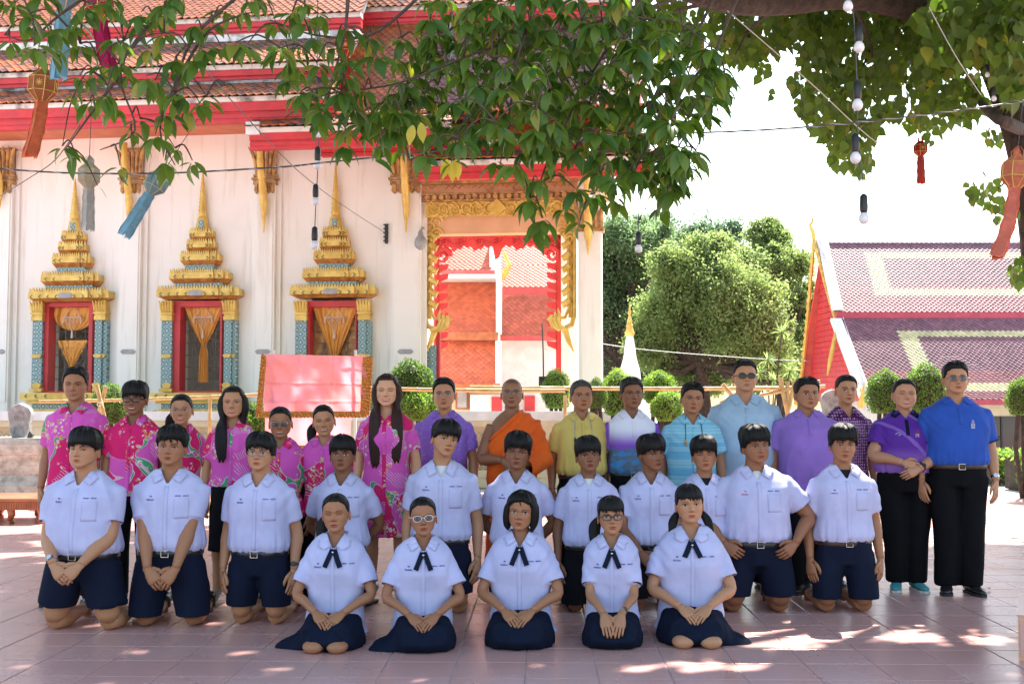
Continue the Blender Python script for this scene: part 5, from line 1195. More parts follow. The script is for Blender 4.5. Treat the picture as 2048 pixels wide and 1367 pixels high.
def person(label, px, top, Y, pose, k=None, **p):
    """px,top: photo position of the head top; Y depth of the figure"""
    seed = p.setdefault('seed', int(px)); p['rng'] = random.Random(seed); rg = p['rng']
    f = p.setdefault('f', 1.); p['fat'] = 1 + (f - 1)*.75; zt = P(px, top, Y).z
    hairT = {'shaved': 0., 'tied': .007, 'short': .010, 'fade': .010, 'long': .009, 'neat': .014, 'side': .017, 'bob': .011, 'tiedfringe': .009}.get(p.get('hair', 'shaved'), .024)
    full = {'stand': 1.70, 'kneel': 1.225, 'sit': .925}[pose]
    k = (zt - hairT)/full if k is None else k; p['k'] = k
    dz = {'stand': 0., 'kneel': -.435*k, 'sit': -.715*k}[pose]
    if pose != 'stand' or True: dz = (zt - hairT) - 1.70*k
    X = (px - 1024)/FOC*Y
    o = empty('person', (X, Y, 0), R(p.get('turn', rg.uniform(-5, 5)))); tag(o, label, 'person', p.get('group')); p['S'] = .225*k**.4*p.get('hs', 1.03 + max(0, f - 1.15)*.18)
    S = p['S']; fem = p.get('fem', 0)
    # ---- skeleton
    lean = p.get('lean', 0.)
    sh = [Vector((s*(.151*(1 + (f - 1)*.62) - (.012 if fem else 0))*k, .006*k, 1.322*k + dz)) for s in (-1, 1)]
    arms = p.get('arms', 'side'); aW = []; hd = []; hn = []; pol = []
    wz = {'side': .80, 'back': .90, 'clasp': .905, 'clasplow': .86, 'lap': 0, 'lapfwd': 0, 'belt': .95, 'cross': 1.02}[arms]
    hw = .150*f + .05
    for i, s in enumerate((-1, 1)):
        if arms == 'side': aW.append((s*(hw + .028)*k, -.03*k, wz*k + dz + .03*k)); hd.append((-s*.10, -.08, -1)); hn.append((s*1., -.75, 0)); pol.append((s*.35, .8, 0))
        elif arms == 'back': aW.append((s*.10*k, .17*k, wz*k + dz)); hd.append((-s, .1, -.3)); hn.append((0, 1, 0)); pol.append((s*1., .2, 0))
        elif arms in ('clasp', 'clasplow'): yy = -(.125 + .10*max(0, f - 1) + .05)*k; aW.append((s*.085*k, yy - .03*k, wz*k + dz + .0*k)); hd.append((-s*.75, -.10, -.62)); hn.append((0, -1, .1)); pol.append((s*.75, .75, 0))
        elif arms == 'belt': aW.append((s*(hw + .0)*k, -.13*k, wz*k + dz)); hd.append((-s*.8, -.4, -.45)); hn.append((s*.3, -1, .1)); pol.append((s*1., .5, 0))
        elif arms == 'cross': aW.append((s*.06*k, -(.20 + .14*(f-1))*k - (.02 if s > 0 else 0), (wz + (.02 if s < 0 else -.03))*k + dz)); hd.append((-s*.9, -.05, -.35)); hn.append((0, -1, .2)); pol.append((s*1., .5, 0))
        elif arms == 'lap': aW.append((s*.085*k, -.250*k, .215*k)); hd.append((-s*.50, -.62, -.45)); hn.append((0, -.5, 1)); pol.append((s*.85, .6, 0))
        elif arms == 'lapfwd': aW.append((s*.055*k, -.335*k, .215*k)); hd.append((-s*.08, -.40, -.85)); hn.append((0, -1, .4)); pol.append((s*.5, .9, 0))
    if p.get('wrist'):   # per-arm override
        for i, w in p['wrist'].items(): aW[i] = tuple(w); 
    el = []; wr = []
    for i in range(2):
        e, w = ik(sh[i], aW[i], .275*k, .245*k, pol[i]); el.append(e); wr.append(w)
    af = (1 + (f - 1)*.9)*(.88 if fem else 1.)*p.get('armr', 1.)
    # ---- body (skin)
    V, F, C = make_head(p); 
    hy, hp, hr = R(p.get('yaw', rg.uniform(-5, 5))), R(p.get('pitch', rg.uniform(-3, 4))), R(p.get('roll', rg.uniform(-5, 5))); RH = (Matrix.Rotation(hy, 3, 'Z') @ Matrix.Rotation(hp, 3, 'X') @ Matrix.Rotation(hr, 3, 'Y'))
    RHn = np.array(RH); HC = np.array([0, -.018*k, zt - hairT - S]); piv = np.array([0, .02, .25*S])
    def hx(v): return (np.array(v) - piv) @ RHn.T + piv + HC
    V = hx(V); b = MB(); b.v = [tuple(v) for v in V]; b.f = list(F); nh = len(b.v)
    b.loft(torso_rings(p, -.020, dz, .92, 1.2, .2) + torso_rings(p, -.012, dz, 1.21, 1.45) + [sring(0, .008*k, 1.475*k + dz, .056*k*(1 + (f - 1)*.5)*(.88 if fem else 1.03), .056*k*(1 + (f - 1)*.4), 28, 2.), sring(0, .004*k, 1.52*k + dz, .053*k*(1 + (f - 1)*.6)*(.86 if fem else 1.03), .055*k, 28, 2.), sring(0, 0, 1.57*k + dz, .053*k*(.9 if fem else 1.), .055*k, 28, 2.)])
    for i, s in enumerate((-1, 1)):
        pts = bezier_path([sh[i], sh[i].lerp(el[i], .5), el[i], el[i].lerp(wr[i], .45), wr[i]], 4); n = len(pts)
        rad = [float(np.interp(q/(n-1), [0, .2, .5, .62, .85, 1], [.043, .046, .039, .041, .030, .0235]))*k*af*(1 if q < n - 3 else 1/af**.5) for q in range(n)]
        b.tube(pts, rad, 14, up=(0, 1, 0)); fore = (wr[i] - el[i]).normalized(); d = Vector(hd[i]).normalized()*.75 + fore*.45
        add_hand(b, wr[i], d, hn[i], (-s*.5, -1, .4) if arms != 'lapfwd' and arms != 'lap' else (-s, 0, 0), k*(.96 if fem else 1.03), {'side': .45, 'clasp': .7, 'clasplow': .7, 'lap': .28, 'lapfwd': .15, 'belt': .9, 'cross': .5, 'back': .5}[arms])
    kn = {'stand': None}
    if pose == 'kneel':
        sp = p.get('spread', .105)
        hips = [Vector((s*.085*k*f, .0, .86*k + dz)) for s in (-1, 1)]; knees = [Vector((s*sp*k*(1 + (f-1)*.8), -.015*k, .062*k)) for s in (-1, 1)]
        for h, q, s in zip(hips, knees, (-1, 1)):
            b.tube([h, h.lerp(q, .6), q + Vector((0, 0, .035*k)), q + Vector((0, .005, -.004))], [.075*k*f, .07*k*f, .062*k*(1 + (f-1)*.6), .048*k], 14, up=(0, 1, 0))
            b.tube([q + Vector((0, -.012, 0)), q + Vector((0, .12*k, -.004)), q + Vector((s*.0, .30*k, -.005)), q + Vector((0, .41*k, 0))], [.052*k, .055*k*f, .042*k, .034*k], 12)
            b.tube([q + Vector((0, .40*k, .0)), q + Vector((0, .45*k, .01)), q + Vector((0, .46*k, -.05*k))], [.035*k, .036*k, .03*k], 10)
    elif pose == 'sit':
        knees = [Vector((s*(.078 if p.get('showk') else .085)*k*f, (-.320 if not p.get('showk') else -.412)*k, .036*k)) for s in (-1, 1)]
        for q, s in zip(knees, (-1, 1)):
            b.tube([(s*.09*k, .05*k, .07*k), q + Vector((0, .12, .01)), q + Vector((0, .02, .0)), q + Vector((0, -.018, -.002)), q + Vector((0, -.034, -.004))], [.05*k, .062*k, .066*k, .052*k, .025*k], 16, up=(0, 0, 1), flat=.62)
    else:
        st_ = p.get('stance', .105)
        hips = [Vector((s*.088*k*f, 0, .86*k)) for s in (-1, 1)]; knees = [Vector((s*(st_)*k*(1 + (f-1)*.5), -.01, .47*k)) for s in (-1, 1)]; ank = [Vector((s*(st_ + .01)*k, .02, .07)) for s in (-1, 1)]
        if p.get('legs', 'trousers') != 'trousers':
            for i in range(2): b.tube(bezier_path([hips[i], knees[i], knees[i].lerp(ank[i], .35) + Vector((0, .02, 0)), ank[i]], 4), [float(np.interp(q/12, [0, .33, .55, .9, 1], [.07, .05, .052, .034, .036]))*k for q in range(13)], 12, up=(0, 1, 0))
    cols = np.ones((len(b.v), 3))*np.array(p['skin']); cols[:nh] = C; b.c = [tuple(c) for c in cols]
    if p.get('undershirt'):
        pass
    b.build('body', M['skin'], o, smooth=True)
    # ---- hair
    if p.get('hair', 'shaved') != 'shaved':
        hv, hf, hc = make_hair(p); b = MB(); b.v = [tuple(v) for v in hx(hv)]; b.f = hf
        def lock(pts, rad, flat=.5, n=10, up=(0, 1, 0)): b.tube(bezier_path(pts, 5), [float(np.interp(q/(5*(len(pts)-1)), np.linspace(0, 1, len(rad)), rad)) for q in range(5*(len(pts)-1) + 1)], n, flat=flat, up=up)
        cz = HC[2]; hh = lambda x, y, z: Vector(hx([[x*S, y*S, z*S]])[0])
        tail = p.get('tail'); 
        if tail == 'pony': s = p.get('tails', -1); lock([hh(s*.2, .38, .45), hh(s*.42, .36, .2), hh(s*.44, .28, -.15), hh(s*.36, .2, -.5)], [.02, .038, .035, .008])
        if tail == 'bun': lock([hh(0, .40, .55), hh(.0, .55, .52), hh(.0, .62, .45)], [.04, .055, .02], .9)
        if tail == 'twin':
            for s in (-1, 1):
                for q in range(3): lock([hh(s*.26, .22, .36), hh(s*(.36 + .04*q), .14, .20 - .03*q), hh(s*(.42 + .05*q), .06, .0), hh(s*(.42 + .08*q), -.02, -.16 - .05*q)], [.012, .020, .017, .003], .8)
        if tail == 'long':
            for s, ln, fw in p.get('locks', ((-1, 1.4, 1), (1, .5, 0))):
                for q in range(7):
                    t_ = q/6; xx = .335 + .02*math.sin(q*2.); lock([hh(s*.16, -.16 + .40*t_, .86), hh(s*(xx - .02), -.12 + .36*t_, .62), hh(s*(xx + .015), -.10 + .30*t_, .32), hh(s*(.30 + .02*t_), -.06 + .16*t_ - .10*fw, .02), hh(s*(.26 + .16*t_*fw), -.08 - .28*fw + .06*t_, -.3), hh(s*(.24 + .20*t_*fw), -.1 - .36*fw, -.3 - (ln - .3)*.5), hh(s*(.22 + .20*t_*fw), -.1 - .38*fw, -ln - .06*(q % 3))], [.016, .026, .026, .024, .023, .021, .006], .8)
            lock([hh(0, .30, .7), hh(0, .44, .35), hh(0, .38, .0), hh(0, .34, -.5)], [.05, .062, .062, .045], .5, up=(0, 1, 0))
        if tail == 'bob':
            for s in (-1, 1):
                for q in range(7): t_ = q/6; lock([hh(s*.14, -.20 + .40*t_, .88), hh(s*.33, -.18 + .42*t_, .62), hh(s*.365, -.16 + .42*t_, .34), hh(s*.35, -.14 + .40*t_, .12), hh(s*.31, -.14 + .36*t_, .0 - .03*(q % 2))], [.014, .022, .023, .018, .006], .8)
            lock([hh(0, .30, .7), hh(0, .45, .35), hh(0, .38, .05)], [.05, .07, .055], .5)
        b.c = [hc]*len(b.v); b.build('hair', M['hair'], o, smooth=True)
    # ---- upper clothing
    top_ = p.get('shirt'); tuck = p.get('tuck', 0); mt = M[top_] if top_ else None
    smat = mt
    if top_ and top_ != 'robe':
        so = .016 + p.get('loose', 0); zb = (.945 if tuck else p.get('hem', .83)); b = MB()
        rr = torso_rings(p, so, dz, zb - .001, 1.44); 
        low = []
        if tuck: low = [sring(0, 0, (zb - .005)*k + dz, (.158*f + .018)*k, (.110*f + .016)*k), sring(0, -.002, (zb + .04)*k + dz, (.164*f + .034)*k, (.114*f + .028)*k + p.get('belly', 0)*.02)]; rr = rr[1:]
        else: low = [sring(0, -.004, zb*k + dz, (.168*f + so + p.get('flare', .01))*k, (.118*f + so + p.get('flare', .01))*k)]; rr = [r_ for r_ in rr if r_[0][2] > zb*k + dz + .03]
        b.loft(low + rr + [sring(0, .012*k, 1.462*k + dz, .064*k*(1 + (f-1)*.4), .060*k*(1 + (f-1)*.4), 28, 2.)])
        sl = p.get('sleeve', .72); ends = []
        for i, s in enumerate((-1, 1)):
            a = sh[i] + Vector((-s*.035*k, 0, .0)); e = sh[i].lerp(el[i], sl); m_ = sh[i].lerp(el[i], .35) + Vector((s*.008, 0, .006))
            r_ = af*k; fl = p.get('slflare', .008); b.tube([a, sh[i] + Vector((s*.012, 0, -.008))*k, m_, e], [.056*r_ + .005, .058*r_ + .007, .058*r_ + .010, .056*r_ + fl + .004], 16, up=(0, 1, 0)); ends.append((e, (el[i] - sh[i]).normalized()))
        zV = p.get('zV', 1.355)*k + dz; zNk = 1.46*k + dz; vw = p.get('vw', .060)*k
        tz = np.array([t[0] for t in TOR]); trx = np.array([t[1] for t in TOR]); try_ = np.array([t[2] for t in TOR])
        cuts = [zcut(zb*k + dz + .004), zcut(1.452*k + dz, False)]
        def endcut(e, d, rr):
            d_ = np.array(d)
            def f_(co, N):
                rel = co - np.array(e); al = rel @ d_; rad_ = np.linalg.norm(rel - al[:, None]*d_, axis=1); zz_ = (co[:, 2] - dz)/k
                RX = (np.interp(zz_, tz, trx)*f + so)*k; RY = (np.interp(zz_, tz, try_)*f**.8 + so)*k; ins = (co[:, 0]/(RX + .022))**2 + (co[:, 1]/(RY + .05 + .25*max(0, f - 1)*.3))**2 < 1.
                return -(al + .006), -d_, (al > -.006) & (al < .035) & (rad_ < rr) & ~ins
            return f_
        for e, d in ends: cuts.append(endcut(e, d, .060*r_ + fl + .020))
        def vcut(co, N):
            hw_ = (co[:, 2] - zV)/(zNk - zV)*vw; sg = np.sign(co[:, 0]) + (co[:, 0] == 0); return np.abs(co[:, 0]) - hw_, np.stack([sg, 0*sg, 0*sg], 1), (co[:, 1] < -.01*k) & (co[:, 2] > zV)
        cuts.append(vcut)
        def wr_(co):
            zz_ = (co[:, 2] - dz)/k; a_ = np.arctan2(co[:, 0], -co[:, 1]); low = np.clip(1 - (zz_ - zb)/.20, 0, 1)*(1 if tuck else .5); w1 = np.sin(a_*15 + 2*np.sin(a_*3 + seed) + zz_*6); o1 = low*(.0040*w1 + .002*np.sin(a_*31 + seed))
            sd_ = np.clip((np.abs(co[:, 0])/k - .07)*14, 0, 1); t_ = co[:, 2]*1.0 - np.abs(co[:, 0])*1.1; o2 = .0028*sd_*np.sin(t_*(50 + seed % 40) + seed + 3*np.sin(co[:, 0]*(9 + seed % 7) + seed))*np.clip(.5 + np.sin(co[:, 0]*8 + seed*1.7), 0, 1)*np.clip((zz_ - 1.12)*8, 0, 1)*np.clip((1.40 - zz_)*12, 0, 1); return o1 + o2
        shobj, bvh = cloth_obj(p.get('topname', 'shirt'), b, .0105, mt, o, cuts, 3, p.get('folds', .009), seed, extra=wr_)
        if p.get('undershirt'):
            q = MB(); q.loft([[(x*.62, y - .003, z) for x, y, z in r_] for r_ in torso_rings(p, -.008, dz, 1.2, 1.40)] + [sring(0, .014*k, 1.42*k + dz, .066*k, .064*k, 28, 2.1)]); q.build('undershirt', M[p['undershirt']], o, smooth=True)
        cm = M[p.get('collarmat', top_)]
        if p.get('collar', 1): collar(p, bvh, cm, o, dz, zV, p.get('cw', 1.), p.get('round', False))
        # front placket
        zl = zb*k + dz + .02 if p.get('placket', 'full') == 'full' else zV - .13*k
        if p.get('placket', 'full'):
            pb = patch(bvh, ((-.014*k, zl), (.014*k, zl), (.014*k, zV - .004), (-.014*k, zV - .004)), 2, 14, .0022, .002)
            if pb: pb.build('placket', cm if p.get('placket') == 'short' else mt, o, smooth=True)
        if p.get('school'):
            if not fem or p.get('pocket'):
                x0, x1, z0, z1 = .052*k, (.135 + .02*(f-1))*k, 1.155*k + dz, 1.275*k + dz
                if not fem:
                    pb = patch(bvh, ((x0, z0), (x1, z0), (x1, z1), (x0, z1)), 6, 6, .0035, .003)
                    if pb: pb.build('pocket', mt, o, smooth=True)
            zi = (1.285 if not fem else 1.27)*k + dz
            q = squiggle(bvh, (-.118)*k, (-.072)*k, zi - .02*k, .010*k, seed, .0009, 1)
            if q: 
                q2 = squiggle(bvh, -.099*k, -.085*k, zi + .002*k, .008*k, seed + 9, .0009, 1)
                if q2: b0 = len(q.v); q.v += q2.v; q.f += [tuple(i + b0 for i in f_) for f_ in q2.f]; q.m += q2.m
                q.build('school_initials', M[p.get('thread', 'thread')], o)
            q = squiggle(bvh, .055*k, .135*k, zi + .004, .008*k, seed + 3, .0009, 2)
            if q: q.build('name_embroidery', M['thread'], o)
            if fem:
                for s in (-1, 1):
                    L = p.get('tie', .105)*k; x1 = s*.050*k
                    pts = ((s*-.012*k + 0, zV + .012*k), (s*.016*k, zV + .024*k), (x1 + .013*k*s, zV - L + .010*k), (x1 - .016*k*s, zV - L))
                    pb = patch(bvh, pts, 2, 8, .012 + .002*s, .004); 
                    if pb: pb.build('ribbon_tie', M['navy'], o)
                q = project(bvh, 0, zV - .008*k, .020)
                if q: pn = MB(); pn.lathe([(.001, -.008), (.006, -.005), (.008, 0), (.006, .005), (.001, .008)], 8, tuple(q)); pn.build('tie_pin', M['steel'], o, smooth=True)
        if p.get('emblem') == 'white':
            e = MB(); cx, cz = .085*k, 1.25*k + dz
            for pl in ([(-.012, -.022), (-.012, .0), (0, .014), (.012, 0), (.012, -.022), (-.012, -.022)], [(-.005, -.018), (-.005, .0), (.005, 0), (.005, -.018)], [(-.009, .014), (0, .032), (.009, .014)], [(-.014, -.028), (.014, -.028)]):
                pts = [project(bvh, cx + a, cz + c, .003) for a, c in pl]
                if None not in pts: e.tube(pts, .0022, 4)
            e.build('emblem', M['whitethread'], o)
        if p.get('emblem') == 'small':
            for nm, cx, mm in (('emblem', .07, 'redthread'), ('emblem', .07, 'whitethread')):
                cz = (1.275 if mm == 'redthread' else 1.25)*k + dz; pts = [project(bvh, cx*k + a, cz + c, .003) for a, c in ((-.01, -.01), (-.01, .012), (.01, .012), (.01, -.01), (-.01, -.01), (.01, .012))]
                if None not in pts: e = MB(); e.tube(pts, .0022, 4); e.build(nm, M[mm], o)
            pts = [project(bvh, -.075*k + a, 1.26*k + dz + c, .003) for a, c in ((-.02, 0), (0, .012), (.02, 0), (0, -.01))]
            if None not in pts: e = MB(); e.tube(pts, .002, 4); e.build('logo', M['whitethread'], o)
        if p.get('emblem') == 'atom':
            e = MB()
            for a0 in (0, PI/3, 2*PI/3):
                pts = [project(bvh, .085*k + .022*math.cos(t)*math.cos(a0) - .008*math.sin(t)*math.sin(a0), 1.24*k + dz + .022*math.cos(t)*math.sin(a0) + .008*math.sin(t)*math.cos(a0), .003) for t in [q*PI/6 for q in range(13)]]
                if None not in pts: e.tube(pts, .0014, 4)
            if e.v: e.build('emblem', M['thread'], o)
        if p.get('lanyard'):
            for s in (-1, 1):
                pts = [Vector((s*.05*k, -.055*k, 1.455*k + dz))] + [q for q in (project(bvh, s*x*k, z*k + dz, .006) for x, z in ((.062, 1.40), (.066, 1.33), (.068, 1.25))) if q]
                e = MB(); e.tube(pts, .0035, 5); e.build('lanyard', M['wire'] if p['lanyard'] == 'dark' else M['greyplaque'], o)
                q = pts[-1]; e = MB(); e.tube([q, q + Vector((0, -.006, -.02)), q + Vector((.0, -.006, -.05))], [.006, .011, .004], 6); e.build('amulet', M['golddark'] if p['lanyard'] == 'dark' else M['black'], o)
        if p.get('cuffs'):
            for e_, d in ends:
                c = MB(); rr_ = .062*af*k + p.get('slflare', .014); c.tube([e_ - d*.020, e_ - d*.012], [rr_ + .001, rr_ + .001], 18, up=(0, 1, 0), caps=False); c.build('cuff_stripe', M['navy'], o, smooth=True)
    elif top_ == 'robe':
        b = MB(); b.loft([sring(0, 0, .10*k, .22*k, .17*k), sring(0, 0, .5*k, .21*k, .16*k)] + [sring(0, 0, z*k, (rx*f + .035)*k, (ry*f + .035)*k) for z, rx, ry, _ in TOR[:-1]] + [sring(0, .012*k, 1.462*k, .07*k, .066*k, 28, 2.)])
        a = sh[1]; e = el[1]; w_ = wr[1]; b.tube([a + Vector((-.05, 0, .02)), a + Vector((.01, 0, .0)), a.lerp(e, .5) + Vector((.01, 0, 0)), e + Vector((.012, 0, -.01)), e.lerp(w_, .5) + Vector((0, 0, -.03)), e.lerp(w_, .85) + Vector((0, 0, -.04))], [.07, .075, .078, .085, .085, .08], 16, up=(0, 1, 0))
        b.tube([a + Vector((-.08, -.09, .04)), a + Vector((-.02, -.115, -.10)), a + Vector((.0, -.13, -.30)), e + Vector((-.03, -.16, -.05))], [.03, .04, .035, .03], 10)
        dn_ = np.array([-.677, 0, .736])
        def c1(co, N): return -(co[:, 2]/k - (1.235 + (co[:, 0]/k + .17)*.92))*.736*k, -dn_, (co[:, 0] < .085*k) & (co[:, 2] > 1.1*k)
        eW = np.array(e.lerp(w_, .85)); dW = np.array((w_ - e).normalized())
        def c2(co, N): rel = co - eW; al = rel @ dW; return -(al + .01), -dW, (al > -.01) & (al < .04) & (np.linalg.norm(rel, axis=1) < .12)
        def c3(co, N): return co[:, 0] + .168*k, np.array([1., 0, 0]), co[:, 2] > 1.19*k
        cuts = [zcut(.12), zcut(1.457*k, False), c1, c2, c3]
        def pre(co, N):
            t = co[:, 0]*.80 - co[:, 2]*.62; f2 = np.sin(t*75 + np.sin(co[:, 2]*9)*1.5)*.006 + np.sin(t*140 + 2)*.002; up_ = np.clip((co[:, 2] - .9)*3, .25, 1); return co + N*(f2*up_)[:, None]
        shobj, bvh = cloth_obj('robe', b, .011, mt, o, cuts, 3, .005, seed, pre=pre)
        e_ = MB(); pts = []
        for q in range(9):
            x = (-.168 + .25*q/8)*k; z = (1.235 + (x/k + .17)*.92 - .012)*k; pr = project(bvh, x, z - .01, .004); pts.append(pr if pr else Vector((x, -.1, z)))
        e_.tube(pts, [.012]*9, 8); e_.build('robe_roll', mt, o, smooth=True)
    # ---- lower clothing
    lc = M[p.get('lower', 'blackcloth')]
    if pose == 'stand' and p.get('legs', 'trousers') == 'trousers':
        ends = [(a + Vector((0, .0, -.01))) for a in ank]; w0 = .098*k*(1 + (f - 1)*1.0)
        b = pants_mesh(p, .006, hips, knees, ends, w0, .082*k*(1 + (f-1)*.8), .078*k*(1 + (f-1)*.35), 0, 0)
        cloth_obj('trousers', b, .013, lc, o, [zcut(.045), zcut(.963*k, False)], 3, .006, seed + 1)
    elif pose == 'kneel':
        zh = p.get('hemz', .10)*k; ends = [q + Vector((0, 0, .0)) for q in knees]
        b = pants_mesh(p, .008, hips, [h.lerp(q, .5) + Vector((s*.008, 0, 0)) for h, q, s in zip(hips, knees, (-1, 1))], [q + Vector((s*.004, 0, zh - .08)) for q, s in zip(knees, (-1, 1))], .105*k*f, .100*k*(1 + (f-1)*.9), .093*k*(1 + (f-1)*.7), 0, dz)
        cloth_obj('shorts' if p.get('shorts', 1) else 'trousers', b, .0125, lc, o, [zcut(zh - .004), zcut(.963*k + dz, False)], 3, .007, seed + 1)
        for q, s in zip(knees, (-1, 1)):
            if not p.get('shorts', 1): b = MB(); b.tube([q + Vector((0, -.01, .01)), q + Vector((0, .2, .005)), q + Vector((0, .40, .005))], [.066*k, .066*k, .06*k], 10); b.build('trouser_leg', lc, o, smooth=True)
    elif pose == 'sit':
        b = MB(); W_ = f**.7
        b.loft([sring(0, -.15*k, -.01, .212*k*W_, .235*k), sring(0, -.16*k, .03, .218*k*W_, .262*k), sring(0, -.16*k, .07*k, .212*k*W_, .272*k), sring(0, -.14*k, .115*k, .198*k*W_, .245*k), sring(0, -.07*k, .155*k, .185*k*W_, .185*k), sring(0, -.0, .21*k, .165*k*f, .120*k*f), sring(0, 0, 1.0*k + dz, .146*k*f, .104*k*f)])
        for s in (-1, 1): b.tube([(s*.10*k, -.05, .115*k), (s*.09*k*W_, -.37*k, .092*k)], [.085*k, .072*k], 14)
        fl = p.get('flareside', 0)
        if fl:
            s = 1 if fl > 0 else -1; b.loft([[(s*.12*k, -.36*k, -.004), (s*.34*k, -.28*k, -.004), (s*.35*k, -.23*k, -.004), (s*.15*k, -.0, -.004)], [(s*.12*k, -.34*k, .10), (s*.24*k, -.26*k, .045), (s*.34*k, -.24*k, .022), (s*.15*k, -.0, .12)]])
        cloth_obj('skirt', b, .0125, lc, o, [zcut(.004), zcut(.99*k + dz, False)], 4, .0065, seed + 1, 10., (1.5, .5, .8), pre=lambda co, N: np.column_stack([co[:, 0], co[:, 1] + np.where((co[:, 1] < -.22*k) & (co[:, 2] < .048*k), np.clip(1.25 - np.abs(co[:, 0])/(.17*k), 0, 1)*(.048*k - co[:, 2])*(.5), 0), co[:, 2]]), extra=lambda co: .0045*np.sin(np.arctan2(co[:, 0], -(co[:, 1] + .12*k))*13 + seed)*np.clip((.16*k - co[:, 2])*12, 0, 1))
    if pose == 'stand' and p.get('legs') == 'skirt':
        zs_ = p.get('skirtz', .42); b = MB(); b.loft([sring(0, .0, zs_*k, .19*k*f, .15*k*f), sring(0, 0, .65*k, .185*k*f, .145*k*f)] + torso_rings(p, .01, 0, .8, 1.03)); cloth_obj(p.get('skirtname', 'skirt'), b, .013, lc, o, [zcut(zs_*k + .006), zcut(1.01*k, False)], 3, .006, seed + 1)
    if tuck and p.get('belt', 1) and top_:
        b = MB(); ro = .013; z0 = .922*k + dz; rx, ry = (.160*f + ro)*k, (.108*f + ro + max(0, f-1)*.03)*k
        b.loft([sring(0, 0, z0, rx, ry), sring(0, 0, z0 + .002, rx + .003, ry + .003), sring(0, 0, z0 + .034*k, rx + .003, ry + .003), sring(0, 0, z0 + .036*k, rx, ry)], caps=False)
        bo = b.build('belt', M[p.get('beltmat', 'leather')], o, smooth=True); b = MB(); yb_ = -ry - .008; w_, h_ = .022, .02; zc_ = z0 + .018*k
        b.tube([(-w_, yb_, zc_ - h_), (w_, yb_, zc_ - h_), (w_, yb_, zc_ + h_), (-w_, yb_, zc_ + h_), (-w_, yb_, zc_ - h_)], .0035, 6); b.build('buckle', M['steel'] if p.get('beltmat') != 'black' else M['black'], bo)
    # ---- feet
    if pose == 'stand':
        sm, so_ = p.get('shoe', ('leather', 'soleblack'))
        for a, s in zip(ank, (-1, 1)): shoe('shoe', a.x, a.y - .015, k, M[sm], M[so_], o, R(s*p.get('toe', 14)), p.get('heel', 0))
    elif pose == 'kneel' and p.get('kshoe', 1):
        for q in knees: b = MB(); b.tube([q + Vector((0, .44*k, .0)), q + Vector((0, .50*k, .04)), q + Vector((0, .52*k, -.02))], [.04, .042, .036], 10); b.build('shoe', M['leather'], o, smooth=True)
    # ---- glasses, watch
    gl = p.get('glasses')
    if gl:
        col, lens, rx, rz, rd, shape = {'wire': ('wireframe', 'lens', .098, .072, .0012, 2.4), 'thin': ('wireframe', 'lens', .102, .082, .0013, 2.2), 'tinted': ('wireframe', 'lensdark', .108, .080, .0016, 2.6), 'black': ('blackframe', 'lens', .104, .068, .0028, 3.), 'sun': ('blackframe', 'lensblack', .112, .070, .0026, 3.2), 'clear': ('rubber', 'lensdark', .108, .078, .0024, 2.4)}[gl]
        g = MB(); yy = -.445
        for s in (-1, 1):
            ring = [Vector(hx([[ (s*.148 + rx*math.copysign(abs(math.cos(a))**(2/shape), math.cos(a)))*S, (yy + .03*abs(s*.148 + rx*math.cos(a))*2)*S, (.495 + rz*math.copysign(abs(math.sin(a))**(2/shape), math.sin(a)))*S]])[0]) for a in [2*PI*q/20 for q in range(20)]]
            g.tube(ring + [ring[0]], rd, 5); g.tube([Vector(hx([[s*.248*S, (yy + .02)*S, .52*S]])[0]), Vector(hx([[s*(.36 + .05*(p['fat'] - 1))*S, -.22*S, .52*S]])[0]), Vector(hx([[s*(.37 + .05*(p['fat'] - 1))*S, .0, .50*S]])[0])], rd, 5)
            l_ = MB(); cen = sum(ring, Vector())/20; fwd = Vector(hx([[0, -S, 0]])[0]) - Vector(hx([[0, 0, 0]])[0]); l_.add([cen + fwd.normalized()*.002] + ring, [(0, i+1, (i+1) % 20 + 1) for i in range(20)]); lo_ = l_.build('lens', M[lens], None); p.setdefault('_l', []).append(lo_)
        g.tube([Vector(hx([[x*S, (yy - .005)*S, .51*S]])[0]) for x in (-.05, 0, .05)], rd, 5); go = g.build('glasses', M[col], o)
        for l_ in p['_l']: l_.parent = go
    for i, kind in p.get('watch', {}).items():
        d = (wr[i] - el[i]).normalized(); c = wr[i] - d*.035*k; r_ = .029*k*af**.6; b = MB(); b.tube([c - d*.009, c + d*.009], [r_, r_], 16, up=(0, 1, 0)); wo = b.build('watch', M['steel'] if kind == 'steel' else M['black'], o, auto=40)
        n_ = Vector((0, -1, .2)); n_ = (n_ - d*n_.dot(d)).normalized(); b = MB(); b.tube([c + n_*(r_ - .002), c + n_*(r_ + .007)], [.017*k, .016*k], 14); b.build('watch_face', M['steel'] if kind == 'steel' else M['black'], wo)
    o['_p'] = 0; del o['_p']
    return o
DK, MD, LT, FR = (.225, .092, .046), (.335, .148, .074), (.44, .212, .112), (.58, .305, .18)
TB = dict(shirt='school', school=1, tuck=1, lower='navy', arms='side', group='students kneeling in the middle row')
GG = dict(shirt='school', school=1, fem=1, lower='navy2', hem=.825, flare=.03, loose=.020, slflare=.016, arms='lap', group='students sitting on their heels in front', sleeve=.78)
def kneelY(py): return FOC*CAMH/(py - 815) + .08
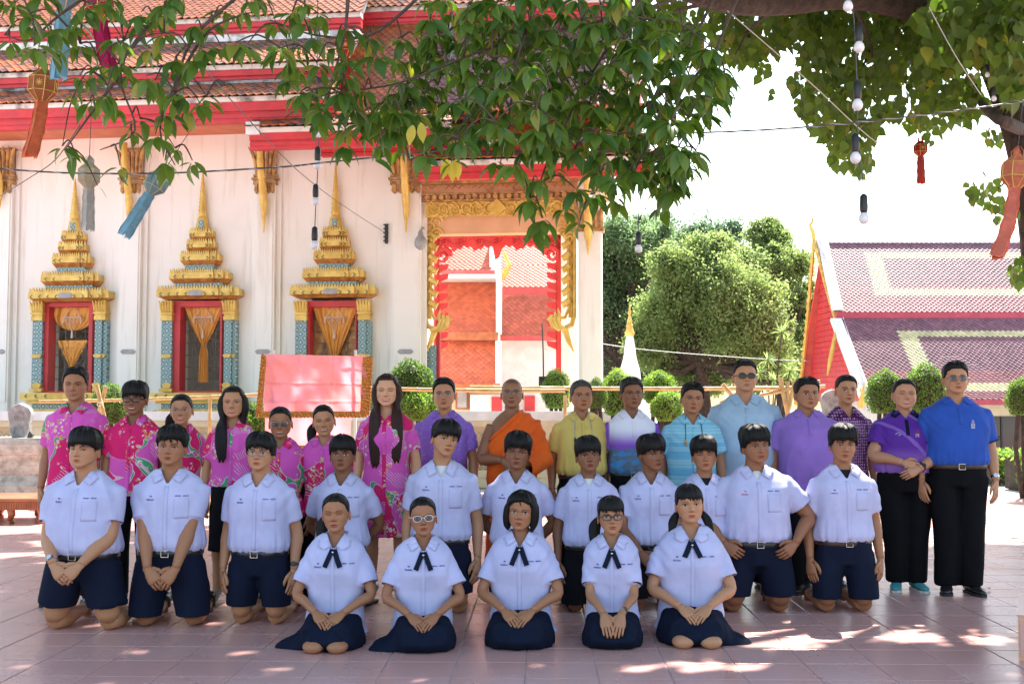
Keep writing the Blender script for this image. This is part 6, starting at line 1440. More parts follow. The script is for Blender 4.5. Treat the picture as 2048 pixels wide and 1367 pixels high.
# --- standing row, left to right
person('tall man in pink floral shirt at far left, smiling, hair combed back', 153, 733, 8.35, 'stand', f=1.03, skin=MD, hair='neat', shirt='floral', smile=.6, eyes=.7, arms='side', yaw=8, tuck=0, seed=101, lip=(.30, .12, .09))
person('man in pink floral shirt and glasses laughing with teeth, fringe over forehead', 272, 760, 8.35, 'stand', f=1.05, skin=DK, hair='fringe', shirt='floral', smile=1., teeth=1, eyes=.5, glasses='black', seed=102, yaw=6)
person('woman in pink floral shirt with thin glasses, hair tied back, between two pink shirts', 366, 787, 8.5, 'stand', f=.92, fem=1, skin=LT, hair='tied', tail='pony', shirt='floral', smile=.8, teeth=1, glasses='thin', legs='skirt', seed=103, lip=(.5, .1, .1))
person('woman in pink floral blouse and black skirt, long black hair over one shoulder', 468, 772, 8.3, 'stand', f=.96, fem=1, skin=LT, hair='long', tail='long', locks=((-1, 1.25, 1), (1, .35, 0)), shirt='floral', smile=.7, teeth=1, legs='skirt', skirtz=.42, seed=104, shoe=('beige', 'beige'), heel=.12, hem=.92, lip=(.5, .08, .08), part=-.1)
person('older woman with short hair, glasses and pink floral shirt', 563, 812, 8.45, 'stand', f=1.12, k=.90, fem=1, skin=MD, hair='tied', shirt='floral', smile=1., teeth=1, glasses='tinted', seed=105, eyes=.6, legs='trousers')
person('woman in pink floral shirt with hair pulled back, head tilted, right of the older woman', 650, 808, 8.5, 'stand', f=.95, k=.90, fem=1, skin=LT, hair='tied', tail='pony', tails=-1, shirt='floral', smile=.9, teeth=1, eyes=.5, roll=-5, yaw=5, seed=106)
person('tall woman in pink floral dress with very long straight hair and silver heels', 774, 747, 8.35, 'stand', f=1.0, fem=1, skin=FR, hair='long', tail='long', locks=((-1, 1.75, 1), (1, 1.6, 1)), hairc=(.028, .010, .008), shirt='floral', topname='dress', hem=.50, flare=.06, legs='bare', smile=1., teeth=1, eyes=.45, seed=107, shoe=('greyplaque', 'soleblack'), heel=.1, lip=(.55, .08, .09), armr=1.1)
person('man in violet floral polo shirt and round glasses', 889, 755, 8.8, 'stand', f=1.08, skin=LT, hair='neat', shirt='violetfloral', smile=.35, glasses='thin', zV=1.38, placket='short', seed=108)
person('monk in bright orange robe with one bare shoulder and glasses', 1024, 757, 8.75, 'stand', f=1.04, skin=(.27, .118, .06), shaved=1, hair='shaved', shirt='robe', legs='bare', smile=.8, glasses='wire', arms='clasp', seed=109, armr=1.15, wrist={0: (-.06, -.24, 1.0), 1: (.07, -.22, .97)})
person('man in yellow polo shirt with a lanyard and greying hair', 1162, 760, 8.8, 'stand', f=1.1, skin=MD, hair='short', hairc=(.05, .045, .045), shirt='yellow', tuck=1, smile=.25, zV=1.37, placket='short', lanyard='grey', seed=110, belly=.4)
person('older man in white to violet gradient polo shirt', 1262, 753, 8.8, 'stand', f=1.0, skin=DK, hair='side', hairc=(.02, .016, .015), shirt='gradient', tuck=1, smile=0., eyes=.6, zV=1.37, placket='short', emblem='atom', seed=111)
person('man in turquoise woven shirt with two dark amulets round his neck', 1382, 763, 8.8, 'stand', f=1.13, skin=MD, hair='side', shirt='check', smile=.3, lanyard='dark', seed=112, brow=.005)
person('big man in pale blue shirt and black sunglasses', 1489, 720, 9.0, 'stand', f=1.30, skin=LT, hair='fade', shirt='skyshirt', glasses='sun', smile=.1, seed=113, lip=(.36, .14, .11), belly=.2)
person('heavy man in plain lilac polo shirt looking to the right', 1611, 753, 8.85, 'stand', f=1.33, skin=(.33, .145, .075), hair='side', shirt='purple', smile=0., yaw=8, zV=1.38, placket='short', seed=114, stance=.08, hem=.80, shoe=('leather', 'soleblack'))
person('slim young man in dark plum shirt with small repeated motif', 1690, 750, 9.2, 'stand', f=.98, skin=LT, hair='fade', shirt='plum', smile=.1, seed=115)
person('smiling woman in two tone violet polo and teal shoes with hands folded', 1806, 757, 8.95, 'stand', f=1.32, fem=1, skin=(.46, .225, .13), hair='tied', shirt='sport', stance=.07, tuck=1, belt=0, smile=1., teeth=1, eyes=.5, arms='cross', roll=3, zV=1.38, placket='short', emblem='small', seed=116, shoe=('teal', 'rubber'), watch={1: 'black'}, turn=-8, lip=(.5, .1, .1), collarmat='navy', armr=1.1)
person('tall heavy man in royal blue polo shirt with white emblem and tinted glasses', 1910, 722, 8.8, 'stand', f=1.24, skin=LT, hair='side', stance=.08, shirt='blue', tuck=1, smile=.1, glasses='tinted', zV=1.38, placket='short', emblem='white', seed=117, beltmat='brownleather', watch={1: 'steel'}, cuffs=1, turn=-8, sleeve=.80)
# --- kneeling boys
person('heavy kneeling boy at far left in white shirt with steel watch, hands joined', 175, 853, kneelY(1257), 'kneel', f=1.27, skin=LT, hair='fringe', smile=0., eyes=.55, **{**TB, 'arms': 'clasp'}, watch={0: 'steel'}, spread=.14, seed=201, hemz=.15, belly=.2)
person('kneeling boy in white shirt, second from left, hands crossed over his belt', 347, 850, kneelY(1250), 'kneel', f=1.17, skin=MD, hair='messy', smile=0., eyes=.7, **{**TB, 'arms': 'clasplow'}, seed=202, spread=.13, hemz=.075)
person('kneeling boy in white shirt with thin glasses and white belt buckle', 524, 862, kneelY(1246), 'kneel', f=1.06, skin=LT, hair='curtain', smile=0., glasses='thin', **TB, watch={1: 'black'}, seed=203, hemz=.13, spread=.11, loose=.006)
person('kneeling boy in white shirt behind the girl with closed eyes, arms behind him', 687, 868, 7.95, 'kneel', f=.98, skin=DK, hair='fringe', smile=0., brow=-.004, **{**TB, 'arms': 'back'}, seed=204, hemz=.16, moustache=1)
person('tall kneeling boy tilting his head with a white undershirt showing', 885, 836, 7.95, 'kneel', f=1.02, skin=LT, hair='fringe', smile=.1, yaw=24, roll=12, gaze=-.5, **TB, undershirt='undershirt', zV=1.34, vw=.062, seed=205, hemz=.14)
person('kneeling boy with thick fringe in front of the monk', 1034, 862, 8.0, 'kneel', f=.99, skin=DK, hair='fluffy', smile=0., eyes=.35, **{**TB, 'arms': 'back'}, seed=206)
person('kneeling boy in long dark trousers with windswept fringe', 1176, 870, 8.0, 'kneel', f=.95, skin=DK, hair='fringe', smile=0., eyes=.6, **{**TB, 'lower': 'blackcloth'}, shorts=0, seed=207, hemz=.07, undershirt='undershirt')
person('kneeling boy looking to the right, in front of the turquoise shirt', 1299, 866, 8.05, 'kneel', f=.98, skin=DK, hair='fringe', smile=.15, yaw=26, eyes=.6, **{**TB, 'arms': 'clasp', 'lower': 'blackcloth'}, seed=208, moustache=1)
person('small faced kneeling boy with flat black fringe behind the girl with twin tails', 1407, 869, 8.05, 'kneel', f=.97, skin=MD, hair='fringe', smile=0., eyes=.35, yaw=-4, roll=-3, **{**TB, 'arms': 'clasp'}, seed=209, undershirt='darkundershirt', hemz=.15)
person('heavy kneeling boy glancing right in front of the lilac polo man', 1508, 850, 8.0, 'kneel', f=1.24, skin=(.28, .118, .06), hair='fluffy', smile=0., yaw=12, eyes=.6, **{**TB, 'arms': 'belt'}, thread='redthread', seed=210, hemz=.12, spread=.13, undershirt='undershirt')
person('kneeling boy at the right end of the middle row with brown belt', 1682, 847, kneelY(1222), 'kneel', f=1.04, skin=MD, hair='fluffy', smile=0., eyes=.7, **TB, seed=211, beltmat='brownleather', hemz=.10, undershirt='darkundershirt', spread=.12)
# --- girls in front
person('sitting girl with closed eyes and navy ribbon tie, leftmost of the front row', 676, 985, 7.05, 'sit', f=.92, skin=(.34, .15, .075), hair='tied', tail='pony', eyes=0., **GG, round=True, showk=1, flareside=-1, seed=301)
person('sitting girl with pale rimmed tinted glasses and crossed ribbon tie', 848, 992, 7.0, 'sit', f=.92, skin=(.32, .138, .07), hair='tied', smile=0., glasses='clear', **GG, flareside=-1, seed=302)
person('sitting girl with chin length black hair in the middle of the front row', 1042, 978, 7.1, 'sit', f=1.0, skin=MD, hair='bob', tail='bob', smile=0., **GG, seed=303, part=0.)
person('thin sitting girl with black rimmed glasses and steel watch, arms straight down', 1221, 990, 7.1, 'sit', f=.87, skin=(.38, .18, .095), hair='tiedfringe', tail='pony', smile=.1, glasses='black', **{**GG, 'arms': 'lapfwd'}, seed=304, watch={1: 'steel'})
person('sitting girl with two side tails and fringe, rightmost of the front row', 1377, 967, 7.2, 'sit', f=1.04, skin=LT, hair='tiedfringe', tail='twin', smile=0., **GG, round=True, showk=1, flareside=1, seed=305, tie=.085)
# ================================================================ props behind the group
def tubes_obj(name, mt, parent, pts, rad, n=8, **k): b = MB(); b.tube(pts, rad, n, **k); return b.build(name, mt, parent, smooth=True)
# bamboo frames
def pole(parent, a, c, rad=.028, name='bamboo_pole'):
    a, c = Vector(a), Vector(c); L = (c - a).length; n = max(3, int(L/.3)); pts = []; rd = []
    for k in range(n + 1):
        p = a.lerp(c, k/n) + Vector((0, 0, -.012*math.sin(PI*k/n)))
        if 0 < k < n:
            dd = (c - a).normalized()*.012; pts += [p - dd, p, p + dd]; rd += [rad, rad*1.16, rad]
        else: pts.append(p); rd.append(rad)
    b = MB(); b.tube(pts, rd, 8); return b.build(name, M['bamboo'], parent, auto=60)
YP = 15.5
bf = empty('bamboo_railing', (P(800, 780, YP).x, YP, 0)); tag(bf, 'long horizontal bamboo pole railing on thin posts behind the standing row', 'bamboo railing')
o0 = bf.location
def BL(px, py, Y=YP): return P(px, py, Y) - o0
pole(bf, BL(78, 803), BL(515, 789), .022); pole(bf, BL(735, 776), BL(1130, 781), .026); pole(bf, BL(940, 774, 15.6), BL(1600, 776, 15.6), .026)
for px in (420, 1130): pole(bf, BL(px, 790), (BL(px, 790).x, 0, 0), .024, 'bamboo_post')
bc = empty('bamboo_trestle', (P(205, 900, 15.2).x, 15.2, 0)); tag(bc, 'crossed bamboo poles tied in an X behind the pink shirts at left', 'bamboo trestle')
def CL(px, py, Y=15.2): return P(px, py, Y) - bc.location
pole(bc, CL(193, 770), CL(250, 1000), .030); pole(bc, CL(212, 772, 15.3), CL(150, 1000, 15.3), .028)
tubes_obj('rope', M['lace'], bc, [CL(199 + 5*math.cos(a), 808 + 4*math.sin(a), 15.15) for a in [q*PI/3 for q in range(7)]], .008, 5)
bt = empty('bamboo_trestle', (P(1560, 900, 15.2).x, 15.2, 0)); tag(bt, 'bundle of leaning bamboo poles behind the lilac polo man at right', 'bamboo trestle')
def DL(px, py, Y=15.2): return P(px, py, Y) - bt.location
for a, c, r_ in (((1445, 768), (1475, 800), .03), ((1495, 778), (1440, 806), .028), ((1560, 755), (1605, 960), .03), ((1590, 760), (1545, 960), .028), ((1520, 790), (1640, 762), .024), ((1575, 762), (1580, 980), .026), ((1640, 772), (1600, 830), .024), ((1500, 775), (1650, 772), .022)): pole(bt, DL(*a), DL(*c), r_)
# pink cloth
def _pink():
    t = NT('pink_satin_cloth', .5, 0, .4); x = t.xyz(t.co('UV')); f = t.noise(3., t.co(scale=(1, 1, 1)), 3); c = t.mix(t.step(f, .4, .7), (.86, .30, .30), (.88, .36, .44))
    t.color(c); t.bump(t.noise(5., detail=5, dist=1.2), .6, .02)
    tr = t.n('ShaderNodeBsdfTranslucent'); t.l(c, tr.inputs[0]); mx = t.n('ShaderNodeMixShader', i_Fac=.45); t.l(t.b.outputs[0], mx.inputs[1]); t.l(tr.outputs[0], mx.inputs[2]); t.l(mx.outputs[0], t.t.nodes['Material Output'].inputs[0]); return t.m
M['pinkcloth'] = _pink()
YC = 14.2
pc = empty('cloth_banner', (P(625, 900, YC).x, YC, 0)); tag(pc, 'pink satin cloth with gold fringe border draped over a frame behind the pink shirts', 'cloth banner')
def PL(px, py, Y=YC): return P(px, py, Y) - pc.location
def cloth_grid(name, corners, mt, nx=40, nz=26, fn=None):
    a, c, d, e = corners; vs = []; fs = []
    for j in range(nz + 1):
        for i in range(nx + 1):
            u, v = i/nx, j/nz; p = a.lerp(c, u).lerp(e.lerp(d, u), v); y = 0
            if fn: y = fn(u, v)
            vs.append(p + Vector((0, y, 0)))
    for j in range(nz):
        for i in range(nx): q = j*(nx+1)+i; fs.append((q, q+1, q+nx+2, q+nx+1))
    b = MB(); b.add(vs, fs); return b.build(name, mt, pc, smooth=True)
crease = lambda u, v: .012*math.sin(u*9 + v*4) + .018*math.exp(-((v - .52)/.012)**2) + .014*math.exp(-((v - .22)/.012)**2) + .012*math.exp(-((u - .34)/.01)**2) + .012*math.exp(-((u - .67)/.01)**2) + .008*math.sin(u*31 + v*17)
cloth_grid('cloth', (PL(527, 828), PL(728, 828), PL(738, 712), PL(530, 708)), M['pinkcloth'], 60, 50, crease)
cloth_grid('lower_cloth', (PL(530, 905, 14.5), PL(700, 905, 14.5), PL(702, 822, 14.5), PL(530, 822, 14.5)), M['pinkcloth'], 20, 10, lambda u, v: .02*math.sin(u*20))
def _fr():
    t = NT('gold_lace_border', .45, .2); v = t.vor(55.); t.color(t.mix(t.step(v, .25, .4), (.80, .42, .05), (.42, .14, .02))); t.bump(v, .8, .01); return t.m
M['goldlace'] = _fr()
def strip(name, pts_in, pts_out):
    b = MB(); vs = []; 
    for i, (a, c) in enumerate(zip(pts_in, pts_out)): z = .02*(i % 2); vs += [a + Vector((0, -.012, 0)), c + Vector((0, -.015 - z*.6, 0)), c + Vector((0, .004, 0)), a + Vector((0, .004, 0))]
    n = 4; fs = [(i*n+j, i*n+(j+1) % n, (i+1)*n+(j+1) % n, (i+1)*n+j) for i in range(len(pts_in)-1) for j in range(n)]; b.add(vs, fs); b.build(name, M['goldlace'], pc)
N = 34
L_ = lambda a, c, n=N: [a.lerp(c, k/n) for k in range(n + 1)]
zig = lambda pts, d: [p + d*(.5 if k % 2 else 1.) for k, p in enumerate(pts)]
strip('fringe', L_(PL(533, 712), PL(524, 826)), zig(L_(PL(526, 706), PL(514, 834)), Vector((-.02, 0, 0))))
strip('fringe', L_(PL(726, 714), PL(720, 826)), zig(L_(PL(744, 712), PL(736, 832)), Vector((.02, 0, 0))))
strip('fringe', L_(PL(518, 822), PL(732, 822), 60), zig(L_(PL(514, 832), PL(734, 831), 60), Vector((0, 0, -.025))))
strip('fringe', L_(PL(560, 890, 14.0), PL(705, 890, 14.0), 40), zig(L_(PL(560, 900, 14.0), PL(705, 900, 14.0), 40), Vector((0, 0, -.02))))
for px in (548, 712):
    b = MB(); q = PL(px, 700, 14.27); b.box(q.x - .016, q.x + .016, .03, .06, -0.0 + 0, q.z); b.build('post', M['white'], pc)
b = MB(); q0, q1 = PL(530, 708, 14.27), PL(740, 712, 14.27); b.tube([q0 + Vector((0, .03, -.01)), q1 + Vector((0, .03, -.01))], .012, 6); b.build('rail', M['bamboo'], pc)
# boundary stones
def sema(px, py0, py1, hw, Y, label, pedestal=True, pt=875):
    c = P(px, py1, Y); t = empty('boundary_stone', (c.x, Y, 0)); tag(t, label, 'boundary stone'); z1, z0 = P(px, py0, Y).z, c.z; w = hw/FOC*Y; H = z1 - z0
    poly = [(.62, 0), (.78, .18), (.86, .30), (.84, .42), (.95, .55), (1., .72), (.80, .86), (.42, .95), (0, 1.0)]
    pl = [(x*w, z0 + H*z) for x, z in poly] + [(-x*w, z0 + H*z) for x, z in poly[::-1][1:]]
    b = MB(); m_ = [(x*.9, z0 + (z - z0)*.97 + .005) for x, z in pl]
    b.loft([[(x, -.075, z) for x, z in m_], [(x, -.06, z) for x, z in pl], [(x, .06, z) for x, z in pl], [(x, .075, z) for x, z in m_]]); b.build('slab', M['slate'], t, auto=40)
    b = MB(); zc = z0 + H*.62
    for r_ in (w*.42, w*.30, w*.16): b.tube([(r_*math.cos(a*PI/12), -.078, zc + r_*math.sin(a*PI/12)) for a in range(25)], .010, 5)
    for k in range(8): a = k*PI/4; b.tube([(w*.1*math.cos(a), -.08, zc + w*.1*math.sin(a)), (w*.3*math.cos(a), -.08, zc + w*.3*math.sin(a))], .008, 4)
    b.tube([(-w*.45, -.078, z0 + H*.08), (-w*.35, -.078, z0 + H*.3), (0, -.08, z0 + H*.2), (w*.35, -.078, z0 + H*.3), (w*.45, -.078, z0 + H*.08)], .010, 5); b.build('wheel_carving', M['slate'], t)
    if pedestal:
        prof = [(1.02, z0, z0 - .10), (1.08, z0 - .10, z0 - .36), (.98, z0 - .36, z0 - .62), (.90, z0 - .62, z0 - .80), (1.02, z0 - .80, z0 - .98), (1.12, z0 - .98, z0 - 1.04)]
        zz = z0; steps = [(.55, .0), (.60, .09), (.60, .22), (.54, .26), (.50, .42), (.50, .50), (.46, .56), (.56, .66), (.64, .72), (.62, .86), (.72, .90), (.74, 1.0)]
        n = 16
        for (r0, t0), (r1, t1) in zip(steps[:-1], steps[1:]):
            za, zb = z0*(1 - t0), z0*(1 - t1)
            if t1 - t0 < .005: continue
            b = MB(); b.loft([sring(0, .1, zb + .001, r1, r1*.75, 24, 5), sring(0, .1, za - .001, r0, r0*.75, 24, 5)]); b.build('pedestal_course', M['stone'], t, auto=35)
    return t
sema(41, 806, 874, 23, 17.2, 'grey leaf shaped boundary stone with carved wheel on a stone pedestal at far left')
sema(1664, 778, 845, 22, 17.5, 'grey boundary stone just visible between the lilac polo and plum shirt')
b = MB(); s = P(60, 868, 17.0); so = empty('floodlight', s); tag(so, 'small black floodlight leaning beside the left boundary stone', 'lamp'); b.prism([(-.03, -.05), (.04, -.05), (.05, .0), (.0, .05)], -.03, .03); b.build('housing', M['black'], so)
# bench
YBn = 14.0
bn = empty('low_table', (P(10, 1000, YBn).x, YBn, 0)); tag(bn, 'low orange wooden platform table with carved legs at the left edge', 'table')
def NL(px, py, Y=YBn): return P(px, py, Y) - bn.location
x0, x1 = NL(-120, 1000).x, NL(90, 1000).x; z1, z0 = P(0, 1000, YBn).z, P(0, 1016, YBn).z
b = MB(); b.box(x0, x1, -.02, .95, z1 - .015, z1 + .02); b.build('tabletop', M['wood'], bn)
b = MB(); b.box(x0 + .02, x1 - .02, 0, .93, z0 - .02, z1 - .016); b.build('apron', M['wood'], bn)
b = MB()
for k in range(60): x = x0 + .03 + (x1 - x0 - .06)*k/60; b.box(x, x + .012, -.012, -.001, z0 - .015, z1 - .02)
rb = b.build('carved_ribs', M['wood'], bn); rb['kind'] = 'stuff'
for px in (18, -60, 86):
    for yy in (.06, .85):
        b = MB(); x = min(NL(px, 1000).x, x1 - .07); b.tube([(x, yy, z0 - .02), (x + .02, yy - .02, z0 - .08), (x - .01, yy, z0 - .15), (x + .03, yy - .03, .01)], [.05, .045, .03, .03], 8); b.build('leg', M['wood'], bn)
# step block at right edge
sb = empty('step_block', (P(2037, 1290, 6.5).x, 6.5, 0), R(-24)); tag(sb, 'pink tiled step corner cut by the right edge', 'step'); z1 = P(2045, 1228, 6.5).z; xL = 0.
b = MB(); b.box(xL, xL + 1.2, .0, .8, 0, z1 - .012); b.build('block', M['peach'], sb); b = MB(); b.box(xL - .004, xL + 1.2, -.004, .8, z1 - .012, z1); b.build('edge_trim', M['tile'], sb); b = MB(); b.box(xL + .01, xL + .36, -.008, -.001, .02, z1 - .03); b.build('face_tile', M['tile'], sb)
# ---------------------------------------------------------------- lanterns
def _paper(name, c):
    t = NT(name, .8, 0, .2); cc = t.mix(t.step(t.noise(18., detail=3), .4, .7), tuple(x*.8 for x in c), c); t.color(cc); tr = t.n('ShaderNodeBsdfTranslucent'); t.l(cc, tr.inputs[0]); mx = t.n('ShaderNodeMixShader', i_Fac=.45); t.l(t.b.outputs[0], mx.inputs[1]); t.l(tr.outputs[0], mx.inputs[2]); t.l(mx.outputs[0], t.t.nodes['Material Output'].inputs[0]); return t.m
def lantern(px, py, wpx, Y, c, label, tilt=(0, 0), tas=1.6, tc=None, wire=True, blow=0.):
    """px,py centre of the body, wpx width in photo px"""
    ce = P(px, py, Y); w = wpx/FOC*Y/2; t = empty('paper_lantern', ce); t.rotation_euler = (R(tilt[0]), R(tilt[1]), R(px % 40)); tag(t, label, 'lantern', 'lanna paper lanterns hanging from the trees')
    mp = _paper('lantern_paper', c); prof = [(.35, 1.15), (1.0, .55), (1.0, -.45), (.35, -1.15)]
    b = MB(); b.loft([[(r_*w*math.cos(PI/4*q + .39), r_*w*math.sin(PI/4*q + .39), z*w) for q in range(8)] for r_, z in prof], caps=False); b.build('paper_body', mp, t)
    for r_, z in prof: b = MB(); b.tube([(r_*w*1.01*math.cos(PI/4*q + .39), r_*w*1.01*math.sin(PI/4*q + .39), z*w) for q in range(9)], w*.028, 4); b.build('gold_edge', M['gold'], t)
    for q in range(8): b = MB(); b.tube([(r_*w*1.01*math.cos(PI/4*q + .39), r_*w*1.01*math.sin(PI/4*q + .39), z*w) for r_, z in prof], w*.026, 4); b.build('gold_rib', M['gold'], t)
    for q in range(4):
        a = PI/2*q + .39; b = MB(); b.tube([Vector(((.38)*w*math.cos(a), .38*w*math.sin(a), 1.1*w)), Vector((.42*w*math.cos(a), .42*w*math.sin(a), 1.5*w)), Vector((.1*w*math.cos(a), .1*w*math.sin(a), 1.95*w))], [w*.2, w*.16, w*.01], 4, flat=.3); b.build('top_spike', mp, t)
    for q in (5, 7):
        a = PI/4*q + .39 + PI/8; rr = w*.95; ux, uy = -math.sin(a), math.cos(a); b = MB()
        for k in range(4):
            an = k*PI/4; b.tube([(rr*math.cos(a) + ux*w*.26*math.cos(an)*s, rr*math.sin(a) + uy*w*.26*math.cos(an)*s, w*.05 + w*.26*math.sin(an)*s) for s in (-1, 1)], w*.03, 4)
        b.build('star_ornament', M['gold'] if c[0] > .4 else M['white'], t)
    mt2 = mp if tc is None else _paper('tassel_paper', tc)
    for q in range(4):
        a = PI/2*q + .6; b = MB(); L = w*2*tas; n = 9; pl = []; 
        for k in range(n + 1):
            tt = k/n; x = .33*w*math.cos(a)*(1 + .4*tt) + blow*tt*tt*L; y = .33*w*math.sin(a); pl.append((x, y, -1.15*w - L*tt))
        vs = []
        for k, (x, y, z) in enumerate(pl):
            hw = w*.40*(1 - .12*math.sin(k*2.2)); ux, uy = -math.sin(a), math.cos(a); vs += [(x - ux*hw, y - uy*hw, z), (x + ux*hw, y + uy*hw, z - (k == n)*w*.2), (x + ux*hw, y + uy*hw + .002, z), (x - ux*hw, y - uy*hw + .002, z)]
        b.add(vs, [(i*4+j, i*4+(j+1) % 4, (i+1)*4+(j+1) % 4, (i+1)*4+j) for i in range(n) for j in range(4)]); b.build('tassel', mt2, t)
    if wire: b = MB(); b.tube([(0, 0, 1.1*w), (0, 0, 1.6*w), (.01, 0, 1.6*w + .5)], .003, 4); b.build('hanging_cord', M['wire'], t)
    return t
lantern(86, 172, 56, 9.5, (.48, .19, .09), 'brown orange paper lantern with orange tassel over the upper left roofs', tas=2.0, tc=(.80, .24, .11), tilt=(0, 4), blow=-.12)
lantern(130, -12, 60, 8.5, (.28, .42, .50), 'pale blue grey lantern cut by the top edge with light blue tassel', tas=2.3, tc=(.30, .60, .72), tilt=(0, 3))
lantern(197, 5, 58, 8.2, (.52, .02, .13), 'magenta lantern with long magenta tassel at the top left', tas=2.2, tilt=(0, -6), blow=.15)
lantern(178, 352, 44, 9.6, (.55, .55, .48), 'grey white lantern between the first and second window', tas=1.9, tc=(.66, .66, .62))
lantern(313, 366, 46, 9.6, (.24, .42, .50), 'blue lantern tilted to the right beside the second window spire', tilt=(8, 28), tas=2.1, tc=(.30, .58, .72))
lantern(690, 95, 38, 11, (.58, .05, .03), 'red orange lantern half hidden in the leaves in front of the roof', tas=1.6)
lantern(1394, 95, 31, 12, (.50, .15, .04), 'small orange lantern against the sky between the leaf masses', tas=.8)
lantern(1841, 298, 27, 13, (.48, .05, .04), 'small dark red lantern against the white sky under the heart shaped leaves', tas=2., tc=(.62, .10, .08))
lantern(2032, 345, 58, 7.2, (.70, .26, .15), 'large orange lantern with streaming tassels at the right edge', tilt=(0, 10), tas=2.6, tc=(.85, .27, .18), blow=-.25)
# ---------------------------------------------------------------- wires and bulbs
M['bulb'] = mat('frosted_bulb', (.80, .80, .84), (.76, .76, .80), .3, 6.)
def wire(pts, rad, mt, label, name='cable', Ys=None, cat='cable'):
    w_ = empty(name, P(pts[0][0], pts[0][1], pts[0][2])); tag(w_, label, cat); b = MB(); b.tube(bezier_path([P(*q) - w_.location for q in pts], 6), rad, 5); b.build('strand', mt, w_, smooth=True); return w_
w1 = wire([(-20, 336, 9.4), (140, 346, 9.4), (340, 346, 9.3), (560, 334, 9.2), (640, 326, 9.2), (840, 305, 9.1), (1000, 288, 9), (1220, 268, 9), (1330, 268, 9), (1560, 258, 9), (1760, 240, 9.2), (1960, 215, 9.6), (2060, 200, 9.8)], .007, M['wire'], 'long twisted dark cable crossing the whole picture below the roof')
b = MB(); b.tube([v + Vector((.0, -.008*math.sin(i*1.7), .006*math.cos(i*1.7))) for i, v in enumerate(bezier_path([P(*q) - w1.location for q in [(-20, 336, 9.4), (140, 346, 9.4), (340, 346, 9.3), (560, 334, 9.2), (640, 326, 9.2), (840, 305, 9.1), (1000, 288, 9), (1220, 268, 9), (1330, 268, 9), (1560, 258, 9), (1760, 240, 9.2), (1960, 215, 9.6), (2060, 200, 9.8)]], 14))], .004, 4); b.build('strand', M['wirelt'], w1)
wire([(370, 90, 10), (480, 220, 12), (600, 345, 15), (700, 420, 20), (772, 466, 23.6)], .006, M['wire'], 'thin dark cable running down to the wall bracket by the third window')
wire([(-10, 398, 12), (60, 355, 11), (112, 318, 10.5), (160, 250, 10)], .005, M['wire'], 'thin cable rising from the left edge to the leaves')
wire([(1455, 22, 9), (1620, 165, 10), (1760, 290, 12), (1900, 375, 15), (2060, 450, 18)], .0045, M['wirelt'], 'thin pale cable crossing the white sky down to the right')
wire([(1858, 15, 8), (1910, 110, 8.5), (1962, 190, 9.2)], .0035, M['wirelt'], 'pale cable beside the dark trunk'); wire([(1190, 685, 30), (1300, 700, 30), (1500, 716, 30), (1620, 722, 30)], .008, M['wirelt'], 'thin overhead cable in front of the far trees')
def bulbs(name, label, pts, Y, bl, rad=.0042, sc=1.):
    s = empty(name, P(pts[0][0], pts[0][1], Y)); tag(s, label, 'string lights'); b = MB(); path = [P(q[0], q[1], Y) - s.location for q in pts]; b.tube(bezier_path(path, 4), rad, 5); b.build('cord', M['wire'], s, smooth=True)
    for (px, py, hp) in bl:
        c = P(px, py, Y) - s.location; h = hp/FOC*Y; k = MB(); k.lathe([(h*.12, h*1.75), (h*.26, h*1.6), (h*.30, h*.9), (h*.28, h*.55), (h*.2, h*.42)], 10, tuple(c)); ko = k.build('socket', M['black'], s, auto=40)
        k = MB(); k.lathe([(h*.2, h*.44), (h*.33, h*.22), (h*.38, 0), (h*.33, -h*.18), (h*.18, -h*.33), (h*.02, -h*.37)], 14, tuple(c)); k.build('bulb', M['bulb'], ko, smooth=True)
bulbs('bulb_string', 'string of white bulbs in black sockets hanging in front of the third window', [(636, -20), (634, 180), (637, 300), (631, 420), (629, 488)], 9.4, [(637, 268, 20), (635, 331, 22), (631, 404, 21), (629, 491, 22)])
bulbs('bulb_string', 'string of large white bulbs hanging against the sky and the heart shaped leaves', [(1694, -30), (1708, 40), (1714, 180), (1716, 270), (1725, 350), (1726, 400)], 7.6, [(1696, 14, 27), (1718, 96, 29), (1715, 211, 29), (1711, 317, 29), (1728, 438, 29)])
bulbs('hanging_bulb', 'single small bulb hanging left of the bright tree', [(1278, 380), (1276, 480)], 9.6, [(1277, 498, 20)])
bulbs('hanging_bulb', 'tiny bulb among the branches beside the dark trunk', [(1974, 100), (1975, 140)], 11, [(1975, 150, 13)]); bulbs('hanging_bulb', 'tiny bulb just above the fork of the dark trunk', [(1986, 150), (1988, 190)], 10.8, [(1988, 198, 14)])
# ================================================================ trees in front
M['leaf_big'] = leafmat('broad_glossy_leaf', (.045, .115, .020), (.115, .20, .035), (.30, .30, .06), .45, .38, .45)
M['leaf_heart'] = leafmat('heart_shaped_leaf', (.055, .11, .022), (.10, .17, .035), (.2, .22, .05), .42, .45, .35)
VA, FA = leaf_arrays(LEAF_OV, .22, .22); VB, FB = leaf_arrays(LEAF_OV, .42, .55); VH, FH = leaf_arrays(LEAF_HEART, .15, .15)
mb_ = MB(); mb_.v = [tuple(v) for v in VA]; mb_.f = FA; mb_.m = [0]*len(FA); LEAFME = mb_.build('leaf', M['leaf_big'], link_it=False, smooth=True)
mb_ = MB(); mb_.v = [tuple(v) for v in VB]; mb_.f = FB; mb_.m = [0]*len(FB); LEAFME2 = mb_.build('leaf', M['leaf_big'], link_it=False, smooth=True)
mb_ = MB(); mb_.v = [tuple(v) for v in VH]; mb_.f = FH; mb_.m = [0]*len(FH); HEARTME = mb_.build('leaf', M['leaf_heart'], link_it=False, smooth=True)
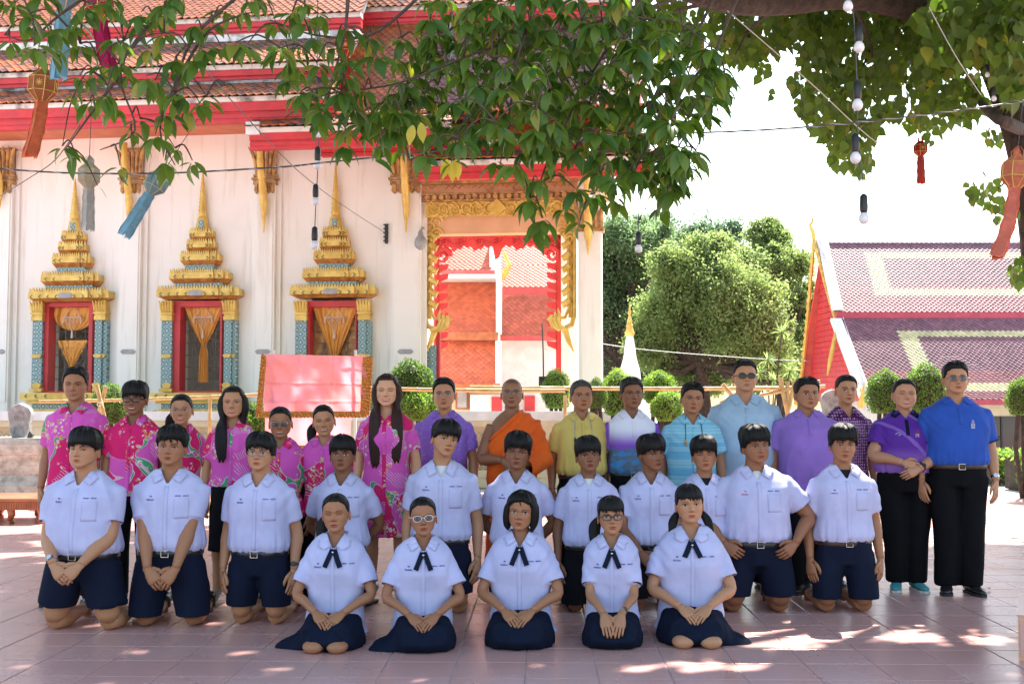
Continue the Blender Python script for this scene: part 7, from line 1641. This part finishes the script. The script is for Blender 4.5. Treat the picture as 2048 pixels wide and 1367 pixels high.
# big tree with its trunk at the right edge
TB0 = P(2150, 700, 12.6); bt_ = empty('tree', (TB0.x, 12.6, 0)); tag(bt_, 'big heart leaved tree with dark trunk at the right edge', 'tree')
def RL(px, py, Y): return P(px, py, Y) - bt_.location
def br(pts, rads, parent=bt_, loc=RL, name='branch', mt='bark', n=9): 
    q = bezier_path([loc(*p) for p in pts], 5); N_ = len(q); b = MB(); b.tube(q, [float(np.interp(i/(N_-1), np.linspace(0, 1, len(rads)), rads)) for i in range(N_)], n); return b.build(name, M[mt], parent, smooth=True)
br([(2150, 1110, 12.6), (2110, 700, 12.6), (2075, 420, 12.6), (2046, 280, 12.6), (2010, 180, 12.6), (1975, 90, 12.6), (1940, -60, 12.7), (1900, -250, 13.)], [.32, .26, .21, .19, .17, .15, .13, .11], name='trunk', n=12)
br([(2040, 250, 12.6), (2060, 120, 12.7), (2090, -20, 13.2), (2150, -200, 13.6)], [.12, .09, .08, .05]); br([(2046, 260, 12.55), (2000, 238, 10.7), (1962, 206, 12.9), (1950, 170, 12.9)], [.07, .06, .04, .02]); br([(1985, 110, 12.6), (1930, 80, 12.9), (1850, 70, 12.9), (1838, 78, 12.9)], [.10, .09, .07, .05])
br([(1965, 60, 12.6), (1830, 20, 12.2), (1700, -5, 11.6), (1560, 8, 11.), (1445, 0, 10.2), (1250, -60, 9.4), (1000, -120, 8.2), (700, -180, 8.)], [.14, .13, .12, .11, .11, .09, .08, .05])
for pts in ([(1900, -60, 12.7), (1780, 40, 12.9), (1720, 150, 12.8), (1700, 260, 12.9)], [(1850, -60, 13.2), (1660, 30, 13.6), (1610, 120, 13.6)], [(1960, 60, 12.6), (1900, 130, 13.2), (1830, 200, 13.)], [(1700, -5, 11.6), (1740, 90, 12.2), (1760, 200, 12.9)], [(1560, 8, 11.), (1500, 60, 12.), (1470, 110, 12.)], [(1445, 0, 10.2), (1340, 30, 12.), (1310, 90, 12.)], [(2046, 260, 12.6), (2020, 350, 13.2), (1985, 385, 13.2)]): br(pts, [.035, .02, .012, .005], n=5)
HC_ = [(1700, 80, 95, 520), (1640, 150, 60, 250), (1740, 190, 75, 420), (1700, 280, 55, 260), (1650, 220, 55, 200), (1640, 50, 80, 330), (1800, 100, 80, 380), (1790, 30, 90, 400), (1880, 150, 70, 330), (1860, 230, 50, 150), (1930, 200, 45, 150), (1720, 325, 25, 50), (1340, 60, 50, 160), (1320, 10, 60, 160), (1450, 30, 60, 220), (1500, 100, 38, 120), (1540, 60, 50, 150), (1475, 80, 50, 150), (1530, 140, 15, 14), (1580, 20, 60, 200),
       (1985, 380, 42, 50), (2010, 420, 35, 30), (1945, 375, 20, 16), (1990, 270, 25, 20), (1950, 30, 90, 420), (2020, 80, 70, 340), (2040, 160, 50, 160), (1900, 60, 80, 360), (2040, 10, 80, 350), (1850, 10, 70, 260), (1545, 185, 10, 3), (2045, 540, 30, 60)]
hp, hs_, hd_ = [], [], []
for cx, cy, r_, n in HC_:
    r_ *= .93
    for k in range(int(n*.72)):
        a = rnd.random()*2*PI; q = math.sqrt(rnd.random())*r_*(1 + .18*math.sin(a*5 + cx)); x, y = cx + q*math.cos(a), cy + q*math.sin(a)*.95
        Y = 13.4 + (rnd.random() - .5)*2.4 - (1.6 if (cx > 1880 and cy < 170) else 0); hp.append(tuple(RL(x, y, Y))); hs_.append((.10 + rnd.random()*.06)*(1.25 if (cx > 1880 and cy < 170) else 1)); d = Vector((rnd.gauss(0, .45), rnd.gauss(0, .45), -1 + rnd.gauss(0, .35))).normalized(); hd_.append(tuple(d))
order = sorted(range(len(hp)), key=lambda i: hp[i][1]); up_ = ng.normal(size=(len(hp), 3)); up_[:, 1] -= 1.2
for i in order[:150]: leaf_object(HEARTME, 'leaf', hp[i], hd_[i], up_[i], hs_[i], bt_)
rest = order[150:]; scatter_mesh('leaves', VH, FH, [hp[i] for i in rest], [hd_[i] for i in rest], [up_[i] for i in rest], [hs_[i] for i in rest], M['leaf_heart'], bt_)
# wide crown of the same tree, above the picture, that shades the plaza
tE = 1/math.tan(SUN_EL); sx_, sy_ = math.sin(SUN_AZ)*tE, math.cos(SUN_AZ)*tE
GAP = [(G(1560, 1272), .62, .13), (G(1720, 1262), .55, .12), (G(1860, 1235), .62, .16), (G(1960, 1275), .55, .14), (G(1500, 1283), .35, .09), (G(1650, 1240), .28, .08), (G(1425, 1335), .35, .06), (G(2040, 1190), .3, .08), (G(60, 1045), 1.2, .3), (G(160, 1085), .6, .12), (G(30, 1110), .35, .1), (G(1990, 1040), .8, .25)]
cp, cs = [], []
cl = [(rnd.uniform(-9.5, 9.), rnd.uniform(.5, 13.3), rnd.random()) for _ in range(900)] + [(-9.3 + 18.4*i/46 + rnd.gauss(0, .08), .6 + 12.6*j/34 + rnd.gauss(0, .08), rnd.random()) for i in range(47) for j in range(35)]
for (gx, gy, rr) in cl:
    for k in range(12):
        x = gx + rnd.gauss(0, .42); y = gy + rnd.gauss(0, .42); lim = 13.0 + .6*math.sin(x*1.3) + .3*math.sin(x*3.1) - max(0, x - 2)*.45
        if y > lim: continue
        if any(((x - g.x)/(a + .16))**2 + ((y - g.y)/(c + .2))**2 < 1 for g, a, c in GAP): continue
        z = max(6.6, (1.38 + .36*y + .7)/(1 - .36*sy_)) + rr*1.6 + rnd.gauss(0, .25); cp.append((x + sx_*z - bt_.location.x, y + sy_*z - bt_.location.y, z)); cs.append(.30 + rnd.random()*.12)
n = len(cp); d = rand_dirs(n, -.5); u_ = rand_dirs(n, 1.6)
scatter_mesh('crown', VH[::1], FH, cp, d, u_, cs, M['leaf_heart'], bt_)
for k in range(16):
    a = RL(1900, -250, 13.); c = Vector(cp[rnd.randrange(n)]); b = MB(); m_ = a.lerp(c, .5) + Vector((0, 0, .5)); b.tube([a, m_, c], [.09, .05, .015], 6); b.build('branch', M['bark'], bt_)
# large leaved branches in front
ft = empty('tree', P(900, -200, 7.)); tag(ft, 'overhanging branches with large drooping green leaves across the top of the picture', 'tree')
def FL(px, py, Y): return P(px, py, Y) - ft.location
BR = [[(1560, -70, 8), (1250, 30, 7.4), (1000, 90, 7), (800, 165, 6.8), (650, 190, 6.8), (570, 235, 6.8)], [(1320, -60, 7.6), (1200, 120, 7), (1130, 250, 6.7), (1085, 350, 6.6), (1065, 440, 6.6)], [(1450, -50, 8), (1360, 140, 7.4), (1300, 280, 7.1), (1240, 400, 6.9)],
      [(900, -70, 7.2), (760, 60, 7), (640, 72, 6.9), (540, 40, 7)], [(1500, -60, 7.8), (1430, 110, 7.5), (1420, 220, 7.5), (1380, 330, 7.3)], [(700, -60, 7.), (690, 60, 7), (660, 180, 7), (640, 260, 6.9)], [(560, -70, 7.2), (400, 60, 7), (350, 170, 6.9), (320, 260, 6.8), (350, 330, 6.8)], [(420, -60, 7.2), (290, 60, 7), (240, 150, 6.9), (270, 260, 6.9), (200, 300, 6.8)],
      [(250, -60, 7.), (120, 30, 7), (60, 80, 7), (10, 70, 7)], [(240, 150, 6.9), (180, 230, 6.9), (130, 300, 6.8)], [(1000, 90, 7), (960, 200, 6.8), (900, 280, 6.7), (820, 320, 6.6)], [(350, 170, 6.9), (420, 60, 7), (520, 20, 7)], [(1100, -60, 7.2), (1040, 100, 6.8), (1020, 220, 6.7), (1000, 330, 6.6)]]
nodes = []
for pts in BR:
    br(pts, [.013, .009, .006, .003], ft, FL, 'branch', 'twig', 6)
    for q in bezier_path([FL(*p) for p in pts], 6): nodes.append(q)
# also the limb that carries them, above the picture
br([(1900, -250, 13.), (1700, -260, 10), (1400, -200, 8.4), (1000, -200, 7.4), (500, -200, 7.1), (200, -180, 7.)], [.09, .08, .07, .06, .05, .03], ft, FL)
for pts in BR:
    a = FL(*pts[0]); c = FL(pts[0][0]*.8 + 150, -195, 7.3)
    if pts[0][1] < 0: b = MB(); b.tube([c, a], [.03, .022], 6); b.build('branch', M['twig'], ft)
WH = []
def inpoly(x, y, pl):
    c = False; n = len(pl)
    for i in range(n):
        x1, y1 = pl[i]; x2, y2 = pl[(i+1) % n]
        if (y1 > y) != (y2 > y) and x < (x2 - x1)*(y - y1)/(y2 - y1) + x1: c = not c
    return c
DENSE = [(860, 0), (1290, -10), (1400, 60), (1460, 180), (1400, 250), (1330, 260), (1400, 330), (1340, 400), (1280, 350), (1210, 380), (1170, 330), (1100, 330), (1000, 300), (900, 290), (800, 280), (720, 230), (800, 200), (860, 130)]
MED = [(540, 30), (640, 0), (640, 60), (860, 60), (800, 200), (740, 290), (640, 260), (560, 190)]
def sample(pl, n, dmin):
    xs = [p[0] for p in pl]; ys = [p[1] for p in pl]; out = []; tries = 0
    while len(out) < n and tries < 9000:
        tries += 1; x, y = rnd.uniform(min(xs), max(xs)), rnd.uniform(min(ys), max(ys))
        if inpoly(x, y, pl) and all((x - a)**2 + (y - c)**2 > dmin**2 for a, c in out): out.append((x, y))
    return out
LEFT = [(0, 0), (560, 0), (560, 60), (430, 150), (410, 250), (300, 290), (230, 240), (170, 120), (60, 130), (0, 110)]
for x, y in sample(LEFT, 26, 40): WH.append((x, y, 6))
for x, y in sample(DENSE, 215, 26): WH.append((x, y, 10))
for x, y in sample(MED, 34, 30): WH.append((x, y, 7))
WH += [(x, y, n) for x, y, n in [(1450, 190, 8), (1440, 150, 7), (1410, 120, 8), (1380, 200, 8), (1340, 220, 7), (1385, 310, 7), (1360, 345, 7), (1330, 300, 6), (1340, 390, 6), (1325, 425, 4), (1300, 370, 5), (1150, 390, 8), (1190, 400, 7), (1130, 430, 7), (1085, 450, 6), (1060, 410, 6), (1070, 470, 5), (1160, 455, 4), (1230, 410, 6), (1260, 350, 7), (1030, 340, 6), (990, 335, 5), (1075, 370, 7), (1110, 350, 6), (850, 320, 5), (810, 310, 4), (760, 300, 5), (690, 300, 5), (720, 260, 5), (640, 230, 6), (600, 200, 6), (580, 150, 6), (560, 100, 6),
      (30, 20, 7), (60, 60, 6), (100, 70, 5), (20, 95, 5), (70, 105, 5), (230, 30, 7), (280, 60, 7), (330, 20, 7), (390, 60, 7), (300, 110, 7), (350, 130, 7), (230, 90, 6), (410, 110, 5), (450, 30, 6), (500, 10, 5), (250, 160, 6), (310, 175, 7), (200, 140, 5), (360, 200, 6), (400, 220, 4), (330, 240, 6), (280, 250, 5), (370, 230, 4), (150, 200, 4), (180, 215, 4), (230, 230, 4), (125, 305, 5), (150, 320, 4), (260, 275, 5), (240, 345, 4), (350, 310, 5), (385, 335, 4), (330, 335, 4), (195, 385, 1), (450, 180, 2), (470, 100, 3), (160, 165, 4), (190, 20, 5), (150, 60, 4), (745, 335, 1), (905, 335, 2), (10, 10, 6)]]
LP, LD, LU, LS = [], [], [], []
for (x, y, n) in WH:
    Y = 6.9 + (rnd.random() - .5)*1.3; t = FL(x, y - 14, Y); near = min(nodes, key=lambda q: (q - t).length); 
    m_ = near.lerp(t, .5) + Vector((0, 0, .06)); b = MB(); b.tube(bezier_path([near, m_, t], 3), [.007, .006, .006, .005, .005, .004, .003], 4); b.build('twig', M['twig'], ft, smooth=True)
    nodes.append(t)
    for k in range(n):
        a = 2*PI*k/n + rnd.random()*.8; dr = rnd.uniform(-.9, .15); d = Vector((math.cos(a), math.sin(a)*.8, dr - .25)).normalized(); LP.append(tuple(t + Vector((0, 0, -.03*k/n)) + d*.015)); LD.append(tuple(d)); u = Vector((rnd.gauss(0, .3), rnd.gauss(0, .3) - .3, 1)); LU.append(tuple(u)); LS.append(rnd.uniform(.10, .15) if rnd.random() < .8 else rnd.uniform(.07, .10))
order = sorted(range(len(LP)), key=lambda i: LP[i][1])
for i in order[:300]: leaf_object(LEAFME if i % 2 else LEAFME2, 'leaf', LP[i], LD[i], LU[i], LS[i], ft)
for va_, fa_, par in ((VA, FA, 1), (VB, FB, 0)):
    rest = [i for i in order[300:] if i % 2 == par]; scatter_mesh('leaves', va_, fa_, [LP[i] for i in rest], [LD[i] for i in rest], [LU[i] for i in rest], [LS[i] for i in rest], M['leaf_big'], ft)
M['yellowleaf'] = leafmat('yellowing_leaf', (.50, .48, .08), (.58, .52, .10), (.5, .4, .08), .5, .5, .3)
mb_ = MB(); mb_.v = [tuple(v) for v in VA]; mb_.f = FA; mb_.m = [0]*len(FA); YL = mb_.build('leaf', M['yellowleaf'], link_it=False, smooth=True)
for (px_, py_, dx_) in ((895, 318, -.25), (912, 318, .12), (905, 322, 0), (842, 245, .1), (826, 250, -.2)): leaf_object(YL, 'leaf', FL(px_, py_, 6.4), (dx_, -.1, -1), (0, -1, .1), .115, ft)
# fallen leaves
M['deadleaf'] = mat('dry_yellow_leaf', (.42, .33, .05), (.25, .17, .05), .7, 60.); M['browndead'] = mat('dry_brown_leaf', (.08, .05, .03), None, .8, 60.)
for (px, py, s, mm, lb) in ((1466, 1354, .07, 'deadleaf', 'yellow fallen leaf on the tiles at the bottom'), (1622, 1192, .09, 'browndead', 'dark fallen leaf between the two rightmost kneeling boys'), (1632, 1161, .06, 'browndead', 'tiny dark leaf on the floor near the lilac polo man'), (1975, 1182, .07, 'browndead', 'dark leaf beside the black shoes of the blue polo man'), (534, 1282, .03, 'browndead', 'tiny brown leaf scrap on the tiles in front'), (370, 1266, .02, 'browndead', 'tiny leaf crumb below the second boy'), (1634, 1343, .02, 'browndead', 'tiny dark crumb on the front tiles at right')):
    g = G(px, py); b = MB(); b.v = [(x*s, y*s, z*s + .012) for x, y, z in VA]; b.f = FA; b.m = [0]*len(FA); o = b.build('fallen_leaf', M[mm], loc=(g.x, g.y, s*.22), rot=(0, 0, px % 6)); tag(o, lb, 'leaf')
